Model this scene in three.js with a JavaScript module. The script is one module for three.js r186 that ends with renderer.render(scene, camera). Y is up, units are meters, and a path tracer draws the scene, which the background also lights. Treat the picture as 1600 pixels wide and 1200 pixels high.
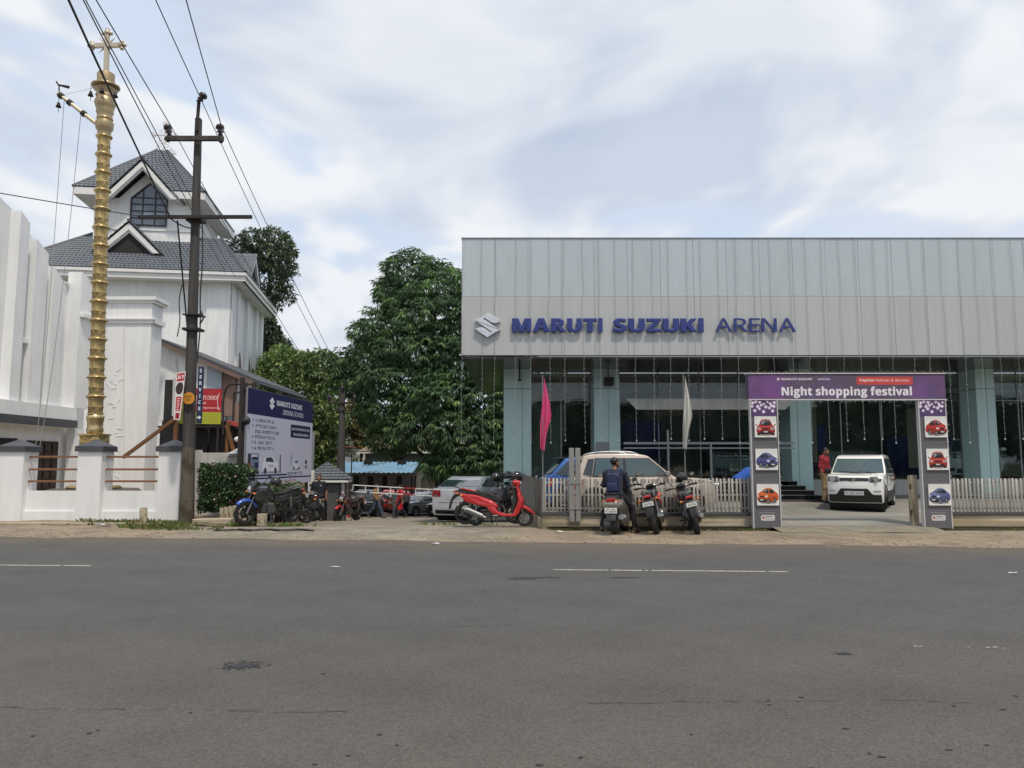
import * as THREE from 'three';
import { RoundedBoxGeometry } from 'three/addons/geometries/RoundedBoxGeometry.js';
import { TextGeometry } from 'three/addons/geometries/TextGeometry.js';
import { FontLoader } from 'three/addons/loaders/FontLoader.js';
import { MarchingCubes } from 'three/addons/objects/MarchingCubes.js';
import { mergeGeometries, toCreasedNormals } from 'three/addons/utils/BufferGeometryUtils.js';

// ---------------------------------------------------------------- camera, sky, sun, exposure
const scene = new THREE.Scene();
const camera = new THREE.PerspectiveCamera(53.13, 4 / 3, 0.1, 6000);
camera.position.set(0, 1.6, 0);
camera.rotation.set(THREE.MathUtils.degToRad(5.852), 0, 0);
const renderer = new THREE.WebGLRenderer({ antialias: true });
renderer.setSize(1024, 768);
renderer.toneMapping = THREE.LinearToneMapping;
renderer.toneMappingExposure = 1.0;
renderer.shadowMap.enabled = true;

const { lerp, clamp, smoothstep } = THREE.MathUtils;
function rng(seed) { let s = seed >>> 0; return () => { s = (s + 0x6d2b79f5) | 0; let t = Math.imul(s ^ (s >>> 15), 1 | s); t = (t + Math.imul(t ^ (t >>> 7), 61 | t)) ^ t; return ((t ^ (t >>> 14)) >>> 0) / 4294967296; }; }
const V = (x, y, z) => new THREE.Vector3(x, y, z);
// smooth value noise in space
const hash3 = (x, y, z) => { let h = Math.imul(x, 374761393) ^ Math.imul(y, 668265263) ^ Math.imul(z, 2147483647 - 1274126177); h = Math.imul(h ^ (h >>> 13), 1274126177); return ((h ^ (h >>> 16)) >>> 0) / 4294967296; };
function vnoise(x, y, z) {
  const ix = Math.floor(x), iy = Math.floor(y), iz = Math.floor(z); let fx = x - ix, fy = y - iy, fz = z - iz;
  fx = fx * fx * (3 - 2 * fx); fy = fy * fy * (3 - 2 * fy); fz = fz * fz * (3 - 2 * fz);
  const L = (a, b, t) => a + (b - a) * t;
  return L(L(L(hash3(ix, iy, iz), hash3(ix + 1, iy, iz), fx), L(hash3(ix, iy + 1, iz), hash3(ix + 1, iy + 1, iz), fx), fy), L(L(hash3(ix, iy, iz + 1), hash3(ix + 1, iy, iz + 1), fx), L(hash3(ix, iy + 1, iz + 1), hash3(ix + 1, iy + 1, iz + 1), fx), fy), fz);
}
function fbm(x, y, z, oct) { let s = 0, a = 0.5, n = 0; for (let i = 0; i < oct; i++) { s += a * vnoise(x, y, z); n += a; a *= 0.52; x = x * 2.03 + 17.1; y = y * 2.03 + 3.7; z = z * 2.03 + 9.2; } return s / n; }

// an even, bright tropical sky: thin blue, veils and heaped cloud all the way round
const SUN = V(0.2, 0.9, 0.41).normalize();
{
  const Wd = 2048, Hd = 1024, data = new Float32Array(Wd * Hd * 4);
  for (let j = 0; j < Hd; j++) {
    const la = ((j + 0.5) / Hd - 0.5) * Math.PI, y = Math.sin(la), cl = Math.cos(la);
    for (let i = 0; i < Wd; i++) {
      const lo = ((i + 0.5) / Wd - 0.5) * 2 * Math.PI, x = cl * Math.cos(lo), z = cl * Math.sin(lo);
      const o = (j * Wd + i) * 4;
      let r, g, b;
      if (y <= 0) { r = 0.3; g = 0.29; b = 0.27; } else {
        const up = Math.pow(y, 0.6);
        r = lerp(0.62, 0.44, up); g = lerp(0.74, 0.63, up); b = lerp(0.9, 0.88, up);   // thin blue, pale near the horizon
        const k = 1 / (y + 0.24), px = x * k * 1.1 + 3.3, pz = z * k * 1.1 + 7.9, py = y * 1.4;
        const wx = fbm(px * 0.8 + 5, py, pz * 0.8, 3) - 0.5, wz = fbm(px * 0.8, py + 9, pz * 0.8 + 4, 3) - 0.5;
        const d = fbm(px * 1.2 + wx * 1.5, py * 1.7, pz * 1.2 + wz * 1.5, 7);
        const bil = (q) => { const e = [[3.1, 0.5], [6.6, 0.3], [13.7, 0.2]]; let s = 0; for (const [f, a] of e) s += a * Math.abs(2 * vnoise(px * f + q + wx * 3, py * f * 1.5, pz * f + wz * 3) - 1); return 0.5 - s; };
        const puff = bil(0) * 0.16, dd = d + puff;
        const d2 = fbm(px * 1.2 + wx * 1.5 + SUN.x * 0.2, py * 1.7 + 0.2, pz * 1.2 + wz * 1.5 + SUN.z * 0.2, 5);
        const veil = smoothstep(fbm(px * 0.5 + 2, py, pz * 0.5 + 31, 4), 0.34, 0.66);
        const cov = smoothstep(dd, 0.43, 0.52), lit = clamp(0.64 + (d - d2) * 8 + puff * 3.2, 0, 1), deep = smoothstep(dd, 0.56, 0.78);
        const cr = lerp(0.6, 0.91, lit) - deep * 0.12, cg = lerp(0.67, 0.925, lit) - deep * 0.1, cb = lerp(0.79, 0.955, lit) - deep * 0.075;
        const a = clamp(0.16 + veil * 0.55, 0, 0.75); r = lerp(r, 0.76, a); g = lerp(g, 0.81, a); b = lerp(b, 0.91, a);
        r = lerp(r, cr, cov * 0.92); g = lerp(g, cg, cov * 0.92); b = lerp(b, cb, cov * 0.92);
        const hz = Math.pow(1 - y, 7) * 0.5; r = lerp(r, 0.62, hz); g = lerp(g, 0.7, hz); b = lerp(b, 0.83, hz);
      }
      data[o] = r; data[o + 1] = g; data[o + 2] = b; data[o + 3] = 1;
    }
  }
  const t = new THREE.DataTexture(data, Wd, Hd, THREE.RGBAFormat, THREE.FloatType);
  t.mapping = THREE.EquirectangularReflectionMapping; t.magFilter = THREE.LinearFilter; t.minFilter = THREE.LinearFilter; t.needsUpdate = true;
  scene.background = t; scene.environment = t;
}
const sun = new THREE.DirectionalLight(0xfff3e2, 2.75);
sun.position.copy(SUN).multiplyScalar(120).add(V(0, 0, -25)); sun.target.position.set(0, 0, -25);
sun.castShadow = true; sun.shadow.radius = 8; sun.shadow.mapSize.set(4096, 4096);
Object.assign(sun.shadow.camera, { left: -60, right: 60, top: 60, bottom: -60, near: 1, far: 300 });
scene.add(sun, sun.target);

// ---------------------------------------------------------------- helpers
const used = new Map(), base = new WeakMap();
function numbered(n) { const k = used.get(n) || 0; used.set(n, k + 1); return k ? n + '_' + String(k).padStart(3, '0') : n; }
// a thing: a Group at its base; its parts are given in its own axes, or in the place's axes when world is true
function thing(name, label, category, [x, y, z] = [0, 0, 0], turn = 0, group, world) {
  const o = new THREE.Group(); o.name = numbered(name); o.position.set(x, y, z); o.rotation.y = turn;
  o.userData = { label, category }; if (group) o.userData.group = group;
  if (world) base.set(o, [x, y, z]);
  scene.add(o); return o;
}
function part(parent, name, geo, mat, label) {
  const m = new THREE.Mesh(geo, mat); m.name = name; m.castShadow = m.receiveShadow = true;
  const b = base.get(parent); if (b) { geo.translate(-b[0], -b[1], -b[2]); base.set(m, b); }
  if (label) m.userData.label = label;
  parent.add(m); return m;
}
function single(name, label, category, geo, mat, group) {   // a thing that is one mesh, given in the place's axes
  const m = new THREE.Mesh(geo, mat); m.name = numbered(name); m.castShadow = m.receiveShadow = true; m.userData = { label, category }; if (group) m.userData.group = group;
  geo.computeBoundingBox(); const c = geo.boundingBox.getCenter(V(0, 0, 0)); c.y = geo.boundingBox.min.y; geo.translate(-c.x, -c.y, -c.z); m.position.copy(c);
  scene.add(m); return m;
}
function struct(name, geo, mat) { const m = new THREE.Mesh(geo, mat); m.name = numbered(name); m.receiveShadow = m.castShadow = true; m.userData = { kind: 'structure' }; scene.add(m); return m; }
function stuff(m) { m.userData.kind = 'stuff'; return m; }
function copy(o, label, [x, y, z], turn) {
  const c = o.clone(); c.name = numbered(o.name.replace(/_\d{3}$/, '')); c.userData = { ...o.userData, label: label || o.userData.label }; c.position.set(x, y, z); if (turn !== undefined) c.rotation.y = turn; scene.add(c); return c;
}
function norm(g) {
  if (g.index) g = g.toNonIndexed();
  for (const k of Object.keys(g.attributes)) if (!['position', 'normal', 'uv'].includes(k)) g.deleteAttribute(k);
  if (!g.attributes.normal) g.computeVertexNormals();
  if (!g.attributes.uv) g.setAttribute('uv', new THREE.BufferAttribute(new Float32Array(g.attributes.position.count * 2), 2));
  g.morphAttributes = {}; g.groups = [];
  return g;
}
const mg = (...l) => mergeGeometries(l.flat(3).map(norm));
// uv in metres from the face's main direction
function uvm(g) {
  g = norm(g); const p = g.attributes.position, u = g.attributes.uv, a = V(0, 0, 0), b = V(0, 0, 0), c = V(0, 0, 0);
  for (let i = 0; i < p.count; i += 3) {
    a.fromBufferAttribute(p, i); b.fromBufferAttribute(p, i + 1); c.fromBufferAttribute(p, i + 2);
    const n = b.clone().sub(a).cross(c.clone().sub(a)), ax = Math.abs(n.x), ay = Math.abs(n.y), az = Math.abs(n.z);
    [a, b, c].forEach((v, k) => { if (ay >= ax && ay >= az) u.setXY(i + k, v.x, v.z); else if (ax >= az) u.setXY(i + k, v.z, v.y); else u.setXY(i + k, v.x, v.y); });
  }
  return g;
}
const bx = (w, h, d, x = 0, y = 0, z = 0) => uvm(new THREE.BoxGeometry(w, h, d).translate(x, y, z));
const bb = (x0, x1, y0, y1, z0, z1) => bx(Math.abs(x1 - x0), Math.abs(y1 - y0), Math.abs(z1 - z0), (x0 + x1) / 2, (y0 + y1) / 2, (z0 + z1) / 2);
const rb = (w, h, d, r, x = 0, y = 0, z = 0) => norm(new RoundedBoxGeometry(w, h, d, 2, r).translate(x, y, z));
function orient(g, p0, p1) { const d = p1.clone().sub(p0), q = new THREE.Quaternion().setFromUnitVectors(V(0, 1, 0), d.clone().normalize()); return g.applyQuaternion(q).translate((p0.x + p1.x) / 2, (p0.y + p1.y) / 2, (p0.z + p1.z) / 2); }
const P3 = (a) => a.isVector3 ? a : V(...a);
const cyl = (p0, p1, r0, r1 = r0, n = 10) => { p0 = P3(p0); p1 = P3(p1); return norm(orient(new THREE.CylinderGeometry(r1, r0, p0.distanceTo(p1), n), p0, p1)); };
const bar = (p0, p1, w, h) => { p0 = P3(p0); p1 = P3(p1); return norm(orient(new THREE.BoxGeometry(w, p0.distanceTo(p1), h), p0, p1)); };
const tube = (pts, r, n = 16, k = 6) => norm(new THREE.TubeGeometry(new THREE.CatmullRomCurve3(pts.map(P3)), n, r, k));
const lathe = (pts, n = 20) => norm(new THREE.LatheGeometry(pts.map(([x, y]) => new THREE.Vector2(x, y)), n));
const sph = (r, x = 0, y = 0, z = 0, n = 12, sx = 1, sy = 1, sz = 1) => norm(new THREE.SphereGeometry(r, n, Math.max(6, n * 0.7 | 0)).scale(sx, sy, sz).translate(x, y, z));
const shp = (pts) => new THREE.Shape(pts.map(([x, y]) => new THREE.Vector2(x, y)));
function ext(shape, depth, bevel = 0, steps = 1, seg = 8) {   // along z, centred
  const s = Array.isArray(shape) ? shp(shape) : shape;
  const g = new THREE.ExtrudeGeometry(s, { depth: depth - 2 * bevel, bevelEnabled: bevel > 0, bevelSize: bevel, bevelThickness: bevel, bevelOffset: -bevel, bevelSegments: 2, steps, curveSegments: seg });
  return norm(g.translate(0, 0, -(depth - 2 * bevel) / 2));
}
const quad = (a, b, c, d, uv = [0, 0, 1, 0, 1, 1, 0, 1]) => { const g = new THREE.BufferGeometry(); g.setAttribute('position', new THREE.Float32BufferAttribute([a, b, c, a, c, d].flatMap((v) => [...P3(v)]), 3)); const i = [0, 1, 2, 0, 2, 3]; g.setAttribute('uv', new THREE.Float32BufferAttribute(i.flatMap((k) => [uv[2 * k], uv[2 * k + 1]]), 2)); g.computeVertexNormals(); return g; };
const rotY = (g, a) => g.rotateY(a), mv = (g, x, y, z) => g.translate(x, y, z);
const smoothed = (g, a = 0.7) => toCreasedNormals(norm(g), a);

// ---------------------------------------------------------------- textures
const sr = (c) => Math.round(255 * (c <= 0.0031308 ? c * 12.92 : 1.055 * Math.pow(Math.max(0, c), 1 / 2.4) - 0.055));
function tileNoise(N, f, oct, seed, gain = 0.55, fy = f) {
  const out = new Float32Array(N * N); let amp = 1, tot = 0; const r = rng(seed);
  for (let o = 0; o < oct; o++) {
    const w = f << o, h = fy << o, L = new Float32Array(w * h).map(() => r());
    for (let y = 0; y < N; y++) { const v = y / N * h, y0 = Math.floor(v), ty = v - y0, sy = ty * ty * (3 - 2 * ty), a = (y0 % h) * w, b = ((y0 + 1) % h) * w; for (let x = 0; x < N; x++) { const u = x / N * w, x0 = Math.floor(u), tx = u - x0, sx = tx * tx * (3 - 2 * tx), x1 = (x0 + 1) % w; out[y * N + x] += amp * lerp(lerp(L[a + x0 % w], L[a + x1], sx), lerp(L[b + x0 % w], L[b + x1], sx), sy); } }
    tot += amp; amp *= gain;
  }
  for (let i = 0; i < out.length; i++) out[i] /= tot;
  return out;
}
function dtex(N, fn, srgb = true) {
  const d = new Uint8Array(N * N * 4);
  for (let i = 0; i < N * N; i++) { const c = fn(i); const [r, g, b] = typeof c === 'number' ? [c, c, c] : c; d[i * 4] = srgb ? sr(clamp(r, 0, 1)) : clamp(r, 0, 1) * 255; d[i * 4 + 1] = srgb ? sr(clamp(g, 0, 1)) : clamp(g, 0, 1) * 255; d[i * 4 + 2] = srgb ? sr(clamp(b, 0, 1)) : clamp(b, 0, 1) * 255; d[i * 4 + 3] = 255; }
  const t = new THREE.DataTexture(d, N, N); t.wrapS = t.wrapT = THREE.RepeatWrapping; t.magFilter = THREE.LinearFilter; t.minFilter = THREE.LinearMipmapLinearFilter; t.colorSpace = srgb ? THREE.SRGBColorSpace : THREE.NoColorSpace; t.needsUpdate = true; return t;
}
const rep = (t, mx, my = mx) => { const c = t.clone(); c.repeat.set(1 / mx, 1 / my); c.needsUpdate = true; return c; };
const NA = tileNoise(512, 4, 6, 11), NB = tileNoise(512, 16, 5, 12, 0.7), NS = tileNoise(512, 24, 4, 13, 0.6, 2), NF = tileNoise(512, 128, 2, 14, 0.8);
const rr = rng(5), RN = new Float32Array(512 * 512).map(() => rr());
const tAsph = dtex(512, (i) => { const s = 0.62 + (NF[i] - 0.5) * 0.5 + (NA[i] - 0.5) * 0.25 + (RN[i] > 0.975 ? 0.28 : RN[i] < 0.03 ? -0.2 : 0); return [s, s * 0.99, s * 0.97]; });
const tAsphB = dtex(512, (i) => NF[i] * 0.7 + RN[i] * 0.3, false);
const tSoil = dtex(512, (i) => { const s = 0.66 + (NB[i] - 0.5) * 0.5 + (NA[i] - 0.5) * 0.5 + (NF[i] - 0.5) * 0.25 + (RN[i] > 0.985 ? 0.2 : 0); return [s, s * 0.985, s * 0.95]; });
const tSoilB = dtex(512, (i) => NB[i] * 0.6 + NF[i] * 0.4, false);
const tWall = dtex(512, (i) => { const s = 0.9 + (NS[i] - 0.5) * 0.2 + (NA[i] - 0.5) * 0.14 - smoothstep(NS[i], 0.62, 0.8) * 0.1; return [s, s * 0.997, s * 0.988]; });
const tWallB = dtex(512, (i) => NA[i] * 0.5 + NF[i] * 0.5, false);
const tGrime = dtex(512, (i) => { const s = 0.8 + (NA[i] - 0.5) * 0.55 + (NS[i] - 0.5) * 0.3 + (NF[i] - 0.5) * 0.1; return [s, s * 0.98, s * 0.94]; });
const tStain = dtex(512, (i) => { const k = smoothstep(NA[i], 0.5, 0.68), m = smoothstep(NS[i], 0.55, 0.75) * 0.5, s = 0.92 - k * 0.42 - m * 0.3 + (NF[i] - 0.5) * 0.12; return [s, s * (0.96 - k * 0.08), s * (0.88 - k * 0.2)]; });
const tFine = dtex(512, (i) => 0.9 + (NF[i] - 0.5) * 0.12 + (NA[i] - 0.5) * 0.14);
const tPanel = dtex(512, (i) => 0.9 + (NS[i] - 0.5) * 0.1 + (NA[i] - 0.5) * 0.06);
const tBark = dtex(512, (i) => { const s = 0.6 + (NS[i] - 0.5) * 0.7 + (NF[i] - 0.5) * 0.3; return [s, s * 0.94, s * 0.86]; });
const tBrass = dtex(512, (i) => { const s = 0.88 - smoothstep(NA[i], 0.42, 0.62) * 0.5 + (NF[i] - 0.5) * 0.2; return [s, s * 0.96, s * 0.86]; });
const tRel = dtex(512, (i) => smoothstep(NB[i], 0.44, 0.56) * 0.8 + NF[i] * 0.2, false);
function mat(r, g, b, rough = 0.8, o = {}) {
  const phys = o.clearcoat || o.transmission || o.sheen || o.specularIntensity !== undefined;
  const m = new (phys ? THREE.MeshPhysicalMaterial : THREE.MeshStandardMaterial)({ roughness: rough, ...o }); m.color.setRGB(r, g, b); return m;
}
function canvasTex(w, h, draw) { const c = document.createElement('canvas'); c.width = w; c.height = h; const x = c.getContext('2d'); draw(x, w, h); const t = new THREE.CanvasTexture(c); t.colorSpace = THREE.SRGBColorSpace; return t; }
const wallMap = rep(tWall, 5), grimeMap = rep(tGrime, 3), fineMap = rep(tFine, 1.5), wallBump = rep(tWallB, 1.2);
const M = {
  white: mat(0.87, 0.885, 0.89, 0.75, { map: wallMap, bumpMap: wallBump, bumpScale: 0.006 }),
  whiteWall2: mat(0.7, 0.7, 0.69, 0.8, { map: grimeMap, bumpMap: wallBump, bumpScale: 0.006 }),
  trim: mat(0.8, 0.8, 0.79, 0.6, { map: fineMap }),
  capGrey: mat(0.075, 0.082, 0.1, 0.55, { map: grimeMap }),
  railBrown: mat(0.24, 0.11, 0.055, 0.5, { map: fineMap }),
  roofTile: mat(0.155, 0.178, 0.215, 0.5, { map: rep(tGrime, 1.1) }),
  panelUp: mat(0.52, 0.575, 0.6, 0.36, { map: rep(tPanel, 2.2, 4), metalness: 0.25 }),  // upper tier tinted bluer for the sky it reflects
  panelLow: mat(0.51, 0.525, 0.52, 0.42, { map: rep(tPanel, 2.2, 4), metalness: 0.2 }),
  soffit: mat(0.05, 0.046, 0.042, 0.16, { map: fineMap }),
  aqua: mat(0.52, 0.73, 0.73, 0.22, { map: rep(tPanel, 1.5, 4) }),
  darkMetal: mat(0.03, 0.033, 0.036, 0.4, { metalness: 0.4 }),
  alu: mat(0.34, 0.36, 0.37, 0.38, { metalness: 0.6, map: fineMap }),
  interior: mat(0.4, 0.41, 0.41, 0.6), interiorWall: mat(0.34, 0.4, 0.4, 0.7, { map: grimeMap }), interiorFloor: mat(0.5, 0.5, 0.48, 0.2),
  glass: mat(0.86, 0.93, 0.91, 0.02, { transmission: 1, thickness: 0, ior: 1.5 }),
  plinth: mat(0.62, 0.63, 0.62, 0.5, { map: grimeMap }),
  blackStone: mat(0.012, 0.012, 0.014, 0.12),
  concreteCream: mat(0.72, 0.67, 0.53, 0.9, { map: rep(tStain, 4, 2.2), bumpMap: rep(tWallB, 0.8), bumpScale: 0.012 }),
  concrete: mat(0.52, 0.475, 0.385, 0.9, { map: rep(tStain, 2.6, 1.6), bumpMap: rep(tWallB, 0.8), bumpScale: 0.012 }),
  slab: mat(0.31, 0.305, 0.28, 0.75, { map: rep(tGrime, 5), bumpMap: rep(tWallB, 0.9), bumpScale: 0.004 }),
  fenceGrey: mat(0.5, 0.49, 0.455, 0.55, { map: rep(tGrime, 0.8), metalness: 0.15 }),
  fenceRail: mat(0.085, 0.09, 0.09, 0.5, { map: fineMap, metalness: 0.3 }),
  sheet: mat(0.3, 0.3, 0.29, 0.45, { map: rep(tGrime, 1.3), metalness: 0.35 }),
  channel: mat(0.36, 0.37, 0.37, 0.45, { map: rep(tGrime, 1.6), metalness: 0.3 }),
  pole: mat(0.12, 0.12, 0.125, 0.9, { map: rep(tBark, 0.7, 3), bumpMap: rep(tWallB, 0.5), bumpScale: 0.01 }),
  poleLow: mat(0.125, 0.115, 0.1, 0.95, { map: rep(tStain, 0.9, 1.2), bumpMap: rep(tWallB, 0.5), bumpScale: 0.012 }),
  iron: mat(0.045, 0.04, 0.038, 0.7, { metalness: 0.4, map: fineMap }),
  porcelain: mat(0.035, 0.025, 0.03, 0.18),
  wire: mat(0.02, 0.02, 0.022, 0.6),
  brass: mat(0.68, 0.53, 0.27, 0.4, { metalness: 0.85, map: rep(tBrass, 0.9), bumpMap: rep(tRel, 0.5), bumpScale: 0.006 }),
  brassPlain: mat(0.7, 0.54, 0.28, 0.28, { metalness: 0.92, map: fineMap }),
  brassOld: mat(0.5, 0.4, 0.24, 0.42, { metalness: 0.7, map: grimeMap }),
  stone: mat(0.12, 0.1, 0.085, 0.7, { map: grimeMap, bumpMap: rep(tRel, 0.5), bumpScale: 0.01 }),
  wood: mat(0.3, 0.14, 0.055, 0.75, { map: rep(tBark, 0.4, 1.5) }),
  doorWood: mat(0.075, 0.035, 0.02, 0.5, { map: rep(tBark, 0.4, 1.5), bumpMap: rep(tRel, 0.4), bumpScale: 0.02 }),
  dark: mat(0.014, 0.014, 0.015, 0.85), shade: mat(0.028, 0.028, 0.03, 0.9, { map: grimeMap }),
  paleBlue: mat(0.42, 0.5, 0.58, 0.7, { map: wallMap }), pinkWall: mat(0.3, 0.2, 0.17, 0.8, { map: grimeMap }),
  tyre: mat(0.018, 0.018, 0.018, 0.85), black: mat(0.016, 0.016, 0.017, 0.45), blackGloss: mat(0.012, 0.012, 0.013, 0.15, { clearcoat: 0.6 }), rubber: mat(0.022, 0.022, 0.022, 0.8, { map: fineMap }),
  chrome: mat(0.62, 0.62, 0.62, 0.18, { metalness: 0.95 }), alloy: mat(0.42, 0.43, 0.44, 0.35, { metalness: 0.7 }), steel: mat(0.22, 0.22, 0.22, 0.4, { metalness: 0.8 }), engine: mat(0.13, 0.13, 0.13, 0.5, { metalness: 0.6 }),
  carGlass: mat(0.018, 0.024, 0.026, 0.04, { clearcoat: 1, clearcoatRoughness: 0.02 }), carGlassTint: mat(0.04, 0.075, 0.085, 0.05, { clearcoat: 1 }),
  lens: mat(0.5, 0.52, 0.54, 0.1, { clearcoat: 1, metalness: 0.5 }), lensIn: mat(0.12, 0.13, 0.14, 0.12, { metalness: 0.6 }), redLens: mat(0.42, 0.015, 0.018, 0.15, { clearcoat: 1 }), amber: mat(0.6, 0.17, 0.015, 0.2, { clearcoat: 0.8 }),
  bulb: mat(0.4, 0.4, 0.39, 0.15), cable: mat(0.3, 0.31, 0.31, 0.6),
  skin: mat(0.23, 0.115, 0.07, 0.55), hair: mat(0.008, 0.007, 0.007, 0.5),
};
const paint = (r, g, b, o = {}) => mat(r, g, b, 0.35, { clearcoat: 1, clearcoatRoughness: 0.05, ...o });

// ---------------------------------------------------------------- ground, road, forecourt (distances d are metres in front of the camera: z = -d)
const edgeD = (x) => { const c = clamp(x, -14, 12); return 15.75 - 0.1 * c - 0.061 * (x - c) + (fbm(x * 0.7, 3, 1, 4) - 0.5) * 0.7; };
const slabY = (d) => 0.1 + 0.038 * (Math.min(d, 27.6) - 18.3);
function groundY(x, d) {
  const e = 15.75 - 0.1 * clamp(x, -14, 12);
  if (d < e - 0.4) return 0;
  let y = 0.03 * smoothstep(d, e, e + 1.6) + (fbm(x * 0.8, 1, d * 0.8, 3) - 0.5) * 0.05 * smoothstep(d, e, e + 1);
  const lane = -0.06 * (Math.min(d, 50) - 19);
  if (d > 19) { const xl = -8.4 - smoothstep(d, 31, 44) * 9, w = smoothstep(x, xl - 0.7, xl + 0.7) * (1 - smoothstep(x, 0.5, 0.8)); const side = x > 0.7 ? slabY(d) - 0.12 - 0.35 * (x > 0.7 && x < 0.95 ? 0 : 0) : 0.03 * smoothstep(d, 19, 21) - smoothstep(d, 40, 70) * 1.8; y += lerp(side, lane, d > 58 ? 1 : w) ; }
  else if (x > 0.9 && d > 18.2) y = Math.min(y, 0.0);
  return y;
}
function gridGeo(xs, ds, yf, colf, jitter) {
  const nx = xs.length, nd = ds.length, pos = [], uv = [], col = [], idx = [];
  for (let j = 0; j < nd; j++) for (let i = 0; i < nx; i++) { let x = xs[i], d = ds[j]; if (typeof d === 'function') d = d(x); pos.push(x, yf(x, d), -d); uv.push(x, d); col.push(...colf(x, d)); }
  for (let j = 0; j < nd - 1; j++) for (let i = 0; i < nx - 1; i++) { const a = j * nx + i; idx.push(a, a + 1, a + nx, a + 1, a + nx + 1, a + nx); }
  const g = new THREE.BufferGeometry(); g.setAttribute('position', new THREE.Float32BufferAttribute(pos, 3)); g.setAttribute('uv', new THREE.Float32BufferAttribute(uv, 2)); g.setAttribute('color', new THREE.Float32BufferAttribute(col, 3)); g.setIndex(idx); g.computeVertexNormals(); return g;
}
const span = (a, b, s) => { const o = []; for (let x = a; x < b - 1e-6; x += s) o.push(x); o.push(b); return o; };
{
  const xs = [-1500, -600, -250, -120, -70, ...span(-45, -16, 1), ...span(-15.7, 16, 0.3), ...span(17, 45, 1), 70, 120, 250, 600, 1500];
  const ds = [-900, -300, -120, -50, -20, -8, -2, 2, 8, 13, ...span(14, 22, 0.25), ...span(22.6, 60, 0.7), 66, 75, 90, 130, 220, 500, 1500];
  const soil = (x, d) => {
    const n = fbm(x * 0.35, 0, d * 0.6, 4), n2 = fbm(x * 1.4 + 8, 2, d * 1.9, 3);
    let c = [0.45, 0.365, 0.27];                                     // sandy verge
    const lane = smoothstep(x, -8.4, -6.5) * (1 - smoothstep(x, -0.6, 1.2)) * smoothstep(d, 15.6, 17.4);
    const gr = [0.4, 0.365, 0.3]; c = c.map((v, k) => lerp(v, gr[k], clamp(lane * 0.9 + (n - 0.5) * 0.8, 0, 1)));
    const k = 0.78 + n * 0.3 + (n2 - 0.5) * 0.34; c = c.map((v) => v * k);
    const moss = smoothstep(n2, 0.56, 0.72) * smoothstep(d, 17.9, 18.7) * (x > 0.6 && d < 19 ? 1 : 0); c = [lerp(c[0], 0.1, moss), lerp(c[1], 0.14, moss), lerp(c[2], 0.04, moss)];
    if (d > 64 || Math.abs(x) > 46) c = [0.1, 0.12, 0.05];
    return c;
  };
  const gm = mat(1, 1, 1, 0.95, { vertexColors: true, map: rep(tSoil, 2.3), bumpMap: rep(tSoilB, 1.1), bumpScale: 0.03 });
  struct('ground', gridGeo(xs, ds, (x, d) => groundY(x, d) - (d > 3 && d < 14 ? 0.02 : 0), soil), gm);

  const rx = [-400, -200, -100, -60, ...span(-40, 40, 0.25), 60, 100, 200, 400], N = 44, rd = [];
  for (let k = 0; k <= N; k++) rd.push((x) => lerp(2.4 - 0.061 * clamp(x, -30, 30), edgeD(x), k / N));
  const tar = (x, d) => {
    const e = edgeD(x), n = fbm(x * 0.16, 4, d * 0.5, 4), n2 = fbm(x * 0.6 + 3, 5, d * 2.2, 4), n3 = fbm(x * 2.1, 6, d * 2.1, 3);
    let c = [0.148, 0.147, 0.145]; const off = d + 0.061 * x, trk = 0.5 + 0.5 * Math.cos((off - 13.6) / 1.75 * 6.283); const pol = 1 + (trk - 0.5) * 0.075;
    const near = smoothstep(9.6 - d, 0, 6); c = [lerp(c[0], 0.172, near) * pol, lerp(c[1], 0.156, near) * pol, lerp(c[2], 0.138, near) * pol];
    const band = smoothstep(Math.abs(d - (5.55 - 0.05 * x)), 0.0, 0.8); c = c.map((v) => v * lerp(0.93, 1, band));
    const dust = clamp(smoothstep(e - d, 0.05, 1.7 + n2 * 1.0), 0, 1); const dc = [0.26, 0.205, 0.145]; c = c.map((v, k) => lerp(lerp(v, dc[k], 0.8 - n3 * 0.35), v, dust));
    const k = 0.84 + n * 0.22 + (n2 - 0.5) * 0.16 + (n3 - 0.5) * 0.06; c = c.map((v) => v * k);
    return c;
  };
  struct('road', gridGeo(rx, rd, () => 0.008, tar), mat(1, 1, 1, 0.82, { vertexColors: true, map: rep(tAsph, 1.7), bumpMap: rep(tAsphB, 0.9), bumpScale: 0.012 }));

  // worn centre dashes and what is left of the edge line: ragged thin paint
  const R = rng(77), dashes = [];
  const lineD = (x) => 11.72 - 0.061 * x, paintM = mat(0.52, 0.51, 0.47, 0.8, { map: rep(tGrime, 0.6) });
  for (const [x0, x1] of [[-20.1, -16.7], [-9.85, -6.55], [0.62, 4.02], [11.1, 14.5]]) {
    const l = []; for (let x = x0; x < x1; x += 0.045) { if (R() < 0.03) continue; const a = lineD(x) - 0.05 + R() * 0.022, b = lineD(x) + 0.05 - R() * 0.022; if (R() < 0.05) continue; l.push(quad([x, 0.0125, -a], [x + 0.045, 0.0125, -a - (R() - 0.5) * 0.01], [x + 0.045, 0.0125, -b], [x, 0.0125, -b])); }
    struct('road_marking', mg(l), paintM);
  }
  const l = [];
  for (let x = 6; x < 14; x += 0.06) { if (fbm(x * 2.3, 8, 0, 3) < 0.56 || R() < 0.3) continue; const a = 14.72 - 0.061 * x + 0.5, w = 0.02 + R() * 0.05; l.push(quad([x, 0.0125, -a], [x + 0.06, 0.0125, -a], [x + 0.06, 0.0125, -a - w], [x, 0.0125, -a - w])); }
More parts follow.
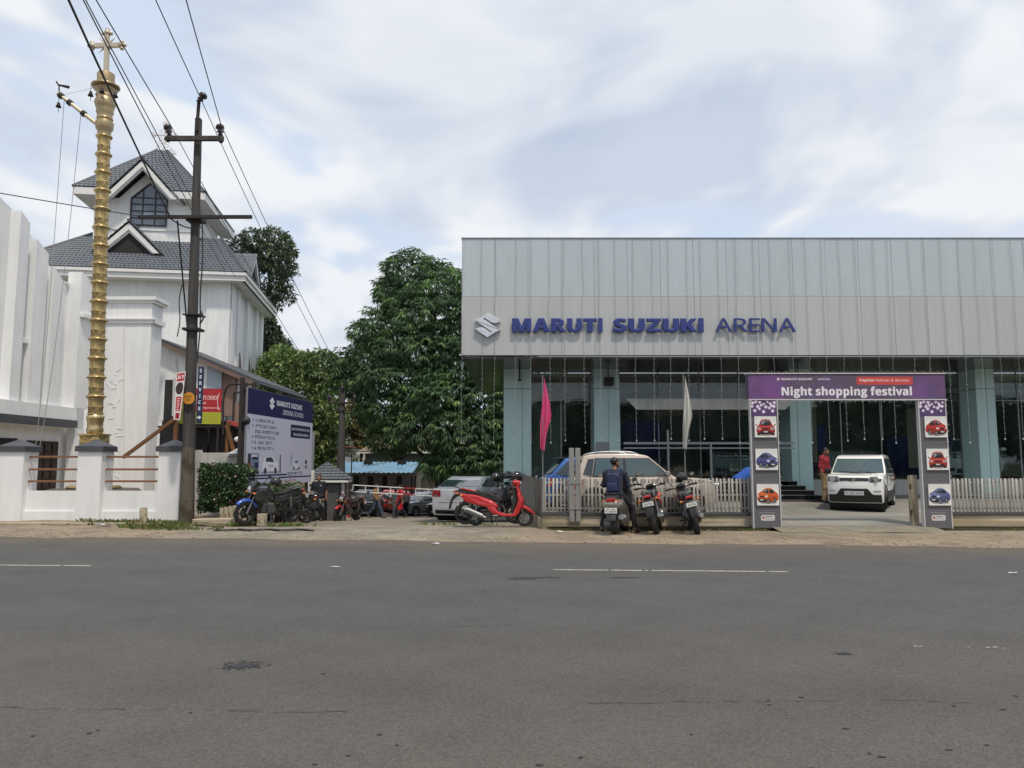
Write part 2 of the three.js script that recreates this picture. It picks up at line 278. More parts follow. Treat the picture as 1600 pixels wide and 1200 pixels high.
  for (let x = 2.7; x < 5; x += 0.04) { if (fbm(x * 4.3, 9, 0, 3) < 0.55 || R() < 0.4) continue; const a = 7.06 - 0.061 * x + R() * 0.04, w = 0.01 + R() * 0.02; l.push(quad([x, 0.0125, -a], [x + 0.03, 0.0125, -a], [x + 0.03, 0.0125, -a - w], [x, 0.0125, -a - w])); }
  struct('edge_marking', mg(l), paintM);
  // oil stains and tar spots lying on the road
  const blot = (x, d, rx, rd2, seed) => { const pts = [], q = rng(seed); for (let a = 0; a < 22; a++) { const t = a / 22 * 6.283, k = 0.7 + 0.4 * fbm(Math.cos(t) + seed, Math.sin(t), 0, 3) + q() * 0.08; pts.push([Math.cos(t) * rx * k, Math.sin(t) * rd2 * k]); } return norm(new THREE.ShapeGeometry(shp(pts)).rotateX(-Math.PI / 2).translate(x, 0.0122, -d)); };
  const soft = [], cluster = (x, d, rx, rd2, n, big) => { for (let k = 0; k < n; k++) { const a = R() * 6.283, q = Math.pow(R(), 0.7), e = 0.75 + 0.5 * fbm(Math.cos(a) * 1.5 + x, Math.sin(a) * 1.5, d, 3), s = (1.15 - q) * big * (0.5 + R()); soft.push(blot(x + Math.cos(a) * q * rx * e, d + Math.sin(a) * q * rd2 * e, s, s * 0.7, 100 + k).translate(0, (k % 23) * 0.00006, 0)); } };
  cluster(-2.12, 6.25, 0.21, 0.16, 150, 0.026); cluster(2.78, 6.62, 0.12, 0.07, 60, 0.018); cluster(0.35, 10.9, 0.5, 0.07, 110, 0.03); cluster(1.55, 10.9, 0.34, 0.06, 80, 0.028); cluster(0.1, 10.75, 0.3, 0.06, 50, 0.025);
  for (const [x0, d0, len, sl] of [[-4.2, 5.15, 3.1, 0.02], [0.4, 5.3, 2.6, -0.05], [2.9, 8.4, 3.4, -0.06], [-6.5, 9.4, 3.2, -0.05], [-1.4, 7.6, 1.6, 0.12]]) { let x = x0, d = d0; while (x < x0 + len) { const nx = x + 0.05 + R() * 0.06, nd = d + sl * 0.08 + (R() - 0.5) * 0.05, w = 0.003 + R() * 0.006; if (R() > 0.2) soft.push(quad([x, 0.0126, -d], [nx, 0.0126, -nd], [nx, 0.0126, -nd - w], [x, 0.0126, -d - w])); x = nx; d = nd; } }
  stuff(struct('road_stain', mg(soft), mat(0.062, 0.062, 0.07, 0.8, { map: rep(tAsph, 0.5) })));
  const spots = [];
  for (let k = 0; k < 46; k++) spots.push(blot(lerp(-4.5, 4.5, R()), lerp(4.1, 6.4, R() * R()), 0.008 + R() * 0.018, 0.006 + R() * 0.01, 20 + k));
  stuff(struct('road_stain', mg(spots), mat(0.03, 0.03, 0.033, 0.8)));
}
struct('forecourt', (() => {
  const xs = [...span(0.85, 26, 0.5), 40], ds = [18.42, ...span(18.9, 27.4, 0.5), 27.9]; const c = (x, d) => { const n = fbm(x * 0.5, 7, d * 0.5, 4); const k = 0.8 + n * 0.34; return [k, k, k]; };
  const g = gridGeo(xs, ds, (x, d) => slabY(d), c); return g;
})(), (() => { const m = M.slab.clone(); m.vertexColors = true; return m; })());
{ // ramp from the verge up to the forecourt, and saw-cut joints in the slab as narrow recessed strips of darker mortar
  const g = gridGeo(span(6.1, 9.9, 0.2), [17.55, 17.75, 17.95, 18.15, 18.42], (x, d) => lerp(0.036, slabY(18.42), smoothstep(d, 17.5, 18.42)) , (x, d) => { const k = 0.8 + 0.4 * fbm(x * 1.3, 1, d * 1.3, 3); return [0.3 * k, 0.265 * k, 0.21 * k]; });
  struct('driveway_ramp', g, mat(1, 1, 1, 0.9, { vertexColors: true, map: rep(tSoil, 1.8) }));
  const j = []; for (const d of [18.55, 20.4, 22.9, 25.4]) j.push(quad([0.95, slabY(d) + 0.003, -d], [25, slabY(d) + 0.003, -d], [25, slabY(d + 0.03) + 0.003, -d - 0.03], [0.95, slabY(d + 0.03) + 0.003, -d - 0.03]));
  struct('forecourt_joint', mg(j), mat(0.07, 0.068, 0.06, 0.9));
}
function WIRES(wire) {
  wire('power line from the pole top insulator over the road', [-8.57, 11.64, -20.05], [-1.7, 12.3, 15], 0.35, 0.013); wire('power line from the arm insulator nearest the brass mast over the road', [-9.29, 10.74, -20.05], [-2.7, 11.6, 15], 0.35, 0.013); wire('power line from the arm insulator farthest from the brass mast over the road', [-7.91, 10.74, -20.05], [1.1, 11.6, 15], 0.35, 0.013);
  wire('power line from the pole top insulator down the lane', [-8.57, 11.64, -20.05], [-8.85, 5.5, -39.9], 0.3); wire('power line from the arm insulator nearest the brass mast down the lane', [-9.29, 10.74, -20.05], [-9.51, 5.0, -39.9], 0.3); wire('power line from the arm insulator farthest from the brass mast down the lane', [-7.91, 10.74, -20.05], [-8.19, 5.0, -39.9], 0.3);
  wire('thick black bundled cable passing close by the mast head', [-9.2, 8.18, -20.1], [-0.2, 13.2, 15], 0.8, 0.021); wire('thin cable from the church hall eave passing the mast cross', [-16.7, 12.6, -44], [-1.3, 11.6, 15], 0.5, 0.016); wire('second thin cable from the church hall eave above the mast', [-16.2, 12.3, -44.4], [-2.0, 11.9, 15], 0.35, 0.014);
  wire('lone thin cable from the lower cross arm past the mast shaft', [-9.9, 8.17, -20.05], [-15.5, 6.35, -7.6], 0.1, 0.012); wire('black and white cable hanging from the lower cross arm to the black board', [-9.0, 8.08, -20.1], [-9.5, 3.95, -22.7], -0.02, 0.022); wire('short black jumper cable between lower cross arm and pole', [-9.2, 8.15, -20.1], [-8.6, 7.85, -20.05], 0.05, 0.018);
}
// ---------------------------------------------------------------- the showroom
const font = new FontLoader();
const boldFont = await font.loadAsync('fonts/droid/droid_sans_bold.typeface.json'), regFont = await font.loadAsync('fonts/droid/droid_sans_regular.typeface.json');
const EMBLEM = (() => { // the S-shaped emblem, 24 units wide, y down
  const s = new THREE.Shape(), Y = (y) => 24 - y;
  s.moveTo(17.369, Y(19.995)); s.bezierCurveTo(13.51, Y(22.39), 12, Y(24), 12, Y(24)); s.lineTo(0.105, Y(15.705)); s.bezierCurveTo(0.105, Y(15.705), 5.108, Y(11.99), 9.291, Y(14.835));
  s.lineTo(14.901, Y(18.717)); s.lineTo(15.584, Y(18.264)); s.lineTo(0.106, Y(7.321)); s.bezierCurveTo(0.106, Y(7.321), 2.332, Y(6.671), 6.63, Y(4.006)); s.bezierCurveTo(10.49, Y(1.609), 12, Y(0), 12, Y(0));
  s.lineTo(23.895, Y(8.296)); s.bezierCurveTo(23.895, Y(8.296), 18.892, Y(12.011), 14.708, Y(9.166)); s.lineTo(9.1, Y(5.281)); s.lineTo(8.417, Y(5.735)); s.lineTo(23.893, Y(16.68)); s.bezierCurveTo(23.893, Y(16.68), 21.669, Y(17.329), 17.369, Y(19.995));
  return s;
})();
function emblemPath(x, cx, cy, h) { // the same on a canvas
  const k = h / 24, X = (v) => cx + (v - 12) * k, Y = (v) => cy + (v - 12) * k; x.beginPath(); x.moveTo(X(17.369), Y(19.995)); x.bezierCurveTo(X(13.51), Y(22.39), X(12), Y(24), X(12), Y(24)); x.lineTo(X(0.105), Y(15.705)); x.bezierCurveTo(X(0.105), Y(15.705), X(5.108), Y(11.99), X(9.291), Y(14.835));
  x.lineTo(X(14.901), Y(18.717)); x.lineTo(X(15.584), Y(18.264)); x.lineTo(X(0.106), Y(7.321)); x.bezierCurveTo(X(0.106), Y(7.321), X(2.332), Y(6.671), X(6.63), Y(4.006)); x.bezierCurveTo(X(10.49), Y(1.609), X(12), Y(0), X(12), Y(0));
  x.lineTo(X(23.895), Y(8.296)); x.bezierCurveTo(X(23.895), Y(8.296), X(18.892), Y(12.011), X(14.708), Y(9.166)); x.lineTo(X(9.1), Y(5.281)); x.lineTo(X(8.417), Y(5.735)); x.lineTo(X(23.893), Y(16.68)); x.bezierCurveTo(X(23.893), Y(16.68), X(21.669), Y(17.329), X(17.369), Y(19.995)); x.closePath(); x.fill();
}
{
  const b = thing('showroom_building', 'long grey panelled car showroom with a deep fascia over dark glass', 'showroom', [8, 0, -27], 0, undefined, true);
  const r = rng(3);
  // fascia cladding: two tiers of tall panels
  let x = -1.6; const pw = 1.055;
  const shade = [0.985, 1, 1.02];
  const ups = shade.map((k) => { const m = M.panelUp.clone(); m.color.multiplyScalar(k); return m; }), lows = shade.map((k) => { const m = M.panelLow.clone(); m.color.multiplyScalar(k); return m; });
  for (let i = 0; x < 21; i++, x += pw) {
    const k = r() * 3 | 0, dz = (r() - 0.5) * 0.008;
    part(b, 'panel', bx(pw - 0.008, 1.865, 0.05, x + pw / 2, 7.806, -24.03 + dz), ups[k]);
    part(b, 'panel', bx(pw - 0.008, 1.885, 0.05, x + pw / 2, 5.915, -24.0 + dz), lows[(k + 1) % 3]);
  }
  part(b, 'fascia_frame', mg(bb(-1.585, 21.05, 4.98, 8.72, -24.038, -24.3), bb(-1.59, -1.5, 4.98, 8.72, -24.3, -35.5), bb(-1.5, 21.05, 8.5, 8.66, -24.3, -36), bb(-1.62, 21.06, 8.745, 8.775, -23.98, -24.3)), M.alu);
  part(b, 'drip_edge', bb(-1.6, 21.05, 4.945, 4.968, -23.97, -24.06), M.darkMetal);
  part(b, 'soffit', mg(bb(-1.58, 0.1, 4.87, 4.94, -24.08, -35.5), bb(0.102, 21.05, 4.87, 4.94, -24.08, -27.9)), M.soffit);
  // the columns, each clad with two strips of glass with a dark joint between
  const col = (x0, x1, joint, z0 = -26.7, dep = 1.0) => part(b, 'column', mg(bb(x0, joint - 0.012, 0.3, 4.865, z0, z0 - dep), bb(joint + 0.012, x1, 0.3, 4.865, z0, z0 - dep), bb(joint - 0.014, joint + 0.014, 0.3, 4.86, z0 - 0.03, z0 - dep + 0.02)), M.aqua);
  col(-0.29, 0.67, 0.36); col(2.86, 3.76, 3.36); col(9.68, 10.4, 9.93); col(16.2, 16.85, 16.55);
  for (const [x0, x1] of [[-0.29, 0.67], [2.86, 3.76], [9.68, 10.4], [16.2, 16.85]]) part(b, 'column_joint', bb(x0 - 0.004, x1 + 0.004, 4.16, 4.18, -26.696, -27.6), M.darkMetal);
  { const g = []; for (let k = 0; k < 5; k++) g.push(bx(0.46, 0.03, 0.04, 3.14, 2.02 + k * 0.06, -26.69).rotateX(0)); part(b, 'vent', mg(g, bb(2.9, 3.38, 1.97, 2.32, -26.693, -26.7)), M.alu); }
  // plinth, floor, rooms behind the glass
  part(b, 'plinth', mg(bb(0.67, 9.6, 0.25, 1.0, -27.62, -27.95), bb(9.6, 21, 0.25, 1.0, -27.62, -27.95)), M.plinth);
  part(b, 'plinth_skirting', bb(10.45, 21, 0.3, 0.47, -27.6, -27.62), M.alu);
  part(b, 'floor', bb(0.5, 21, 0.86, 0.985, -27.96, -36), M.interiorFloor);
  part(b, 'interior_wall', mg(bb(-0.3, 21, 0.2, 4.86, -36, -36.2), bb(-0.3, -0.1, 0.2, 4.86, -27.7, -36), bb(20.8, 21, 0.2, 4.86, -27.9, -36)), M.interiorWall);
  part(b, 'ceiling', bb(0.1, 21, 4.72, 4.86, -27.95, -36), M.interior);
  part(b, 'ceiling_beam', mg([3.2, 7.2, 11.2, 15.2, 19.2].map((q) => bb(q, q + 0.25, 4.4, 4.72, -28, -35.9)), bb(0.3, 20.8, 4.35, 4.55, -30.4, -30.7), bb(0.3, 20.8, 4.3, 4.5, -33, -33.2)), M.interiorWall);
  part(b, 'display_wall', mg(bb(4.2, 6.6, 1, 3.4, -33.9, -34.1), bb(12, 13.4, 1, 3.2, -32.9, -33.1), bb(17, 20, 1, 2.8, -34.9, -35.1)), mat(0.1, 0.12, 0.4, 0.6));
  part(b, 'screen_wall', mg(ext([[0.7, 1.0], [1.72, 1.0], [2.02, 3.72], [0.7, 3.72]], 0.08).translate(0, 0, -28.15), bb(0.7, 2.86, 3.74, 3.8, -28.1, -28.2)), mat(0.2, 0.215, 0.2, 0.7, { map: grimeMap }));
  part(b, 'counter', mg(rb(2.2, 1.05, 0.7, 0.04, 13.4, 1.51, -31), bb(12.25, 14.55, 2.0, 2.05, -30.6, -31.4)), mat(0.25, 0.25, 0.26, 0.4));
  part(b, 'hanging_banner', mg(bb(10.95, 11.3, 1.6, 3.8, -28.5, -28.53), bb(14.7, 15.3, 1.4, 3.6, -28.6, -28.63)), mat(0.22, 0.17, 0.14, 0.8));
  // panes between slim mullions
  const panes = [[0.69, 1.76], [1.78, 2.85], [3.78, 5.28], [5.3, 6.78], [6.8, 8.2], [8.22, 9.66], [10.42, 11.86], [11.88, 13.3], [13.32, 14.74], [14.76, 16.18], [16.87, 18.3], [18.32, 20.7]];
  for (const [a, c] of panes) { part(b, 'pane', bx(c - a, 2.82, 0.012, (a + c) / 2, 2.41, -27.75), M.glass); part(b, 'pane', bx(c - a, 0.99, 0.012, (a + c) / 2, 4.345, -27.75), M.glass); part(b, 'mullion', bb(c - 0.005, c + 0.025, 0.99, 4.86, -27.72, -27.78), M.alu); }
  part(b, 'transom', mg(bb(0.68, 2.86, 3.825, 3.85, -27.71, -27.73), bb(3.77, 9.67, 3.825, 3.85, -27.71, -27.73), bb(10.41, 16.19, 3.825, 3.85, -27.71, -27.73), bb(16.86, 20.8, 3.825, 3.85, -27.71, -27.73)), M.alu);
  part(b, 'door_rail', mg(bb(3.8, 9.6, 2.22, 2.3, -26.15, -26.22), bb(3.8, 9.6, 2.07, 2.12, -26.15, -26.22)), M.alu);
  for (const q of [5.3, 6.75, 8.2]) part(b, 'door_post', bb(q - 0.035, q + 0.035, 0.95, q === 5.3 ? 2.7 : 2.3, -26.14, -26.23), M.alu);
  // entrance canopy and stage
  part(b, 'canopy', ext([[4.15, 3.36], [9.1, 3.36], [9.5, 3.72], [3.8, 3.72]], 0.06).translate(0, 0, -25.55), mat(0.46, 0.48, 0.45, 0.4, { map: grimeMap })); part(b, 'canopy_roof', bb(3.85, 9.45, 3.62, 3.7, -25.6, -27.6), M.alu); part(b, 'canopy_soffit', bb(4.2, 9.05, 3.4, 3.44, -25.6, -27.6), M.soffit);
  part(b, 'entrance_stage', bb(3.8, 9.3, 0.2, 0.985, -26.1, -27.6), M.blackStone);
  for (let k = 0; k < 5; k++) { part(b, 'step', bb(5.4, 9.62 + 0.17 * (4 - k), 0.02, 0.985 - 0.145 * (4 - k), -26.1 + 0.28 * (4 - k) , -26.11), M.blackStone); part(b, 'step_edge', bb(5.4, 9.62 + 0.17 * (4 - k), 0.972 - 0.145 * (4 - k), 0.99 - 0.145 * (4 - k), -26.1 + 0.28 * (4 - k) + 0.006, -26.1 + 0.28 * (4 - k) - 0.03), M.alu); }
  // dark side wing below the overhang
  part(b, 'side_wall', bb(-0.28, -0.18, 0.2, 4.86, -27.72, -35.9), M.interiorWall);

  // raised letters and the emblem
  const blue = mat(0.022, 0.04, 0.2, 0.6);
  const word = (text, f, x0, x1, y0, h, bold, dep) => {
    const g = [...text].map((ch) => { const t = ch === 'I' ? new THREE.BoxGeometry(0.26, 1, dep).translate(0.2, 0.5, dep / 2) : new TextGeometry(ch, { font: f, size: 1, depth: dep, curveSegments: 6, bevelEnabled: bold > 0, bevelSize: bold, bevelThickness: 0.012, bevelSegments: 1 }); t.computeBoundingBox(); return t; });
    const gap = 0.09 - bold * 0.4, gl = g.filter((t, i) => text[i] !== 'I'), lo = Math.min(...gl.map((t) => t.boundingBox.min.y)), hy = Math.max(...gl.map((t) => t.boundingBox.max.y)) - lo, ws = g.map((t) => t.boundingBox.max.x - t.boundingBox.min.x), x00 = g.map((t) => t.boundingBox.min.x);
    const s = (x1 - x0) / (ws.reduce((a, c) => a + c + gap, 0) - gap); let q = x0;
    g.forEach((t, i) => { if (text[i] === 'I') t.scale(1, hy, 1).translate(0, lo, 0); t.translate(-x00[i], -lo, 0); t.scale(s, h / hy, 1); t.translate(q, y0, 0); q += (ws[i] + gap) * s; });
    return g.map((t) => norm(t));
  };
  const sg = thing('fascia_sign', 'raised navy blue showroom name lettering fixed across the grey fascia', 'sign lettering', [4.5, 5.68, -23.9], 0, undefined, true);
  for (const g of [...word('MARUTI', boldFont, 0.0, 2.85, 5.68, 0.45, 0.052, 0.06), ...word('SUZUKI', boldFont, 3.18, 6.03, 5.68, 0.45, 0.052, 0.06), ...word('ARENA', regFont, 6.39, 8.93, 5.69, 0.44, 0, 0.06)]) part(sg, 'letter', g.translate(0, 0, -23.9), blue);
  const em = thing('emblem_sign', 'large chrome S-shaped emblem fixed on the fascia before the lettering', 'emblem', [-0.77, 5.52, -23.9], 0, undefined, true);
  part(em, 'emblem', norm(new THREE.ExtrudeGeometry(EMBLEM, { depth: 1.6, bevelEnabled: true, bevelSize: 0.45, bevelThickness: 0.9, bevelOffset: -0.45, bevelSegments: 2, curveSegments: 8 }).scale(0.0345, 0.0335, 0.036)).translate(-1.18, 5.5, -23.93), mat(0.72, 0.72, 0.73, 0.3, { metalness: 0.85 }));
  // two small loudspeakers on the column heads
  const sp = thing('loudspeaker', 'small black loudspeaker box on the head of the second showroom column', 'loudspeaker', [3.36, 4.4, -26.52]);
  part(sp, 'cabinet', rb(0.32, 0.3, 0.26, 0.02, 0, 0, 0), M.black); part(sp, 'cone', mg(cyl([-0.08, 0, 0.125], [-0.08, 0, 0.145], 0.06), cyl([0.08, 0, 0.125], [0.08, 0, 0.145], 0.06)), M.rubber); part(sp, 'bracket', mg(cyl([0, 0.15, -0.1], [0, 0.47, -0.1], 0.012), bb(-0.05, 0.05, -0.05, 0.05, -0.13, -0.18)), M.iron);
  copy(sp, 'small black loudspeaker box on the column above the white banner arch', [9.98, 4.42, -26.52]);
  single('ceiling_bracket', 'short dark rod hanging from the soffit before the corner column', 'bracket', mg(cyl([0.26, 4.87, -25.9], [0.26, 4.42, -25.9], 0.03), bb(0.2, 0.32, 4.36, 4.42, -25.84, -25.96)), M.iron);
}

// strings of little lamps hanging down the facade
{
  const r = rng(21), LU = 'short string of tiny clear bulbs hanging down the upper tier of fascia panels', LL = 'long string of tiny clear bulbs hanging from mid fascia down before the dark glass';
  const make = (len, z, seed, lower) => {
    const q = rng(seed), o = thing('light_string', lower ? LL : LU, 'light string', [0, 0, 0], 0, lower ? 'long strings of bulbs before the showroom glass' : 'short strings of bulbs on the upper fascia'), pts = [], bulbs = [];
    const n = Math.ceil(len / 0.17); let sx = 0;
    for (let k = 0; k <= n; k++) { sx += (q() - 0.5) * 0.02; pts.push([sx, -k / n * len, (q() - 0.5) * 0.012]); }
    const g = []; for (let k = 0; k < n; k++) g.push(cyl(pts[k], pts[k + 1], 0.0045, 0.0045, 4));
    for (let k = 0; k < n; k++) { const p = pts[k], e = q() * 6.28; bulbs.push(orient(new THREE.CylinderGeometry(0.004, 0.009, 0.032, 5), V(p[0] + Math.cos(e) * 0.012, p[1] - 0.02, p[2] + 0.012), V(p[0] + Math.cos(e) * 0.035, p[1] + 0.012, p[2] + 0.02))); }
    if (lower) { const p = pts[n]; bulbs.push(sph(0.026, p[0], p[1] - 0.02, p[2], 7, 1, 1.2, 1)); }
    part(o, 'cable', mg(g), M.cable); stuff(part(o, 'bulb', mg(bulbs), M.bulb)); return o;
  };
  const tops = [make(1.9, 0, 1), make(1.86, 0, 2), make(1.92, 0, 3)], lows = [make(4.55, 0, 4, 1), make(4.62, 0, 5, 1), make(4.5, 0, 6, 1)];
  let first = 0;
  for (let i = 0; i < 40; i++) {
    const x = -1.58 + i * 0.545 + (r() - 0.5) * 0.16;
    const put = (set, y, z) => { const k = r() * 3 | 0; const o = set[k].userData.done ? copy(set[k], undefined, [0, 0, 0]) : set[k]; delete o.userData.done; set[k].userData.done = 1; o.position.set(x, y, z); o.rotation.z = (r() - 0.5) * 0.03; if (o !== set[k]) delete o.userData.done; };
    put(tops, 8.76, -23.955); put(lows, 6.85, -23.93);
  }
  for (const o of [...tops, ...lows]) delete o.userData.done;
}

// ---------------------------------------------------------------- festival arch over the driveway
function carPrint(x, X, Y, w, h, [hi, md, lo], kind) { // a printed photograph of a car on a pale card, seen from the front (0) or turned (1, 2)
  x.save(); x.translate(X, Y); x.scale(w / 100, h / 80);
  const G = (x0, y0, x1, y1, ...s) => { const g = x.createLinearGradient(x0, y0, x1, y1); s.forEach((c, i) => g.addColorStop(i / (s.length - 1), c)); return g; };
  const C = (f, pts) => { x.fillStyle = f; x.beginPath(); const n = pts.length, m = (a, b) => [(a[0] + b[0]) / 2, (a[1] + b[1]) / 2]; x.moveTo(...m(pts[n - 1], pts[0])); for (let i = 0; i < n; i++) x.quadraticCurveTo(...pts[i], ...m(pts[i], pts[(i + 1) % n])); x.fill(); };
  x.fillStyle = G(0, 0, 0, 80, '#d6d6d3', '#e9e9e6', '#dddcd8'); x.fillRect(0, 0, 100, 80);
  for (let k = 0; k < 6; k++) { x.fillStyle = 'rgba(50,48,46,.13)'; x.beginPath(); x.ellipse(50, 69, 44 - k * 3, 7 - k, 0, 0, 7); x.fill(); }
  const glass = G(0, 14, 0, 40, '#5d666e', '#2a2f35', '#15181c'), bodyG = G(0, 18, 0, 68, hi, md, md, lo);
  if (kind === 0) {
    C(bodyG, [[10, 38], [20, 34], [27, 15], [38, 11], [62, 11], [73, 15], [80, 34], [90, 38], [93, 52], [90, 67], [76, 69], [24, 69], [10, 67], [7, 52]]); C(glass, [[30, 17], [40, 15], [60, 15], [70, 17], [76, 33], [60, 35], [40, 35], [24, 33]]);
    x.fillStyle = 'rgba(215,228,236,.55)'; C('rgba(215,228,236,.5)', [[34, 18], [48, 17], [42, 31], [28, 31]]); C(G(0, 36, 0, 46, hi, md), [[22, 37], [78, 37], [84, 44], [16, 44]]);
    C('#d9dde0', [[12, 42], [28, 44], [26, 51], [12, 50]]); C('#d9dde0', [[88, 42], [72, 44], [74, 51], [88, 50]]); C('#2b2e33', [[15, 44], [24, 45], [22, 49], [14, 48]]); C('#2b2e33', [[85, 44], [76, 45], [78, 49], [86, 48]]);
    C('#1b1d20', [[32, 45], [68, 45], [66, 51], [34, 51]]); C('#191b1e', [[26, 55], [74, 55], [80, 68], [20, 68]]); x.fillStyle = '#c9c9c6'; x.fillRect(40, 57, 20, 4.5); x.fillStyle = '#0f1011'; x.fillRect(11, 64, 13, 8); x.fillRect(76, 64, 13, 8); C(lo, [[3, 31], [12, 30], [13, 36], [5, 36]]); C(lo, [[97, 31], [88, 30], [87, 36], [95, 36]]);
  } else {
    if (kind === 2) { x.translate(100, 0); x.scale(-1, 1); }
    C(bodyG, [[2, 44], [6, 34], [20, 27], [32, 15], [60, 13], [78, 28], [94, 34], [100, 44], [99, 60], [90, 68], [50, 69], [8, 64], [2, 56]]); C(glass, [[17, 32], [30, 19], [58, 17], [74, 31], [60, 34], [30, 35]]); C(md, [[43, 17], [47, 17], [49, 36], [44, 36]]); C('rgba(200,214,224,.4)', [[52, 19], [60, 19], [70, 30], [58, 31]]);
    C(G(0, 30, 0, 46, hi, md), [[50, 35], [76, 32], [95, 38], [88, 42], [56, 42]]); C('rgba(0,0,0,.22)', [[6, 47], [48, 46], [50, 52], [8, 53]]); C('#d8dcdf', [[50, 42], [66, 44], [62, 50], [50, 48]]); C('#d8dcdf', [[90, 42], [99, 42], [98, 48], [91, 48]]); C('#191b1e', [[66, 45], [89, 44], [89, 50], [68, 51]]); C('#191b1e', [[56, 55], [96, 54], [93, 67], [58, 68]]); x.fillStyle = '#cccbc8'; x.fillRect(70, 57, 17, 4.5);
    for (const [a, b, r] of [[20, 61, 9.5], [49, 64, 10]]) { x.fillStyle = '#101112'; x.beginPath(); x.ellipse(a, b, r * 0.7, r, 0, 0, 7); x.fill(); x.fillStyle = '#8e9296'; x.beginPath(); x.ellipse(a + 0.6, b, r * 0.44, r * 0.66, 0, 0, 7); x.fill(); x.fillStyle = '#3b3e42'; for (let k = 0; k < 5; k++) { const t = k * 1.257; x.beginPath(); x.ellipse(a + 0.6 + Math.cos(t) * r * 0.26, b + Math.sin(t) * r * 0.4, r * 0.09, r * 0.14, t, 0, 7); x.fill(); } }
  }
  x.restore();
}
{
  const a = thing('festival_arch', 'purple printed banner arch with grey legs standing over the driveway', 'banner arch', [8, 0.06, -18.3], 0, undefined, true);
  const head = canvasTex(1536, 208, (x, w, h) => {
    const R = rng(8); x.fillStyle = '#584a62'; x.fillRect(0, 0, w, h);
    for (let k = 0; k < 260; k++) { const c = R() < 0.5 ? [150, 70, 160] : R() < 0.5 ? [96, 88, 170] : [70, 58, 84], px = R() < 0.5 ? R() * 260 : R() < 0.5 ? w - R() * 270 : R() * w, py = R() * h, rd = 30 + R() * 90; const g = x.createRadialGradient(px, py, 0, px, py, rd); g.addColorStop(0, `rgba(${c},.12)`); g.addColorStop(1, `rgba(${c},0)`); x.fillStyle = g; x.fillRect(0, 0, w, h); }
    for (let k = 0; k < 500; k++) { x.fillStyle = `rgba(230,215,240,${R() * 0.5})`; x.fillRect(R() * w, R() * h, 1.5, 1.5); }
    x.fillStyle = '#e9e6ec'; x.font = 'bold 92px sans-serif'; x.textBaseline = 'alphabetic'; x.save(); x.translate(250, 176); const m = x.measureText('Night shopping festival').width; x.scale(1030 / m, 1); x.fillText('Night shopping festival', 0, 0); x.strokeStyle = '#e9e6ec'; x.lineWidth = 3; x.strokeText('Night shopping festival', 0, 0); x.restore();
    x.fillStyle = '#f0eef2'; emblemPath(x, 234, 42, 24); x.font = 'bold 24px sans-serif'; x.save(); x.translate(258, 50); x.scale(1.32, 1); x.fillText('MARUTI SUZUKI', 0, 0); x.font = '24px sans-serif'; x.fillText('ARENA', 216, 0); x.restore();
    x.fillStyle = '#c9453f'; x.beginPath(); x.roundRect(846, 22, 440, 66, 10); x.fill(); x.fillStyle = '#f3e4e2'; x.font = 'bold 32px sans-serif'; x.fillText('Popular', 868, 62); x.font = '31px sans-serif'; x.fillText('Vehicles & Services', 994, 62);
  });
  const legTex = (seed) => canvasTex(256, 1216, (x, w, h) => {
    const R = rng(seed); x.fillStyle = '#67676b'; x.fillRect(0, 0, w, h); const g = x.createLinearGradient(0, 0, 0, 170); g.addColorStop(0, '#5a4270'); g.addColorStop(1, '#54406c'); x.fillStyle = g; x.fillRect(0, 0, w, 165);
    for (const [px, py] of [[20, 26], [52, 14], [92, 22], [130, 38], [168, 18], [196, 34], [236, 22], [14, 60], [70, 62], [104, 50], [150, 66], [184, 76], [230, 60], [40, 102], [126, 112], [216, 104], [206, 54], [86, 84]]) { const q = 7 + R() * 5, gr = x.createRadialGradient(px, py, 0, px, py, q * 2.1); gr.addColorStop(0, '#fffafd'); gr.addColorStop(0.4, '#f3e4f5'); gr.addColorStop(1, 'rgba(240,220,240,0)'); x.fillStyle = gr; x.fillRect(px - 26, py - 26, 52, 52); }
    x.fillStyle = '#a9a9ac'; x.fillRect(48, 1070, 160, 4); x.fillStyle = '#d6d3d4'; x.beginPath(); x.roundRect(66, 1092, 136, 54, 16); x.fill(); x.fillStyle = '#b33a3a'; x.beginPath(); x.arc(90, 1118, 11, 0, 7); x.fill(); x.fillStyle = '#33343c'; x.font = 'bold 19px sans-serif'; x.fillText('Popular', 108, 1114); x.font = '15px sans-serif'; x.fillText('maruti suzuki', 106, 1134);
  });
  const face = (t) => { const m = mat(1, 1, 1, 0.55, { map: t, bumpMap: rep(tWallB, 0.9), bumpScale: 0.02 }); return m; };
  const frame = mat(0.5, 0.5, 0.5, 0.6), side = mat(0.13, 0.13, 0.14, 0.7);
  const z0 = -18.3;
  part(a, 'header', bb(5.66, 10.38, 3.115, 3.72, z0 - 0.012, z0 - 0.22), mat(0.09, 0.06, 0.11, 0.7));
  part(a, 'header_print', quad([5.665, 3.115, z0 - 0.006], [10.375, 3.115, z0 - 0.006], [10.375, 3.715, z0 - 0.006], [5.665, 3.715, z0 - 0.006]), face(head));
  part(a, 'header_trim', mg(bb(5.65, 10.39, 3.72, 3.745, z0 + 0.012, z0 - 0.24), bb(5.65, 10.39, 3.09, 3.112, z0 + 0.012, z0 - 0.1)), mat(0.62, 0.61, 0.6, 0.5));
  const pic = [[['#c65a4e', '#a8322a', '#6e1d18'], ['#7f83b4', '#4c4f84', '#2c2e54'], ['#dd8450', '#c95a26', '#7c3413']], [['#c8584e', '#ad322b', '#701d18'], ['#cc6054', '#b0392f', '#742019'], ['#8d97bd', '#5a658f', '#343c5c']]], kinds = [[0, 1, 2], [1, 0, 2]];
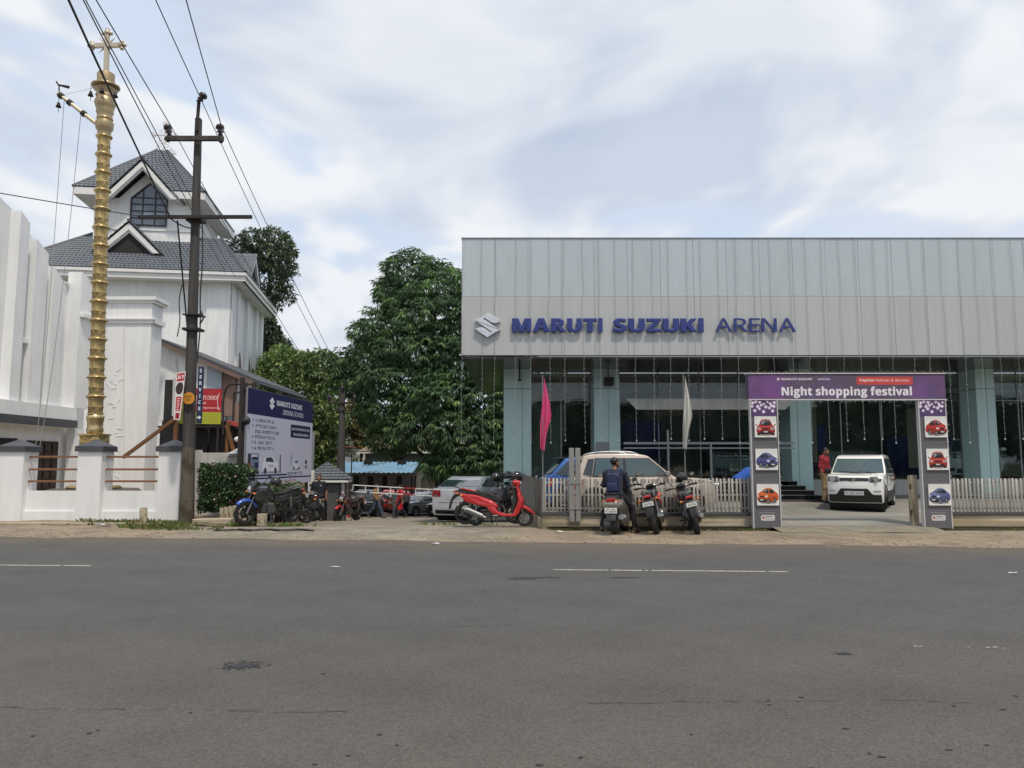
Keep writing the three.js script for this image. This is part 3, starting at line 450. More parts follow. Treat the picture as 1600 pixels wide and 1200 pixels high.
  [5.70, 9.72].forEach((x0, s) => {
    const x1 = x0 + 0.62, xb = x0 + 0.0;
    part(a, 'leg', bb(x0, x1, 0.07, 3.09, z0 - 0.012, z0 - 0.1), side); part(a, 'leg_print', quad([x0, 0.07, z0 - 0.005], [x1, 0.07, z0 - 0.005], [x1, 3.09, z0 - 0.005], [x0, 3.09, z0 - 0.005]), face(legTex(30 + s)));
    part(a, 'leg_trim', mg(bb(x0 - 0.025, x0, 0.06, 3.1, z0 + 0.01, z0 - 0.11), bb(x1, x1 + 0.025, 0.06, 3.1, z0 + 0.01, z0 - 0.11)), frame);
    [2.2, 1.43, 0.6].forEach((y, k) => { const w = 0.52, h = 0.5, px = x0 + 0.07 + (s ? 0.03 : 0), tx = canvasTex(256, 246, (x) => carPrint(x, 0, 0, 256, 246, pic[s][k], kinds[s][k]));
      const o = part(a, 'picture_board', bb(px, px + w, y, y + h, z0 + 0.002, z0 + 0.03), mat(0.7, 0.7, 0.68, 0.6)); part(o, 'picture', quad([px, y, z0 + 0.034], [px + w, y, z0 + 0.034], [px + w, y + h, z0 + 0.034], [px, y + h, z0 + 0.034]), mat(1, 1, 1, 0.45, { map: tx })); });
  });
  const bulbs = []; const R = rng(4);
  for (let x = 5.7; x < 10.4; x += 0.165) { bulbs.push(sph(0.014, x + R() * 0.04, 3.755 + R() * 0.02, z0 + 0.02, 6)); bulbs.push(sph(0.014, x + R() * 0.05, 3.07 - R() * 0.03, z0 + 0.02, 6)); }
  for (let y = 0.4; y < 3.05; y += 0.21) for (const x of [5.66, 6.36, 9.68, 10.38]) bulbs.push(sph(0.014, x + (R() - 0.5) * 0.03, y + R() * 0.06, z0 + 0.02, 6));
  stuff(part(a, 'bulb', mg(bulbs), M.bulb));
}

// ---------------------------------------------------------------- fences of the forecourt
{
  const wallL = thing('boundary_wall', 'low stained concrete wall under the slat fence beside the parked motorbikes', 'low wall', [3.2, 0, -18.6], 0, undefined, true);
  part(wallL, 'wall', smoothed(rb(5.02, 0.42, 0.24, 0.02, 3.24, 0.14, -18.68)), M.concrete); part(wallL, 'coping', bb(0.7, 5.76, 0.352, 0.41, -18.52, -18.84), M.fenceRail);
  const wallR = thing('boundary_wall', 'low stained concrete wall under the slat fence beyond the arch', 'low wall', [13.4, 0, -18.6], 0, undefined, true);
  part(wallR, 'wall', smoothed(rb(6.2, 0.46, 0.24, 0.02, 13.3, 0.12, -18.68)), M.concreteCream); part(wallR, 'coping', bb(10.2, 16.4, 0.352, 0.41, -18.52, -18.84), M.fenceRail);
  const fence = (label, x0, x1, seed) => {
    const f = thing('slat_fence', label, 'fence', [(x0 + x1) / 2, 0.41, -18.66]), r = rng(seed), n = Math.floor((x1 - x0) / 0.094), o = -(x0 + x1) / 2;
    const sl = [0, 1, 2].map((k) => smoothed(rb(0.05, 0.8 + k * 0.006, 0.018, 0.005, 0, 0.4, 0)));
    const ms = [0.85, 1, 1.12].map((k) => { const m = M.fenceGrey.clone(); m.color.multiplyScalar(k); return m; });
    for (let k = 0; k <= n; k++) { const m = part(f, 'slat', sl[k % 3], ms[r() * 3 | 0]); m.position.set(x0 + 0.04 + k * 0.094 + o, 0.005 + r() * 0.012, 0.02); m.rotation.z = (r() - 0.5) * 0.03; }
    for (const y of [0.1, 0.42, 0.72]) part(f, 'rail', bb(x0 + o, x1 + o, y - 0.02, y + 0.02, -0.002, -0.03), M.fenceGrey);
    for (let x = x0; x <= x1 + 0.01; x += (x1 - x0) / 3) part(f, 'post', rb(0.07, 0.84, 0.06, 0.008, x + o, 0.42, 0.015), M.channel);
    return f;
  };
  fence('grey slat fence on the low wall between corner post and banner arch', 0.76, 5.72, 41);
  fence('grey slat fence on the low wall beyond the banner arch', 10.42, 16.3, 42);
  // sheet fence along the lane
  const s = thing('sheet_fence', 'grey corrugated sheet fence running back along the lane from the corner', 'fence', [0.74, 0.3, -18.7]);
  const A = V(0, 0, 0), B = V(-0.62, 0.0, -12.3), n = 5, dir = B.clone().sub(A).normalize(), nor = V(dir.z, 0, -dir.x);
  for (let k = 0; k < n; k++) {
    const L = 12.3 / n, pos = [], idx = [], uv = [], N2 = 100, h = 0.9;
    for (let i = 0; i <= N2; i++) { const t = k * L + i / N2 * (L - 0.02), p = A.clone().addScaledVector(dir, t).addScaledVector(nor, 0.018 * Math.sin(i / N2 * L / 0.12 * 6.283)); for (const y of [0, h]) { pos.push(p.x, y, p.z); uv.push(t, y); } if (i) { const q = i * 2; idx.push(q - 2, q, q - 1, q, q + 1, q - 1); } }
    const g = new THREE.BufferGeometry(); g.setAttribute('position', new THREE.Float32BufferAttribute(pos, 3)); g.setAttribute('uv', new THREE.Float32BufferAttribute(uv, 2)); g.setIndex(idx); g.computeVertexNormals();
    const sm = M.sheet.clone(); sm.side = THREE.DoubleSide; part(s, 'sheet', norm(g), sm); part(s, 'post', rb(0.06, 1.0, 0.06, 0.01, A.x + dir.x * L * k + 0.05, 0.45, A.z + dir.z * L * k), M.channel);
  }
  part(s, 'base_wall', mg(bar(V(0.02, -0.28, 0), V(-0.6, -0.62, -12.3), 0.2, 0.55)), M.concrete); part(s, 'rail', bar(V(0.02, 0.0, 0), V(-0.6, -0.02, -12.3), 0.1, 0.05), M.fenceRail);
  const c = thing('steel_channel', 'tall upright pair of grey steel channels standing in the slat fence', 'steel post', [1.5, 0.2, -18.5]);
  for (const x of [-0.075, 0.075]) part(c, 'channel', mg(rb(0.12, 1.74, 0.02, 0.006, x, 0.88, 0.05), rb(0.02, 1.74, 0.08, 0.006, x - 0.05, 0.88, 0.01), rb(0.02, 1.74, 0.08, 0.006, x + 0.05, 0.88, 0.01)), M.channel);
  part(c, 'cleat', mg(bb(-0.14, 0.14, 0.9, 0.94, 0.062, 0.075), bb(-0.14, 0.14, 0.3, 0.34, 0.062, 0.075)), M.channel);
  const gp = thing('gate_post', 'short stained concrete gate post beside the banner arch leg', 'gate post', [9.63, 0.06, -18.62]); part(gp, 'post', smoothed(rb(0.16, 1.24, 0.16, 0.015, 0, 0.62, 0)), M.concrete); part(gp, 'hinge', mg(cyl([-0.085, 0.3, 0.06], [-0.085, 0.42, 0.06], 0.02), cyl([-0.085, 0.9, 0.06], [-0.085, 1.02, 0.06], 0.02)), M.iron);
  // limp flags on thin staffs
  const flag = (label, X, d, y0, yTop, yLow, mt, seed, w) => {
    const f = thing('flag', label, 'flag', [X, y0, -d]), q = rng(seed);
    part(f, 'staff', cyl([0, 0, 0], [0, yTop - y0 + 0.06, 0], 0.013, 0.009, 8), M.channel);
    const pos = [], uv = [], idx = [], nu = 22, nv = 26, H = yTop - yLow;
    for (let j = 0; j <= nv; j++) { const v = j / nv; for (let i = 0; i <= nu; i++) { const u = i / nu; const spread = w * Math.pow(Math.sin(Math.min(1, v * 1.25 + 0.02) * 1.57), 1.2) * (v < 0.66 ? 1 : lerp(1, 0.62, (v - 0.66) / 0.34)); const fold = Math.sin(u * 11 + v * 3.4) * 0.075 * v + Math.sin(u * 23 + 1 + v * 2) * 0.02 * v; pos.push((u - 0.42) * spread + Math.sin(v * 4) * 0.03 + 0.04, yTop - y0 - v * H + (u - 0.5) * (u - 0.5) * 0.3 * v * (q() * 0.04 + 0.98) - Math.abs(u - 0.3) * 0.18 * v + (u > 0.55 ? (u - 0.55) * 1.3 * v * v : 0), 0.03 + fold); uv.push(u, v); } }
    for (let j = 0; j < nv; j++) for (let i = 0; i < nu; i++) { const a = j * (nu + 1) + i; idx.push(a, a + nu + 1, a + 1, a + 1, a + nu + 1, a + nu + 2); }
    const g = new THREE.BufferGeometry(); g.setAttribute('position', new THREE.Float32BufferAttribute(pos, 3)); g.setAttribute('uv', new THREE.Float32BufferAttribute(uv, 2)); g.setIndex(idx); g.computeVertexNormals(); part(f, 'cloth', norm(g), mt);
  };
  flag('bright pink flag hanging limp before the corner column', 0.76, 19.1, 0.3, 3.72, 1.92, mat(0.72, 0.075, 0.24, 0.85, { side: THREE.DoubleSide, transmission: 0.25, thickness: 0 }), 5, 0.29);
  flag('white flag hanging limp before the entrance canopy', 4.28, 19.1, 0.3, 3.75, 1.95, mat(0.62, 0.62, 0.58, 0.85, { side: THREE.DoubleSide, transmission: 0.25, thickness: 0 }), 6, 0.25);
}
// ---------------------------------------------------------------- church side
function roofTiles(a, b, c, d, tw = 0.3, th = 0.34, out = []) { // courses of pan tiles on the plane a-b (eave) to d-c (top)
  const A = P3(a), B = P3(b), C = P3(c), D = P3(d), n = B.clone().sub(A).cross(D.clone().sub(A)).normalize(), rows = Math.max(2, Math.round(A.clone().lerp(B, 0.5).distanceTo(D.clone().lerp(C, 0.5)) / th)), pos = [];
  const at = (l, r, u, h) => l.clone().lerp(r, u).addScaledVector(n, h);
  for (let j = 0; j < rows; j++) {
    const t0 = j / rows - 0.06 / rows * (j > 0), t1 = (j + 1) / rows, l0 = A.clone().lerp(D, Math.max(0, t0)), r0 = B.clone().lerp(C, Math.max(0, t0)), l1 = A.clone().lerp(D, t1), r1 = B.clone().lerp(C, t1), w = l0.distanceTo(r0), k = Math.max(1, Math.round(w / tw));
    for (let i = 0; i < k; i++) {
      const u = [i / k, (i + 0.3) / k, (i + 0.7) / k, (i + 1) / k], hh = [0.012, 0.055, 0.055, 0.012].map((v) => v * tw / 0.3);
      for (let s = 0; s < 3; s++) {
        const p0 = at(l0, r0, u[s], hh[s] + 0.035), p1 = at(l0, r0, u[s + 1], hh[s + 1] + 0.035), p2 = at(l1, r1, u[s + 1], hh[s + 1]), p3 = at(l1, r1, u[s], hh[s]);
        for (const p of [p0, p1, p2, p0, p2, p3]) pos.push(p.x, p.y, p.z);
        const q0 = at(l0, r0, u[s], 0), q1 = at(l0, r0, u[s + 1], 0); for (const p of [q0, q1, p1, q0, p1, p0]) pos.push(p.x, p.y, p.z);
      }
    }
  }
  const g = new THREE.BufferGeometry(); g.setAttribute('position', new THREE.Float32BufferAttribute(pos, 3)); g.computeVertexNormals(); out.push(uvm(g)); return out;
}
const prism = (pts, z0, z1) => uvm(ext(pts, Math.abs(z1 - z0)).translate(0, 0, (z0 + z1) / 2));   // outline in x, y between two z
{
  // the church front, seen along its face: it looks across the yard (towards +x)
  const c = thing('white_church', 'white church front with tall stepped buttress fins and a porch slab', 'church', [-19.6, 0, -30], 0, undefined, true);
  const px = (p) => 19.5 * 1200 / (800 - p); // distance along the face
  const wallX = -19.5, panels = [[20, 29.9, 14.2, 11.2], [29.9, 31.2, 11.05, 10.25], [31.2, 32.4, 10.25, 9.3], [32.4, 34.95, 9.35, 9.35]];
  for (const [d0, d1, h0, h1] of panels) part(c, 'wall', uvm(ext([[d0, 0], [d1, 0], [d1, h1], [d0, h0]], 0.6).rotateY(Math.PI / 2).translate(wallX - 0.3, 0, 0)), M.white);
  for (const [d, w, h, h2, dx] of [[29.05, 0.6, 11.35, 11.05, 0.4], [30.16, 0.8, 10.55, 10.15, 0.4], [31.4, 0.8, 9.75, 9.2, 0.4]]) part(c, 'buttress', uvm(ext([[d, 3.96], [d + w, 3.96], [d + w, h2], [d, h]], dx).rotateY(Math.PI / 2).translate(wallX + dx / 2 + 0.003, 0, 0)), M.white);
  part(c, 'corner_pier', mg(uvm(ext([[33.1, 3.96], [34.1, 3.96], [34.1, 9.65], [33.1, 9.95]], 0.6).rotateY(Math.PI / 2).translate(wallX + 0.303, 0, 0)), bb(-18.89, -18.7, 7.95, 8.1, -33.1, -34.1)), M.white);
  part(c, 'coping', mg(bb(-19.6, -19.4, 9.36, 9.44, -32.3, -33.05)), M.trim);
  part(c, 'niche', mg(bb(-19.497, -19.47, 3.97, 6.3, -29.95, -30.1)), M.whiteWall2); part(c, 'niche_frame', mg(bb(-19.49, -19.2, 6.3, 6.5, -29.66, -30.15)), M.white);
  part(c, 'porch_slab', bb(-19.49, -18.9, 3.42, 3.95, -24, -33.3), M.white); part(c, 'porch_edge', bb(-19.4, -18.86, 3.1, 3.415, -24, -33.35), M.capGrey); part(c, 'porch_soffit', bb(-19.49, -18.95, 3.05, 3.095, -24, -33.3), M.white);
  const dr = part(c, 'door', bb(-19.5, -19.44, 0.1, 2.5, -30.9, -33.0), M.doorWood); const dm = []; for (let k = 0; k < 4; k++) for (let j = 0; j < 6; j++) dm.push(bx(0.05, 0.3, 0.4, -19.42, 0.35 + j * 0.38, -31.15 - k * 0.53)); part(dr, 'panel', mg(dm), M.doorWood);
  part(c, 'doorway', bb(-19.5, -19.46, 0.1, 2.55, -28, -30.3), M.dark);
  part(c, 'porch_column', bb(-19.3, -18.95, 0, 3.05, -33.35, -34.05), M.white);
  // facing block with its cornice and string course
  const b = thing('church_annexe_block', 'tall plain white rendered block with a cornice behind the brass mast', 'building', [-17.9, 0, -36], 0, undefined, true);
  part(b, 'wall', bb(-19.4, -16.75, 0, 9.0, -35.2, -36.3), M.white);
  part(b, 'cornice', mg(bb(-19.4, -16.6, 9.003, 9.12, -35.1, -36.4), bb(-19.4, -16.52, 9.12, 9.28, -35.02, -36.5)), M.trim);
  part(b, 'string_course', mg(bb(-19.4, -16.65, 8.05, 8.2, -35.12, -35.197), bb(-19.4, -16.55, 8.2, 8.26, -35.06, -35.197), bb(-16.747, -16.6, 8.05, 8.26, -35.2, -36.3)), M.trim);
  { const g = [], R = rng(9); for (let k = 0; k < 34; k++) { const x = -18.75 + R() * 0.75, y = 0.9 + R() * 5; g.push(bar(V(x, y, -35.19), V(x + (R() - 0.3) * 0.5, y + (R() - 0.4) * 0.28, -35.19), 0.014 + R() * 0.016, 0.02)); } stuff(part(b, 'rough_render', mg(g), M.white)); }
  part(b, 'downpipe', cyl([-17.55, 0, -35.15], [-18.0, 7.9, -35.15], 0.022), M.trim);
}
{
  // the tall parish hall with its tiled roofs and square lantern tower, turned a little
  const T = 0.143, h = thing('parish_hall', 'tall white hall with blue grey tiled roofs and a square lantern tower', 'church hall', [-16.5, 0, -44.3], T);
  const W0 = -11.2, D0 = -9.5;
  part(h, 'wall', mg(bb(W0, 0, -2, 12.2, 0, D0)), M.white);
  part(h, 'pilaster', mg(bb(-1.3, 0.12, -2, 12.1, 0.003, 0.14), bb(0.003, 0.14, -2, 12.1, 0.14, -0.9)), M.white);
  part(h, 'wall_band', bb(-4.6, -0.9, 6.1, 6.2, 0.14, 0.2), M.trim);
  // the side: pilasters and two pointed niches
  for (const z of [-1.2, -4.2, -7.2, -9.1]) part(h, 'pilaster', bb(0.003, 0.2, -2, 12.1, z, z - 0.7), M.white);
  for (const z of [-2.95, -5.9]) { const s = shp([[-0.55, 0], [0.55, 0], [0.55, 1.9], [0.5, 2.4], [0.3, 2.9], [0, 3.4], [-0.3, 2.9], [-0.5, 2.4], [-0.55, 1.9]]); part(h, 'pointed_niche', ext(s, 0.05).rotateY(Math.PI / 2).translate(0.03, 5.0, z), M.pinkWall); part(h, 'niche_sill', bb(0.003, 0.3, 4.85, 5.0, z + 0.75, z - 0.75), M.trim); }
  // eaves and main roof
  const e = 0.95, y0 = 12.55, tw = { x0: -8.35, x1: -2.75, z0: -1.55, z1: -8.0 };
  const E = [[W0 - e, y0, e], [e, y0, e], [e, y0, D0 - e], [W0 - e, y0, D0 - e]], Tp = [[tw.x0 - 0.2, 15.35, tw.z0 - 0.6], [tw.x1 + 1.6, 15.35, tw.z0 - 0.6], [tw.x1 + 1.6, 15.35, tw.z1], [tw.x0 - 0.2, 15.35, tw.z1]];
  part(h, 'eave', mg(bb(W0 - e, e, y0 - 0.5, y0 - 0.05, e - 0.06, e - 0.16), bb(e - 0.16, e - 0.06, y0 - 0.5, y0 - 0.05, e - 0.16, D0 - e), bb(W0 - e, e, y0 - 0.5, y0 - 0.44, e - 0.162, D0 - e), bb(W0 - e, W0 - e + 0.1, y0 - 0.44, y0 - 0.05, e - 0.17, D0 - e)), M.trim);
  part(h, 'gutter', mg(bb(W0 - e, e + 0.06, y0 - 0.2, y0 - 0.03, e - 0.055, e + 0.05), bb(e - 0.055, e + 0.05, y0 - 0.2, y0 - 0.03, e - 0.056, D0 - e)), M.trim);
  const roofs = []; for (let k = 0; k < 4; k++) roofTiles(E[k], E[(k + 1) % 4], Tp[(k + 1) % 4], Tp[k], 0.23, 0.26, roofs);
  const roof = stuff(part(h, 'roof_tiles', mg(roofs), M.roofTile));
  part(h, 'roof_deck', (() => { const g = []; for (let k = 0; k < 4; k++) g.push(quad(E[k], E[(k + 1) % 4], Tp[(k + 1) % 4], Tp[k])); g.push(quad(Tp[0], Tp[1], Tp[2], Tp[3])); return mg(g).translate(0, -0.04, 0); })(), M.capGrey);
  part(h, 'hip_cap', mg([0, 1].map((k) => cyl(E[k], Tp[k], 0.12, 0.12, 7))), M.capGrey);
  // lantern tower
  part(h, 'tower_wall', bb(tw.x0, tw.x1, 13.6, 17.45, tw.z0, tw.z1), M.white);
  const te = 0.9, ty = 17.75, tE = [[tw.x0 - te, ty, tw.z0 + te], [tw.x1 + te, ty, tw.z0 + te], [tw.x1 + te, ty, tw.z1 - te], [tw.x0 - te, ty, tw.z1 - te]], cx = (tw.x0 + tw.x1) / 2, cz = (tw.z0 + tw.z1) / 2, ap = [[cx - 0.3, 21.7, cz + 0.3], [cx + 0.3, 21.7, cz + 0.3], [cx + 0.3, 21.7, cz - 0.3], [cx - 0.3, 21.7, cz - 0.3]];
  const tr = []; for (let k = 0; k < 4; k++) roofTiles(tE[k], tE[(k + 1) % 4], ap[(k + 1) % 4], ap[k], 0.25, 0.28, tr);
  { const p = tr[0].attributes.position, u = tr[0].attributes.uv, P = [], U = []; for (let i = 0; i < p.count; i += 3) { const x = (p.getX(i) + p.getX(i + 1) + p.getX(i + 2)) / 3 - cx - 0.1, y = (p.getY(i) + p.getY(i + 1) + p.getY(i + 2)) / 3 - 17.2; if (y < (1 - Math.abs(x) / 2.0) * 2.25) continue; for (let k = i; k < i + 3; k++) { P.push(p.getX(k), p.getY(k), p.getZ(k)); U.push(u.getX(k), u.getY(k)); } } const g = new THREE.BufferGeometry(); g.setAttribute('position', new THREE.Float32BufferAttribute(P, 3)); g.setAttribute('uv', new THREE.Float32BufferAttribute(U, 2)); g.computeVertexNormals(); tr[0] = g; }
  stuff(part(h, 'roof_tiles', mg(tr), M.roofTile));
  part(h, 'roof_deck', (() => { const g = []; for (let k = 1; k < 4; k++) g.push(quad(tE[k], tE[(k + 1) % 4], ap[(k + 1) % 4], ap[k])); g.push(quad(ap[0], ap[1], ap[2], ap[3])); return mg(g).translate(0, -0.03, 0); })(), M.capGrey);
  part(h, 'hip_cap', mg([0, 1].map((k) => cyl(tE[k], ap[k], 0.11, 0.11, 7))), M.capGrey);
  part(h, 'tower_eave', mg(bb(tE[0][0], cx - 1.75, ty - 0.42, ty - 0.03, tw.z0 + te - 0.1, tw.z0 + te), bb(cx + 1.75, tE[1][0], ty - 0.42, ty - 0.03, tw.z0 + te - 0.1, tw.z0 + te), bb(tE[1][0] - 0.1, tE[1][0], ty - 0.42, ty - 0.03, tw.z0 + te - 0.102, tw.z1 - te), bb(tE[0][0], tE[0][0] + 0.1, ty - 0.42, ty - 0.03, tw.z0 + te - 0.102, tw.z1 - te), bb(tE[0][0], cx - 1.75, ty - 0.46, ty - 0.423, tw.z0 + te, tw.z0), bb(cx + 1.75, tE[1][0], ty - 0.46, ty - 0.423, tw.z0 + te, tw.z0), bb(tE[0][0], tw.x0, ty - 0.46, ty - 0.423, tw.z0, tw.z1 - te), bb(tw.x1, tE[1][0], ty - 0.46, ty - 0.423, tw.z0, tw.z1 - te)), M.trim);
  // gables: raking white boards over a white face
  const gable = (cx2, yb, half, rise, zf, zb, faceM, faceName, faceZ) => {
    const t = 0.34;
    part(h, 'gable_board', mg(ext([[-half, 0], [-half + t, -0.0], [0, rise - t * 1.15], [half - t, 0], [half, 0], [0, rise]], 0.16).translate(cx2, yb, zf + 0.1), ext([[-half + t * 0.9, 0], [-half + t * 1.35, 0], [0, rise - t * 1.6], [half - t * 1.35, 0], [half - t * 0.9, 0], [0, rise - t * 1.08]], 0.1).translate(cx2, yb, zf + 0.02)), M.trim);
    part(h, faceName, ext([[-half + 0.3, 0], [half - 0.3, 0], [0, rise - 0.42]], 0.08).translate(cx2, yb, faceZ ?? zf - 0.1), faceM);
    const q = []; roofTiles([cx2 - half - 0.16, yb - 0.06, zb], [cx2 - half - 0.16, yb - 0.06, zf + 0.26], [cx2, yb + rise + 0.1, zf + 0.26], [cx2, yb + rise + 0.1, zb], 0.3, 0.33, q); roofTiles([cx2 + half + 0.16, yb - 0.06, zf + 0.26], [cx2 + half + 0.16, yb - 0.06, zb], [cx2, yb + rise + 0.1, zb], [cx2, yb + rise + 0.1, zf + 0.26], 0.3, 0.33, q);
    stuff(part(h, 'gable_tiles', mg(q), M.roofTile)); part(h, 'gable_ridge', cyl([cx2, yb + rise + 0.14, zb], [cx2, yb + rise + 0.14, zf + 0.28], 0.1, 0.1, 7), M.capGrey);
  };
  gable(cx + 0.1, 17.2, 2.05, 2.3, tw.z0 + 0.8, cz + 0.8, M.white, 'gable_face', tw.z0 - 0.02);
  gable(cx - 0.3, 13.75, 1.75, 1.75, -0.25, tw.z0 - 0.5, M.shade, 'gable_louvre');
  // side dormer over the lane face
  { const yb = 13.2; part(h, 'side_dormer', ext([[-1.5, 0], [1.5, 0], [0, 1.5]], 0.1).rotateY(Math.PI / 2).translate(0.35, yb, -4.2), M.shade); part(h, 'gable_board', ext([[-1.75, -0.1], [-1.4, -0.1], [0, 1.3], [1.4, -0.1], [1.75, -0.1], [0, 1.7]], 0.16).rotateY(Math.PI / 2).translate(0.5, yb, -4.2), M.trim); const q = []; roofTiles([0.65, yb - 0.1, -2.35], [0.65, yb - 0.1 + 0, -2.36], [0.65, yb + 1.8, -4.2], [-2.2, yb + 1.8, -4.2], 0.3, 0.33, q); roofTiles([-2.2, yb - 0.1, -2.4], [0.66, yb - 0.1, -2.4], [0.66, yb + 1.75, -4.2], [-2.2, yb + 1.75, -4.2], 0.3, 0.33, q); roofTiles([0.66, yb - 0.1, -6.0], [-2.2, yb - 0.1, -6.0], [-2.2, yb + 1.75, -4.2], [0.66, yb + 1.75, -4.2], 0.3, 0.33, q); stuff(part(h, 'gable_tiles', mg(q), M.roofTile)); }
  // the big pointed tower window
  const wx = cx + 0.3, wy = 15.85, wz = tw.z0 + 0.03, hw = 0.98, hs = 1.6, top = 2.5;
  const fr = part(h, 'window', ext((() => { const s = shp([[-hw - 0.07, -0.07], [hw + 0.07, -0.07], [hw + 0.07, hs], [0, top + 0.1], [-hw - 0.07, hs]]); s.holes.push(new THREE.Path([[-hw, 0], [hw, 0], [hw, hs - 0.03], [0, top], [-hw, hs - 0.03]].map(([x, y]) => new THREE.Vector2(x, y)))); return s; })(), 0.1).translate(wx, wy, wz + 0.05), M.darkMetal);
  part(fr, 'bar', mg([-0.35, 0.36].map((x) => bb(wx + x - 0.03, wx + x + 0.03, wy, wy + (x < 0 ? top - 0.33 : top - 0.34), wz + 0.03, wz + 0.08)), [0.42, 0.84, 1.26, 1.66].map((y) => bb(wx - hw, wx + hw, wy + y - 0.025, wy + y + 0.025, wz + 0.035, wz + 0.075))), M.darkMetal);
  const pm = [mat(0.1, 0.12, 0.15, 0.05, { clearcoat: 1 }), mat(0.22, 0.26, 0.31, 0.06, { clearcoat: 1 })], R = rng(6);
  for (let i = 0; i < 3; i++) for (let j = 0; j < 4; j++) { const xa = [-hw, -0.35, 0.36][i], xb = [-0.35, 0.36, hw][i], g = bb(wx + xa, wx + xb, wy + j * 0.42, wy + j * 0.42 + 0.42, wz + 0.008, wz + 0.02); g.rotateY((R() - 0.5) * 0.0); part(fr, 'pane', g, pm[i === 0 ? 0 : (R() * 2 | 0)]); }
  part(fr, 'pane', ext([[-hw, 0], [hw, 0], [0, top - 1.68]], 0.012).translate(wx, wy + 1.68, wz + 0.014), pm[0]);
  part(h, 'tower_band', bb(tw.x0 - 0.06, tw.x1 + 0.06, 15.5, 15.62, tw.z0 + 0.06, tw.z1), M.trim);
  // lattice cross on the apex
  const cr = thing('roof_cross', 'white filigree cross standing on the peak of the tower roof', 'cross', [0, 0, 0]);
  const wp = V(cx, 21.65, cz).applyAxisAngle(V(0, 1, 0), T).add(V(-16.5, 0, -44.3)); cr.position.copy(wp); cr.rotation.y = T;
  const g = [bar(V(0, 0, 0), V(0, 2.0, 0), 0.09, 0.09), bar(V(-0.62, 1.22, 0), V(0.62, 1.22, 0), 0.09, 0.09)];
  for (const [x, y] of [[0, 2.0], [-0.66, 1.22], [0.66, 1.22]]) for (let k = 0; k < 5; k++) { const a = k / 5 * 6.283; g.push(norm(new THREE.TorusGeometry(0.09, 0.022, 5, 10).translate(x + Math.cos(a) * 0.1, y + Math.sin(a) * 0.1, 0))); }
  part(cr, 'cross', mg(g), M.trim);
  const sc = []; for (const s of [-1, 1]) for (const [x, y, r] of [[0.28, 0.3, 0.2], [0.45, 0.16, 0.15], [0.2, 0.75, 0.13], [0.24, 1.48, 0.1], [0.24, 0.98, 0.1], [0.62, 0.1, 0.1]]) sc.push(norm(new THREE.TorusGeometry(r, 0.025, 5, 14).translate(s * x, y, 0))); part(cr, 'scrollwork', mg(sc, bar(V(-0.75, 0.02, 0), V(0.75, 0.02, 0), 0.08, 0.1)), M.trim);
}
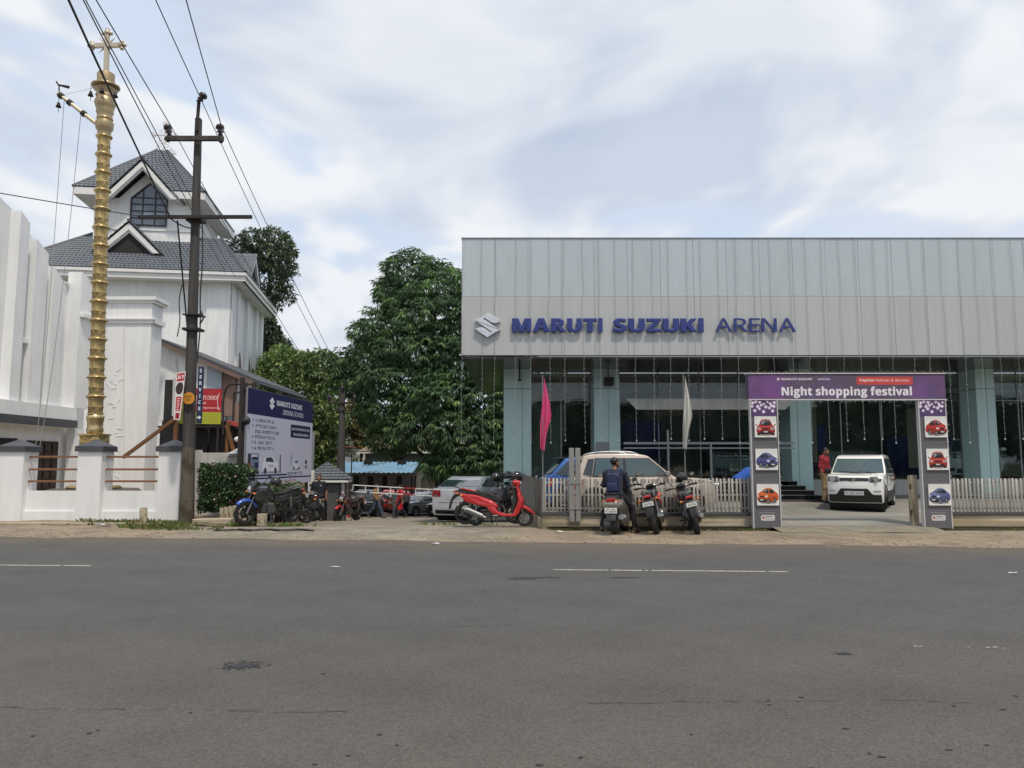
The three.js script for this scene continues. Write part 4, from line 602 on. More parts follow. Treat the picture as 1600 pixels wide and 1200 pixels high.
{
  // lean-to hall in front, with a sloping verge; dark netting below
  const a = thing('lean_to_building', 'lean-to building with a sloping sheet roof and dark netted ground floor', 'building', [-15.2, 0, -38], 0, undefined, true);
  const yv = (x) => 7.75 + (x + 17.8) * -0.425;
  const wl = (x0, x1, yb) => [[x0, yb], [x1, yb], [x1, yv(x1)], [x0, yv(x0)]];
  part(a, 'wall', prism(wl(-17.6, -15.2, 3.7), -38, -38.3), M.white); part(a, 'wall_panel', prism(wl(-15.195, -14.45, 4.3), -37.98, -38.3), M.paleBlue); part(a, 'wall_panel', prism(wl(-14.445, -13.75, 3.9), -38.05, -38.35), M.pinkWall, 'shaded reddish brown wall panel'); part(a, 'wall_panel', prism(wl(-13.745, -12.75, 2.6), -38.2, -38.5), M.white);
  part(a, 'arched_opening', ext(shp([[-0.3, 0], [0.3, 0], [0.3, 0.9], [0.2, 1.2], [0, 1.35], [-0.2, 1.2], [-0.3, 0.9]]), 0.05).translate(-13.6, 3.35, -38.14), M.plinth); part(a, 'arched_void', ext(shp([[-0.2, 0], [0.2, 0], [0.2, 0.9], [0, 1.2], [-0.2, 0.9]]), 0.06).translate(-13.6, 3.4, -38.1), M.pinkWall);
  part(a, 'roof', mg(prism([[-17.75, yv(-17.75)], [-12.5, yv(-12.5)], [-12.5, yv(-12.5) + 0.14], [-17.75, yv(-17.75) + 0.14]], -37.6, -46)), M.capGrey);
  part(a, 'verge_board', prism([[-17.75, yv(-17.75) - 0.2], [-12.55, yv(-12.55) - 0.2], [-12.55, yv(-12.55) - 0.01], [-17.75, yv(-17.75) - 0.01]], -37.55, -37.6), mat(0.2, 0.14, 0.12, 0.7, { map: grimeMap })); part(a, 'gutter', cyl([-12.45, 5.45, -37.5], [-12.45, 5.45, -46], 0.1), M.capGrey);
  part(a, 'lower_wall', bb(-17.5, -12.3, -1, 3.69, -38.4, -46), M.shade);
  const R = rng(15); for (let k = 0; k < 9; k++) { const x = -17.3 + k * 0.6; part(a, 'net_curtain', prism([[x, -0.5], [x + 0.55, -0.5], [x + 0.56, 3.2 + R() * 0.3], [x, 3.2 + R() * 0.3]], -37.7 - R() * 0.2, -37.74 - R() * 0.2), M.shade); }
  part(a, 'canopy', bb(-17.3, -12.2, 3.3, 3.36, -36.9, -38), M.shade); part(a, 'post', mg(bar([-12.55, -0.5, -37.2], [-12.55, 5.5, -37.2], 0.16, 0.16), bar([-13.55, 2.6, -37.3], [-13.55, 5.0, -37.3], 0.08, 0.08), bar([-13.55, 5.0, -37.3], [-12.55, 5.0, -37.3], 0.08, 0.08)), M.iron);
  part(a, 'red_awning', prism([[-13.6, 3.45], [-11.9, 2.95], [-11.9, 3.1], [-13.6, 3.62]], -36.6, -37.6), mat(0.32, 0.05, 0.035, 0.7));
  const lamp = thing('wall_lamp', 'small white round lamp hanging under the lean-to awning', 'lamp', [-12.9, 2.6, -36.5]); part(lamp, 'shade', sph(0.28, 0, 0.1, 0, 12, 1, 0.55, 1), M.trim); part(lamp, 'arm', cyl([0, 0.2, 0], [0, 0.7, 0], 0.03), M.iron);
}
{
  // compound wall with capped pillars and brown rails
  const w = thing('compound_wall', 'low white compound wall with brown rails between capped square pillars', 'wall', [-11.3, 0, -21], 0, undefined, true);
  const pil = (x, wd) => { const p = part(w, 'pillar', mg(bb(x - wd / 2, x + wd / 2, -0.1, 1.9, -20.72, -21.36)), M.white); part(p, 'cap', mg(bb(x - wd / 2 - 0.06, x + wd / 2 + 0.06, 1.9, 2.04, -20.66, -21.42), norm(new THREE.ConeGeometry((wd / 2 + 0.05) * 1.414, 0.2, 4).rotateY(Math.PI / 4).translate(x, 2.14, -21.04))), M.capGrey); };
  for (const [x, wd] of [[-15.6, 0.66], [-13.44, 0.66], [-11.34, 0.64], [-9.2, 0.58]]) pil(x, wd);
  for (const [x0, x1] of [[-19.5, -15.93], [-15.27, -13.77], [-13.11, -11.66], [-11.02, -9.49]]) {
    part(w, 'wall', bb(x0, x1, -0.1, 0.84, -20.92, -21.16), M.white); part(w, 'plinth', bb(x0, x1, -0.1, 0.3, -20.86, -20.917), M.white);
    for (const y of [1.1, 1.42, 1.76]) part(w, 'rail', rb(x1 - x0 + 0.1, 0.055, 0.045, 0.008, (x0 + x1) / 2, y, -20.98), M.railBrown);
  }
  const w2 = thing('garden_wall', 'white stepped garden wall with small caps behind the clipped hedge', 'wall', [-8.3, 0, -23.2], 0, undefined, true);
  part(w2, 'wall', mg(bb(-10.3, -9.35, -0.2, 1.98, -23.1, -23.3), bb(-9.345, -8.45, -0.2, 1.9, -23.12, -23.28), bb(-8.445, -7.9, -0.2, 1.8, -23.1, -23.3)), M.whiteWall2); part(w2, 'cap', mg(bb(-8.5, -7.82, 1.803, 1.87, -23.04, -23.36), norm(new THREE.ConeGeometry(0.42, 0.22, 4).rotateY(Math.PI / 4).translate(-8.16, 1.98, -23.2))), M.trim);
  part(w2, 'panel', mg(bb(-9.2, -8.6, 1.45, 1.6, -23.1, -23.118), bb(-8.35, -8.0, 1.4, 1.55, -23.08, -23.098)), M.whiteWall2);
  // brown timber braces behind the wall
  const br = (label, X, d, top, foot, y0, y1) => { const t = thing('timber_brace', label, 'timber brace', [X, 0, -d]); part(t, 'post', bar([0, 0, 0], [0, top, 0], 0.1, 0.1), M.wood); part(t, 'strut', bar([foot, y0, 0.08], [-0.02, y1, 0.08], 0.09, 0.09), M.wood); };
  br('brown timber post with a long strut behind the compound wall', -9.75, 22.3, 3.75, -1.45, 1.75, 2.85); br('brown timber post and strut standing over the garden wall', -8.72, 23.6, 2.85, 0.42, 1.35, 2.75);
  single('black_board', 'tall plain black board standing behind the compound wall pillar', 'board', mg(rb(0.62, 3.3, 0.12, 0.01, -9.98, 2.4, -22.7), bb(-10.4, -9.6, 0.2, 2.6, -22.77, -22.84)), M.shade);
}
{
  // the brass flag mast on its stone base
  const s = thing('stone_pedestal', 'low round stone platform carrying the brass mast', 'pedestal', [-12.95, 0, -24]);
  part(s, 'tier', lathe([[0, 0], [1.45, 0], [1.45, 0.5], [1.3, 0.56]], 8), M.stone); part(s, 'slab', mg(lathe([[0, 0.56], [1.36, 0.56], [1.42, 0.62], [1.42, 0.72], [1.3, 0.8], [0, 0.8]], 8)), M.stone); part(s, 'rim', lathe([[0, 0.8], [0.75, 0.8], [0.78, 0.85], [0.7, 0.9], [0, 0.9]], 24), M.brass);
  const m = thing('brass_mast', 'tall ringed golden brass church flag mast topped with a cross', 'flag mast', [-12.98, 0.9, -24]); m.rotation.z = 0.024;
  part(m, 'foot', lathe([[0, 0], [0.42, 0], [0.46, 0.12], [0.3, 0.3], [0.24, 0.5], [0.3, 0.62], [0.34, 0.75], [0.2, 0.95], [0.2, 1.1], [0.3, 1.2]], 20), M.brass);
  part(m, 'box', mg(rb(0.62, 0.36, 0.62, 0.02, 0, 1.39, 0), bb(-0.34, 0.34, 1.19, 1.24, -0.34, 0.34), bb(-0.34, 0.34, 1.54, 1.59, -0.34, 0.34)), M.brass);
  part(m, 'bell_base', lathe([[0.2, 1.59], [0.23, 1.62], [0.25, 1.72], [0.22, 1.8], [0.225, 1.92], [0.25, 2.06], [0.26, 2.14], [0.2, 2.2]], 20), M.brassPlain);
  const n = 16, h = 0.605;
  for (let k = 0; k < n; k++) { const y = 2.2 + k * h, r = lerp(0.235, 0.2, k / n); const o = part(m, 'shaft_section', lathe([[r * 0.96, 0], [r * 0.97, 0.05], [r * 0.9, 0.06], [r * 0.9, 0.2], [r * 0.97, 0.215], [r * 0.97, 0.25], [r * 0.9, 0.26], [r * 0.92, 0.46], [r, 0.48], [r, 0.52]], 18), M.brass); o.position.y = y; const g = part(o, 'ring', lathe([[r, 0.52], [r * 1.2, 0.535], [r * 1.26, 0.56], [r * 1.2, 0.585], [r * 0.96, 0.605]], 18), M.brassPlain); }
  const y0 = 2.2 + n * h; // 12.48
  part(m, 'capital', lathe([[0.2, y0 - 0.62], [0.2, y0 - 0.5], [0.26, y0 - 0.4], [0.28, y0 - 0.2], [0.22, y0 - 0.14], [0.24, y0], [0.22, y0 + 0.08], [0.27, y0 + 0.15], [0.25, y0 + 0.22], [0.29, y0 + 0.34], [0.33, y0 + 0.46], [0.29, y0 + 0.58], [0.26, y0 + 0.66], [0.3, y0 + 0.72], [0.24, y0 + 0.8], [0.36, y0 + 0.92], [0.3, y0 + 0.98]], 18).translate(0, 0.02, 0), M.brassOld);
  part(m, 'crown_plate', mg(lathe([[0.2, y0 + 0.98], [0.42, y0 + 1.02], [0.44, y0 + 1.08], [0.3, y0 + 1.14], [0.26, y0 + 1.16]], 12), lathe([[0.26, y0 + 1.16], [0.27, y0 + 1.48], [0.22, y0 + 1.52], [0, y0 + 1.54]], 16)), M.brassOld);
  const cy = y0 + 1.5; const arm = (p, q) => bar(p, q, 0.13, 0.12);
  part(m, 'cross', mg(arm([0, cy, 0], [0, cy + 1.4, 0]), arm([-0.45, cy + 0.98, 0.001], [0.45, cy + 0.98, 0.001]), [[0, 1.42], [-0.47, 0.98], [0.47, 0.98]].map(([x, y]) => [sph(0.11, x, cy + y, 0, 10), sph(0.07, x + (y > 1 ? 0.12 : Math.sign(x) * 0.02), cy + y + (y > 1 ? -0.02 : 0.11), 0, 8), sph(0.07, x - (y > 1 ? 0.12 : -Math.sign(x) * 0.02), cy + y - (y > 1 ? 0.02 : 0.11), 0, 8), sph(0.06, x + (y > 1 ? 0 : Math.sign(x) * 0.12), cy + y + (y > 1 ? 0.12 : 0), 0, 8)]), [[1, 1], [-1, 1], [1, -1], [-1, -1]].map(([a, b]) => cyl([a * 0.06, cy + 0.98 + b * 0.06, 0], [a * 0.27, cy + 0.98 + b * 0.27, 0], 0.035, 0.004, 6))), mat(0.6, 0.52, 0.4, 0.38, { metalness: 0.6, map: fineMap }));
  const ax = part(m, 'arm', mg(cyl([-0.1, y0 - 0.33, 0], [-1.45, y0 + 0.78, 0.1], 0.07, 0.06, 10), sph(0.08, -1.45, y0 + 0.78, 0.1)), mat(0.58, 0.5, 0.36, 0.45, { metalness: 0.5 }));
  part(ax, 'collar', mg([0.42, 0.75, 0.96].map((t) => { const p = V(lerp(-0.1, -1.45, t), y0 - 0.33 + 1.11 * t, 0.1 * t), d = V(-1.35, 1.11, 0.1).normalize().multiplyScalar(0.06); return cyl(p.clone().sub(d), p.clone().add(d), 0.1, 0.1, 8); }), cyl([-1.45, y0 + 0.8, 0.1], [-1.47, y0 + 1.12, 0.1], 0.02), cyl([-1.47, y0 + 1.1, 0.1], [-1.15, y0 + 1.02, 0.1], 0.03, 0.05), cyl([-1.47, y0 + 1.08, 0.1], [-1.56, y0 + 1.22, 0.1], 0.025)), M.iron);
  for (const [x, y, z] of [[-0.4, y0 + 0.68, 0.15], [0.4, y0 + 0.62, 0.15], [0.1, y0 + 0.65, 0.4], [-1.46, y0 + 0.35, 0.1]]) part(m, 'bell', mg(lathe([[0, 0.16], [0.04, 0.15], [0.06, 0.06], [0.09, 0], [0, 0.005]], 10).translate(x, y, z), cyl([x, y + 0.15, z], [x, y + 0.36, z], 0.008), cyl([x, y - 0.18, z], [x, y, z], 0.008)), M.iron);
  part(m, 'halyard', mg(tube([[-1.28, y0 + 0.62, 0.1], [-1.4, 8, 0.15], [-1.55, 3.5, 0.2], [-1.75, -0.2, 0.3]], 0.011, 14, 4), tube([[-0.72, y0 + 0.15, 0.1], [-0.95, 8, 0.15], [-1.3, 3.5, 0.2], [-1.7, -0.2, 0.3]], 0.011, 14, 4), cyl([-1.35, y0 + 0.75, 0.1], [-0.4, y0 + 1.0, 0.05], 0.006, 0.006, 4)), M.cable);
}
// ---------------------------------------------------------------- poles, wires, signs
const TOPS = {};
{
  const p = thing('utility_pole', 'tall dark tapered utility pole with two cross arms by the compound wall', 'utility pole', [-8.47, 0, -20.25]);
  part(p, 'shaft', uvm(orient(new THREE.CylinderGeometry(0.1, 0.17, 9.0, 4).rotateY(Math.PI / 4), V(-0.03, 2.0, 0), V(-0.14, 11.0, 0))), M.pole); part(p, 'foot', uvm(orient(new THREE.CylinderGeometry(0.17, 0.215, 2.2, 4).rotateY(Math.PI / 4), V(0, -0.2, 0), V(-0.03, 2.0, 0))), M.poleLow);
  part(p, 'cross_arm', rb(1.55, 0.13, 0.1, 0.01, -0.13, 10.35, 0.2), M.pole); part(p, 'cross_arm', rb(3.05, 0.09, 0.09, 0.01, -0.02, 8.15, 0.24), M.iron); part(p, 'top_rod', cyl([-0.13, 10.6, 0.12], [-0.1, 11.5, 0.12], 0.045), M.iron);
  const ins = () => lathe([[0.02, 0], [0.07, 0.03], [0.04, 0.08], [0.1, 0.12], [0.05, 0.17], [0.12, 0.22], [0.1, 0.3], [0.05, 0.33], [0, 0.34]], 12);
  for (const [x, y, a] of [[-0.1, 11.36, -0.6], [-0.82, 10.42, 0.25], [0.56, 10.42, 0.1]]) part(p, 'insulator', ins().rotateZ(a).translate(x, y, 0.2), M.porcelain);
  part(p, 'bolt', mg(cyl([-0.84, 10.28, 0.24], [-0.84, 10.28, 0.36], 0.06), cyl([0.6, 10.25, 0.24], [0.6, 10.25, 0.36], 0.06)), M.iron);
  for (const g of [bb(-0.3, 0.12, 8.08, 8.22, -0.18, 0.18), bb(-0.26, 0.18, 5.1, 5.16, -0.21, 0.21), bb(-0.26, 0.2, 5.5, 5.53, -0.21, 0.21)]) part(p, 'clamp', g, M.iron);
  for (const g of [tube([[0.16, 8.0, 0.2], [0.22, 7.0, 0.22], [0.2, 6.0, 0.22], [0.24, 5.2, 0.24], [0.2, 4.2, 0.26]], 0.018), tube([[-0.28, 6.3, 0.25], [-0.33, 5.9, 0.27], [-0.3, 5.3, 0.25], [-0.34, 4.9, 0.27]], 0.014), tube([[0.24, 5.6, 0.26], [0.33, 5.4, 0.28], [0.24, 5.25, 0.26]], 0.022)]) part(p, 'conduit', g, M.wire);
  // bills and plates fixed on the pole
  const bill = canvasTex(96, 512, (x) => { x.fillStyle = '#d9d7d4'; x.fillRect(0, 0, 96, 512); x.fillStyle = '#b5252e'; x.fillRect(10, 14, 76, 86); x.fillRect(14, 270, 66, 150); x.fillRect(20, 440, 60, 62); x.fillStyle = '#e8e4e2'; x.font = 'bold 60px sans-serif'; x.fillText('AY', 12, 78); x.fillStyle = '#3a2c2a'; x.beginPath(); x.ellipse(44, 180, 40, 66, 0, 0, 7); x.fill(); x.fillStyle = '#e5c9c4'; for (let k = 0; k < 7; k++) x.fillRect(24, 286 + k * 19, 44 - (k % 3) * 8, 8); x.fillStyle = '#20242c'; x.fillRect(44, 452, 14, 44); });
  const b = thing('pole_bill', 'curling narrow red and white bill fixed on the side of the utility pole', 'poster', [-8.72, 2.72, -19.95]);
  const bill3 = quad([-0.08, 0, 0], [0.1, -0.02, 0.02], [0.2, 1.26, 0.02], [-0.06, 1.22, 0], [0, 0, 1, 0, 1, 1, 0, 1]); part(b, 'sheet', norm(bill3), mat(1, 1, 1, 0.7, { map: bill, side: THREE.DoubleSide })); part(b, 'backing', norm(quad([-0.15, 0.1, -0.05], [0.02, 0.0, -0.05], [0.02, 1.05, -0.05], [-0.16, 1.1, -0.05])), mat(0.5, 0.5, 0.49, 0.7, { side: THREE.DoubleSide }));
  const st = thing('round_sticker', 'round orange sticker with black hand-painted lettering on the utility pole', 'sticker', [-8.46, 3.28, -20.03]);
  part(st, 'disc', norm(new THREE.CircleGeometry(0.16, 24).rotateY(-0.05)), mat(1, 1, 1, 0.7, { map: canvasTex(128, 128, (x) => { x.fillStyle = '#c98a2b'; x.fillRect(0, 0, 128, 128); x.strokeStyle = '#b06f1d'; x.lineWidth = 8; x.strokeRect(0, 0, 128, 128); x.fillStyle = '#1d1710'; x.font = 'bold 34px sans-serif'; x.fillText('JACK', 18, 60); x.font = 'bold 30px sans-serif'; x.fillText('FRY', 34, 94); }) }));
  const sv = thing('service_sign', 'narrow dark blue vertical service sign with an arrow on the utility pole', 'sign', [-8.22, 2.62, -20.1]);
  part(sv, 'board', rb(0.15, 1.5, 0.03, 0.006, 0.02, 0.75, -0.02), mat(0.02, 0.03, 0.075, 0.5));
  part(sv, 'lettering', quad([-0.05, 0.01, 0.001], [0.09, 0.01, 0.001], [0.09, 1.49, 0.001], [-0.05, 1.49, 0.001]), mat(1, 1, 1, 0.5, { map: canvasTex(64, 640, (x) => { x.fillStyle = '#1b2745'; x.fillRect(0, 0, 64, 640); x.fillStyle = '#dfe4ee'; x.font = 'bold 58px sans-serif'; x.textAlign = 'center'; [...'SERVICE'].forEach((c, i) => x.fillText(c, 32, 62 + i * 72)); x.beginPath(); x.moveTo(8, 566); x.lineTo(34, 566); x.lineTo(34, 550); x.lineTo(58, 575); x.lineTo(34, 600); x.lineTo(34, 584); x.lineTo(8, 584); x.closePath(); x.fill(); }) }));
  const sl = thing('slanting_pipe', 'thin bent grey pipe leaning beside the utility pole', 'pipe', [-8.85, 2.6, -20.4]); part(sl, 'pipe', mg(cyl([0.16, 0, 0], [-0.14, 1.75, 0], 0.028), cyl([-0.14, 1.75, 0], [0.35, 2.4, 0], 0.01)), M.channel); part(sl, 'ribbon', norm(quad([-0.02, 0.05, 0.03], [0.12, 0.02, 0.03], [0.1, 0.9, 0.03], [0.0, 0.9, 0.03])), mat(0.3, 0.32, 0.04, 0.8, { side: THREE.DoubleSide }));

  const q = thing('lane_pole', 'dark concrete pole with insulators standing behind the guard hut', 'utility pole', [-8.85, -1.25, -40]);
  part(q, 'shaft', uvm(orient(new THREE.CylinderGeometry(0.15, 0.27, 6.6, 6), V(0, 0, 0), V(-0.02, 6.5, 0))), M.pole); part(q, 'cross_arm', rb(1.5, 0.1, 0.1, 0.01, 0, 5.95, 0.15), M.iron); part(q, 'cross_arm', rb(1.0, 0.08, 0.08, 0.01, 0, 5.55, 0.15), M.iron);
  for (const x of [-0.66, 0, 0.66]) part(q, 'insulator', mg(lathe([[0.02, 0], [0.09, 0.05], [0.05, 0.12], [0.12, 0.2], [0.09, 0.32], [0, 0.36]], 10).translate(x, x ? 6.0 : 6.5, 0.12)), M.porcelain);
  single('spare_post', 'slim pale metal post standing behind the driving school board', 'post', mg(cyl([-9.6, -1.2, -37], [-9.55, 3.1, -37], 0.09, 0.08), bb(-10.3, -9.5, 3.0, 3.1, -36.95, -37.05)), M.alu);

  // overhead lines; each sags a little
  const wire = (label, a, b2, sag, r = 0.011) => { const A = V(...a), B = V(...b2), pts = []; for (let k = 0; k <= 14; k++) { const t = k / 14, v = A.clone().lerp(B, t); v.y -= sag * 4 * t * (1 - t); pts.push(v); } return single('power_line', label, 'power line', tube(pts, r, 28, 5), M.wire, 'power lines over the road and lane'); };
  WIRES(wire);
}
{
  // driving school board along the lane
  const A = V(-7.62, 0, -22), B = V(-7.2, 0, -27.6), len = A.distanceTo(B), ang = Math.atan2(-(B.z - A.z), B.x - A.x);
  const t = thing('driving_school_board', 'large navy and white driving school board beside the lane', 'signboard', [A.x, 0.9, A.z], ang);
  const tx = canvasTex(1024, 560, (x, w, h) => {
    x.fillStyle = '#b9bcd0'; x.fillRect(0, 0, w, h); x.fillStyle = '#14154a'; x.fillRect(0, 0, w, 148);
    x.fillStyle = '#dfe0ea'; emblemPath(x, 330, 66, 78); x.font = 'bold 46px sans-serif'; x.save(); x.translate(395, 72); x.scale(1.22, 1); x.fillText('MARUTI SUZUKI', 0, 0); x.restore(); x.font = '44px sans-serif'; x.fillText('DRIVING SCHOOL', 500, 122);
    x.fillStyle = '#14153c'; x.beginPath(); x.roundRect(632, 176, 350, 86, 10); x.fill(); x.fillStyle = '#cfd0dc'; x.font = 'bold 27px sans-serif'; x.fillText('Learn from the best in class', 648, 212, 320); x.fillText('The real drive simulator', 680, 248, 270);
    // illegible print lines
    const R = rng(3); const line = (X, Y, n, c, s) => { x.strokeStyle = c; x.lineWidth = s * 0.2; let p = X; for (let k = 0; k < n; k++) { if (R() < 0.14) { p += s * 0.6; continue; } x.beginPath(); x.arc(p + s * 0.35, Y, s * (0.28 + R() * 0.1), R() * 3, 3.5 + R() * 3); x.stroke(); if (R() < 0.6) { x.beginPath(); x.moveTo(p + s * 0.7, Y - s * 0.42); x.lineTo(p + s * 0.7, Y + s * (0.3 + R() * 0.3)); x.stroke(); } p += s * 0.88; } };
    [[180, 15, 1], [212, 17, 1], [244, 18, 0], [276, 16, 1], [308, 14, 1], [340, 15, 1]].forEach(([y, n, d]) => { line(104, y, n, '#2a2a52', 22); if (d) { x.fillStyle = '#20203f'; x.beginPath(); x.moveTo(70, y - 9); x.lineTo(86, y); x.lineTo(70, y + 9); x.fill(); } });
    // pictures: a driver, a hatchback, a front view
    x.fillStyle = '#6a7a98'; x.fillRect(20, 372, 150, 112); x.fillStyle = '#8a4a3c'; x.fillRect(20, 420, 46, 64); x.fillStyle = '#262552'; x.fillRect(110, 424, 56, 60); x.fillStyle = '#1d2334'; x.fillRect(30, 376, 30, 52); x.fillRect(84, 392, 70, 16); x.fillStyle = '#c9ced8'; x.fillRect(70, 380, 80, 12);
    const P = (f, ...p) => { x.fillStyle = f; x.beginPath(); p.forEach(([a, b], i) => i ? x.lineTo(a, b) : x.moveTo(a, b)); x.closePath(); x.fill(); };
    x.fillStyle = '#8a8ea2'; x.fillRect(200, 480, 300, 10); P('#d3d6e2', [222, 470], [224, 428], [260, 392], [350, 388], [420, 420], [448, 436], [450, 474]); P('#2a3a4a', [262, 420], [272, 396], [346, 392], [392, 422]); x.fillStyle = '#2b2e36'; for (const q of [262, 410]) { x.beginPath(); x.ellipse(q, 474, 18, 20, 0, 0, 7); x.fill(); } x.fillStyle = '#3a3a50'; x.font = '12px sans-serif'; x.fillRect(300, 440, 80, 3); x.fillRect(320, 450, 60, 3); P('#5b4a44', [468, 400], [486, 396], [492, 480], [474, 480]); x.fillStyle = '#2a2830'; x.fillRect(470, 376, 16, 24); x.fillRect(474, 440, 14, 44);
    P('#c6cad8', [690, 452], [700, 430], [720, 408], [776, 408], [796, 430], [806, 452], [804, 470], [692, 470]); P('#46607a', [716, 428], [726, 412], [770, 412], [780, 428]); P('#22262e', [690, 450], [712, 454], [712, 472], [692, 472]); P('#22262e', [806, 450], [784, 454], [784, 472], [804, 472]); x.fillStyle = '#22262e'; x.fillRect(712, 466, 72, 5); x.fillRect(646, 380, 6, 70); x.fillRect(664, 360, 4, 60); x.fillRect(900, 410, 36, 24); x.fillRect(905, 446, 30, 20);
    x.fillStyle = '#3c3c58'; x.font = 'bold 34px sans-serif'; x.save(); x.translate(600, 510); x.scale(1.25, 1); x.fillText('9539 997 176', 0, 0); x.restore();
    x.fillStyle = '#1f2152'; x.fillRect(0, 520 - 24, 590, 10); x.fillRect(0, 514, w, 9); line(380, 542, 24, '#b0584a', 18); x.fillStyle = '#43435f'; x.font = 'bold 20px sans-serif'; x.fillText('Popular', 80, 550);
  });
  part(t, 'print', quad([0, 0.02, 0.032], [len, 0.02, 0.032], [len, 2.86, 0.032], [0, 2.86, 0.032]), mat(1, 1, 1, 0.55, { map: tx })); part(t, 'board', bb(0, len, 0.015, 2.87, -0.03, 0.03), mat(0.2, 0.2, 0.22, 0.6)); part(t, 'frame', mg([0.1, len * 0.5, len - 0.1].map((x) => bar([x, -1.4, -0.1], [x, 3.0, -0.1], 0.09, 0.09)), bar([0, 2.8, -0.08], [len, 2.8, -0.08], 0.05, 0.05), bar([0, 0.2, -0.08], [len, 0.2, -0.08], 0.05, 0.05)), M.iron);
  const sp = thing('sign_post', 'black square post with side arms next to the driving school board', 'post', [-7.8, 0.2, -22.1]); part(sp, 'post', mg(bar([0, 0, 0], [0, 3.85, 0], 0.11, 0.11), bar([0, 3.65, 0], [0.3, 3.65, 0], 0.05, 0.05)), M.iron); part(sp, 'arm', tube([[-0.5, 2.2, 0], [-0.52, 3.3, 0], [-0.4, 3.62, 0], [0, 3.66, 0]], 0.03), M.iron); part(sp, 'lamp', mg(sph(0.13, 0.16, 2.6, 0.05, 10), cyl([0, 2.7, 0], [0.16, 2.7, 0.05], 0.03)), M.black);
  // church notice board in red and yellow
  const r = thing('church_notice_board', 'red and yellow church notice board hung beside the utility pole', 'signboard', [-10.25, 2.84, -24.6], 0.32);
  part(r, 'print', quad([0, 0, 0.022], [0.86, 0, 0.022], [0.86, 1.14, 0.022], [0, 1.14, 0.022]), mat(1, 1, 1, 0.6, { map: canvasTex(384, 512, (x) => { x.fillStyle = '#a8222c'; x.fillRect(0, 0, 384, 340); x.fillStyle = '#aeb02c'; x.fillRect(0, 340, 384, 172); x.fillStyle = '#e3c4c2'; x.font = 'bold 84px sans-serif'; x.fillText("ST. JACOB'S CHURCH", -14, 160, 350); x.font = 'bold 44px sans-serif'; x.fillText('KOTTAYAM', 16, 226, 160); x.fillStyle = '#d8a5a2'; for (let k = 0; k < 19; k++) x.fillRect(12 + k * 19, 268, 14, 26 - (k * 7 % 9)); x.fillStyle = '#8c8c48'; for (let j = 0; j < 4; j++) for (let k = 0; k < 14; k++) x.fillRect(36 + k * 23, 372 + j * 32, 15, 12 - (k * 5 % 6)); x.strokeStyle = '#e9d9d6'; x.lineWidth = 8; x.beginPath(); x.moveTo(350, 60); x.quadraticCurveTo(310, 170, 352, 310); x.stroke(); }) }));
  part(r, 'board', bb(-0.01, 0.87, -0.01, 1.15, -0.02, 0.02), mat(0.12, 0.03, 0.03, 0.6)); part(r, 'stake', mg(bar([0.1, -2.7, -0.05], [0.1, 0.2, -0.05], 0.06, 0.06), bar([0.78, -2.7, -0.05], [0.78, 0.2, -0.05], 0.06, 0.06)), M.iron);
}
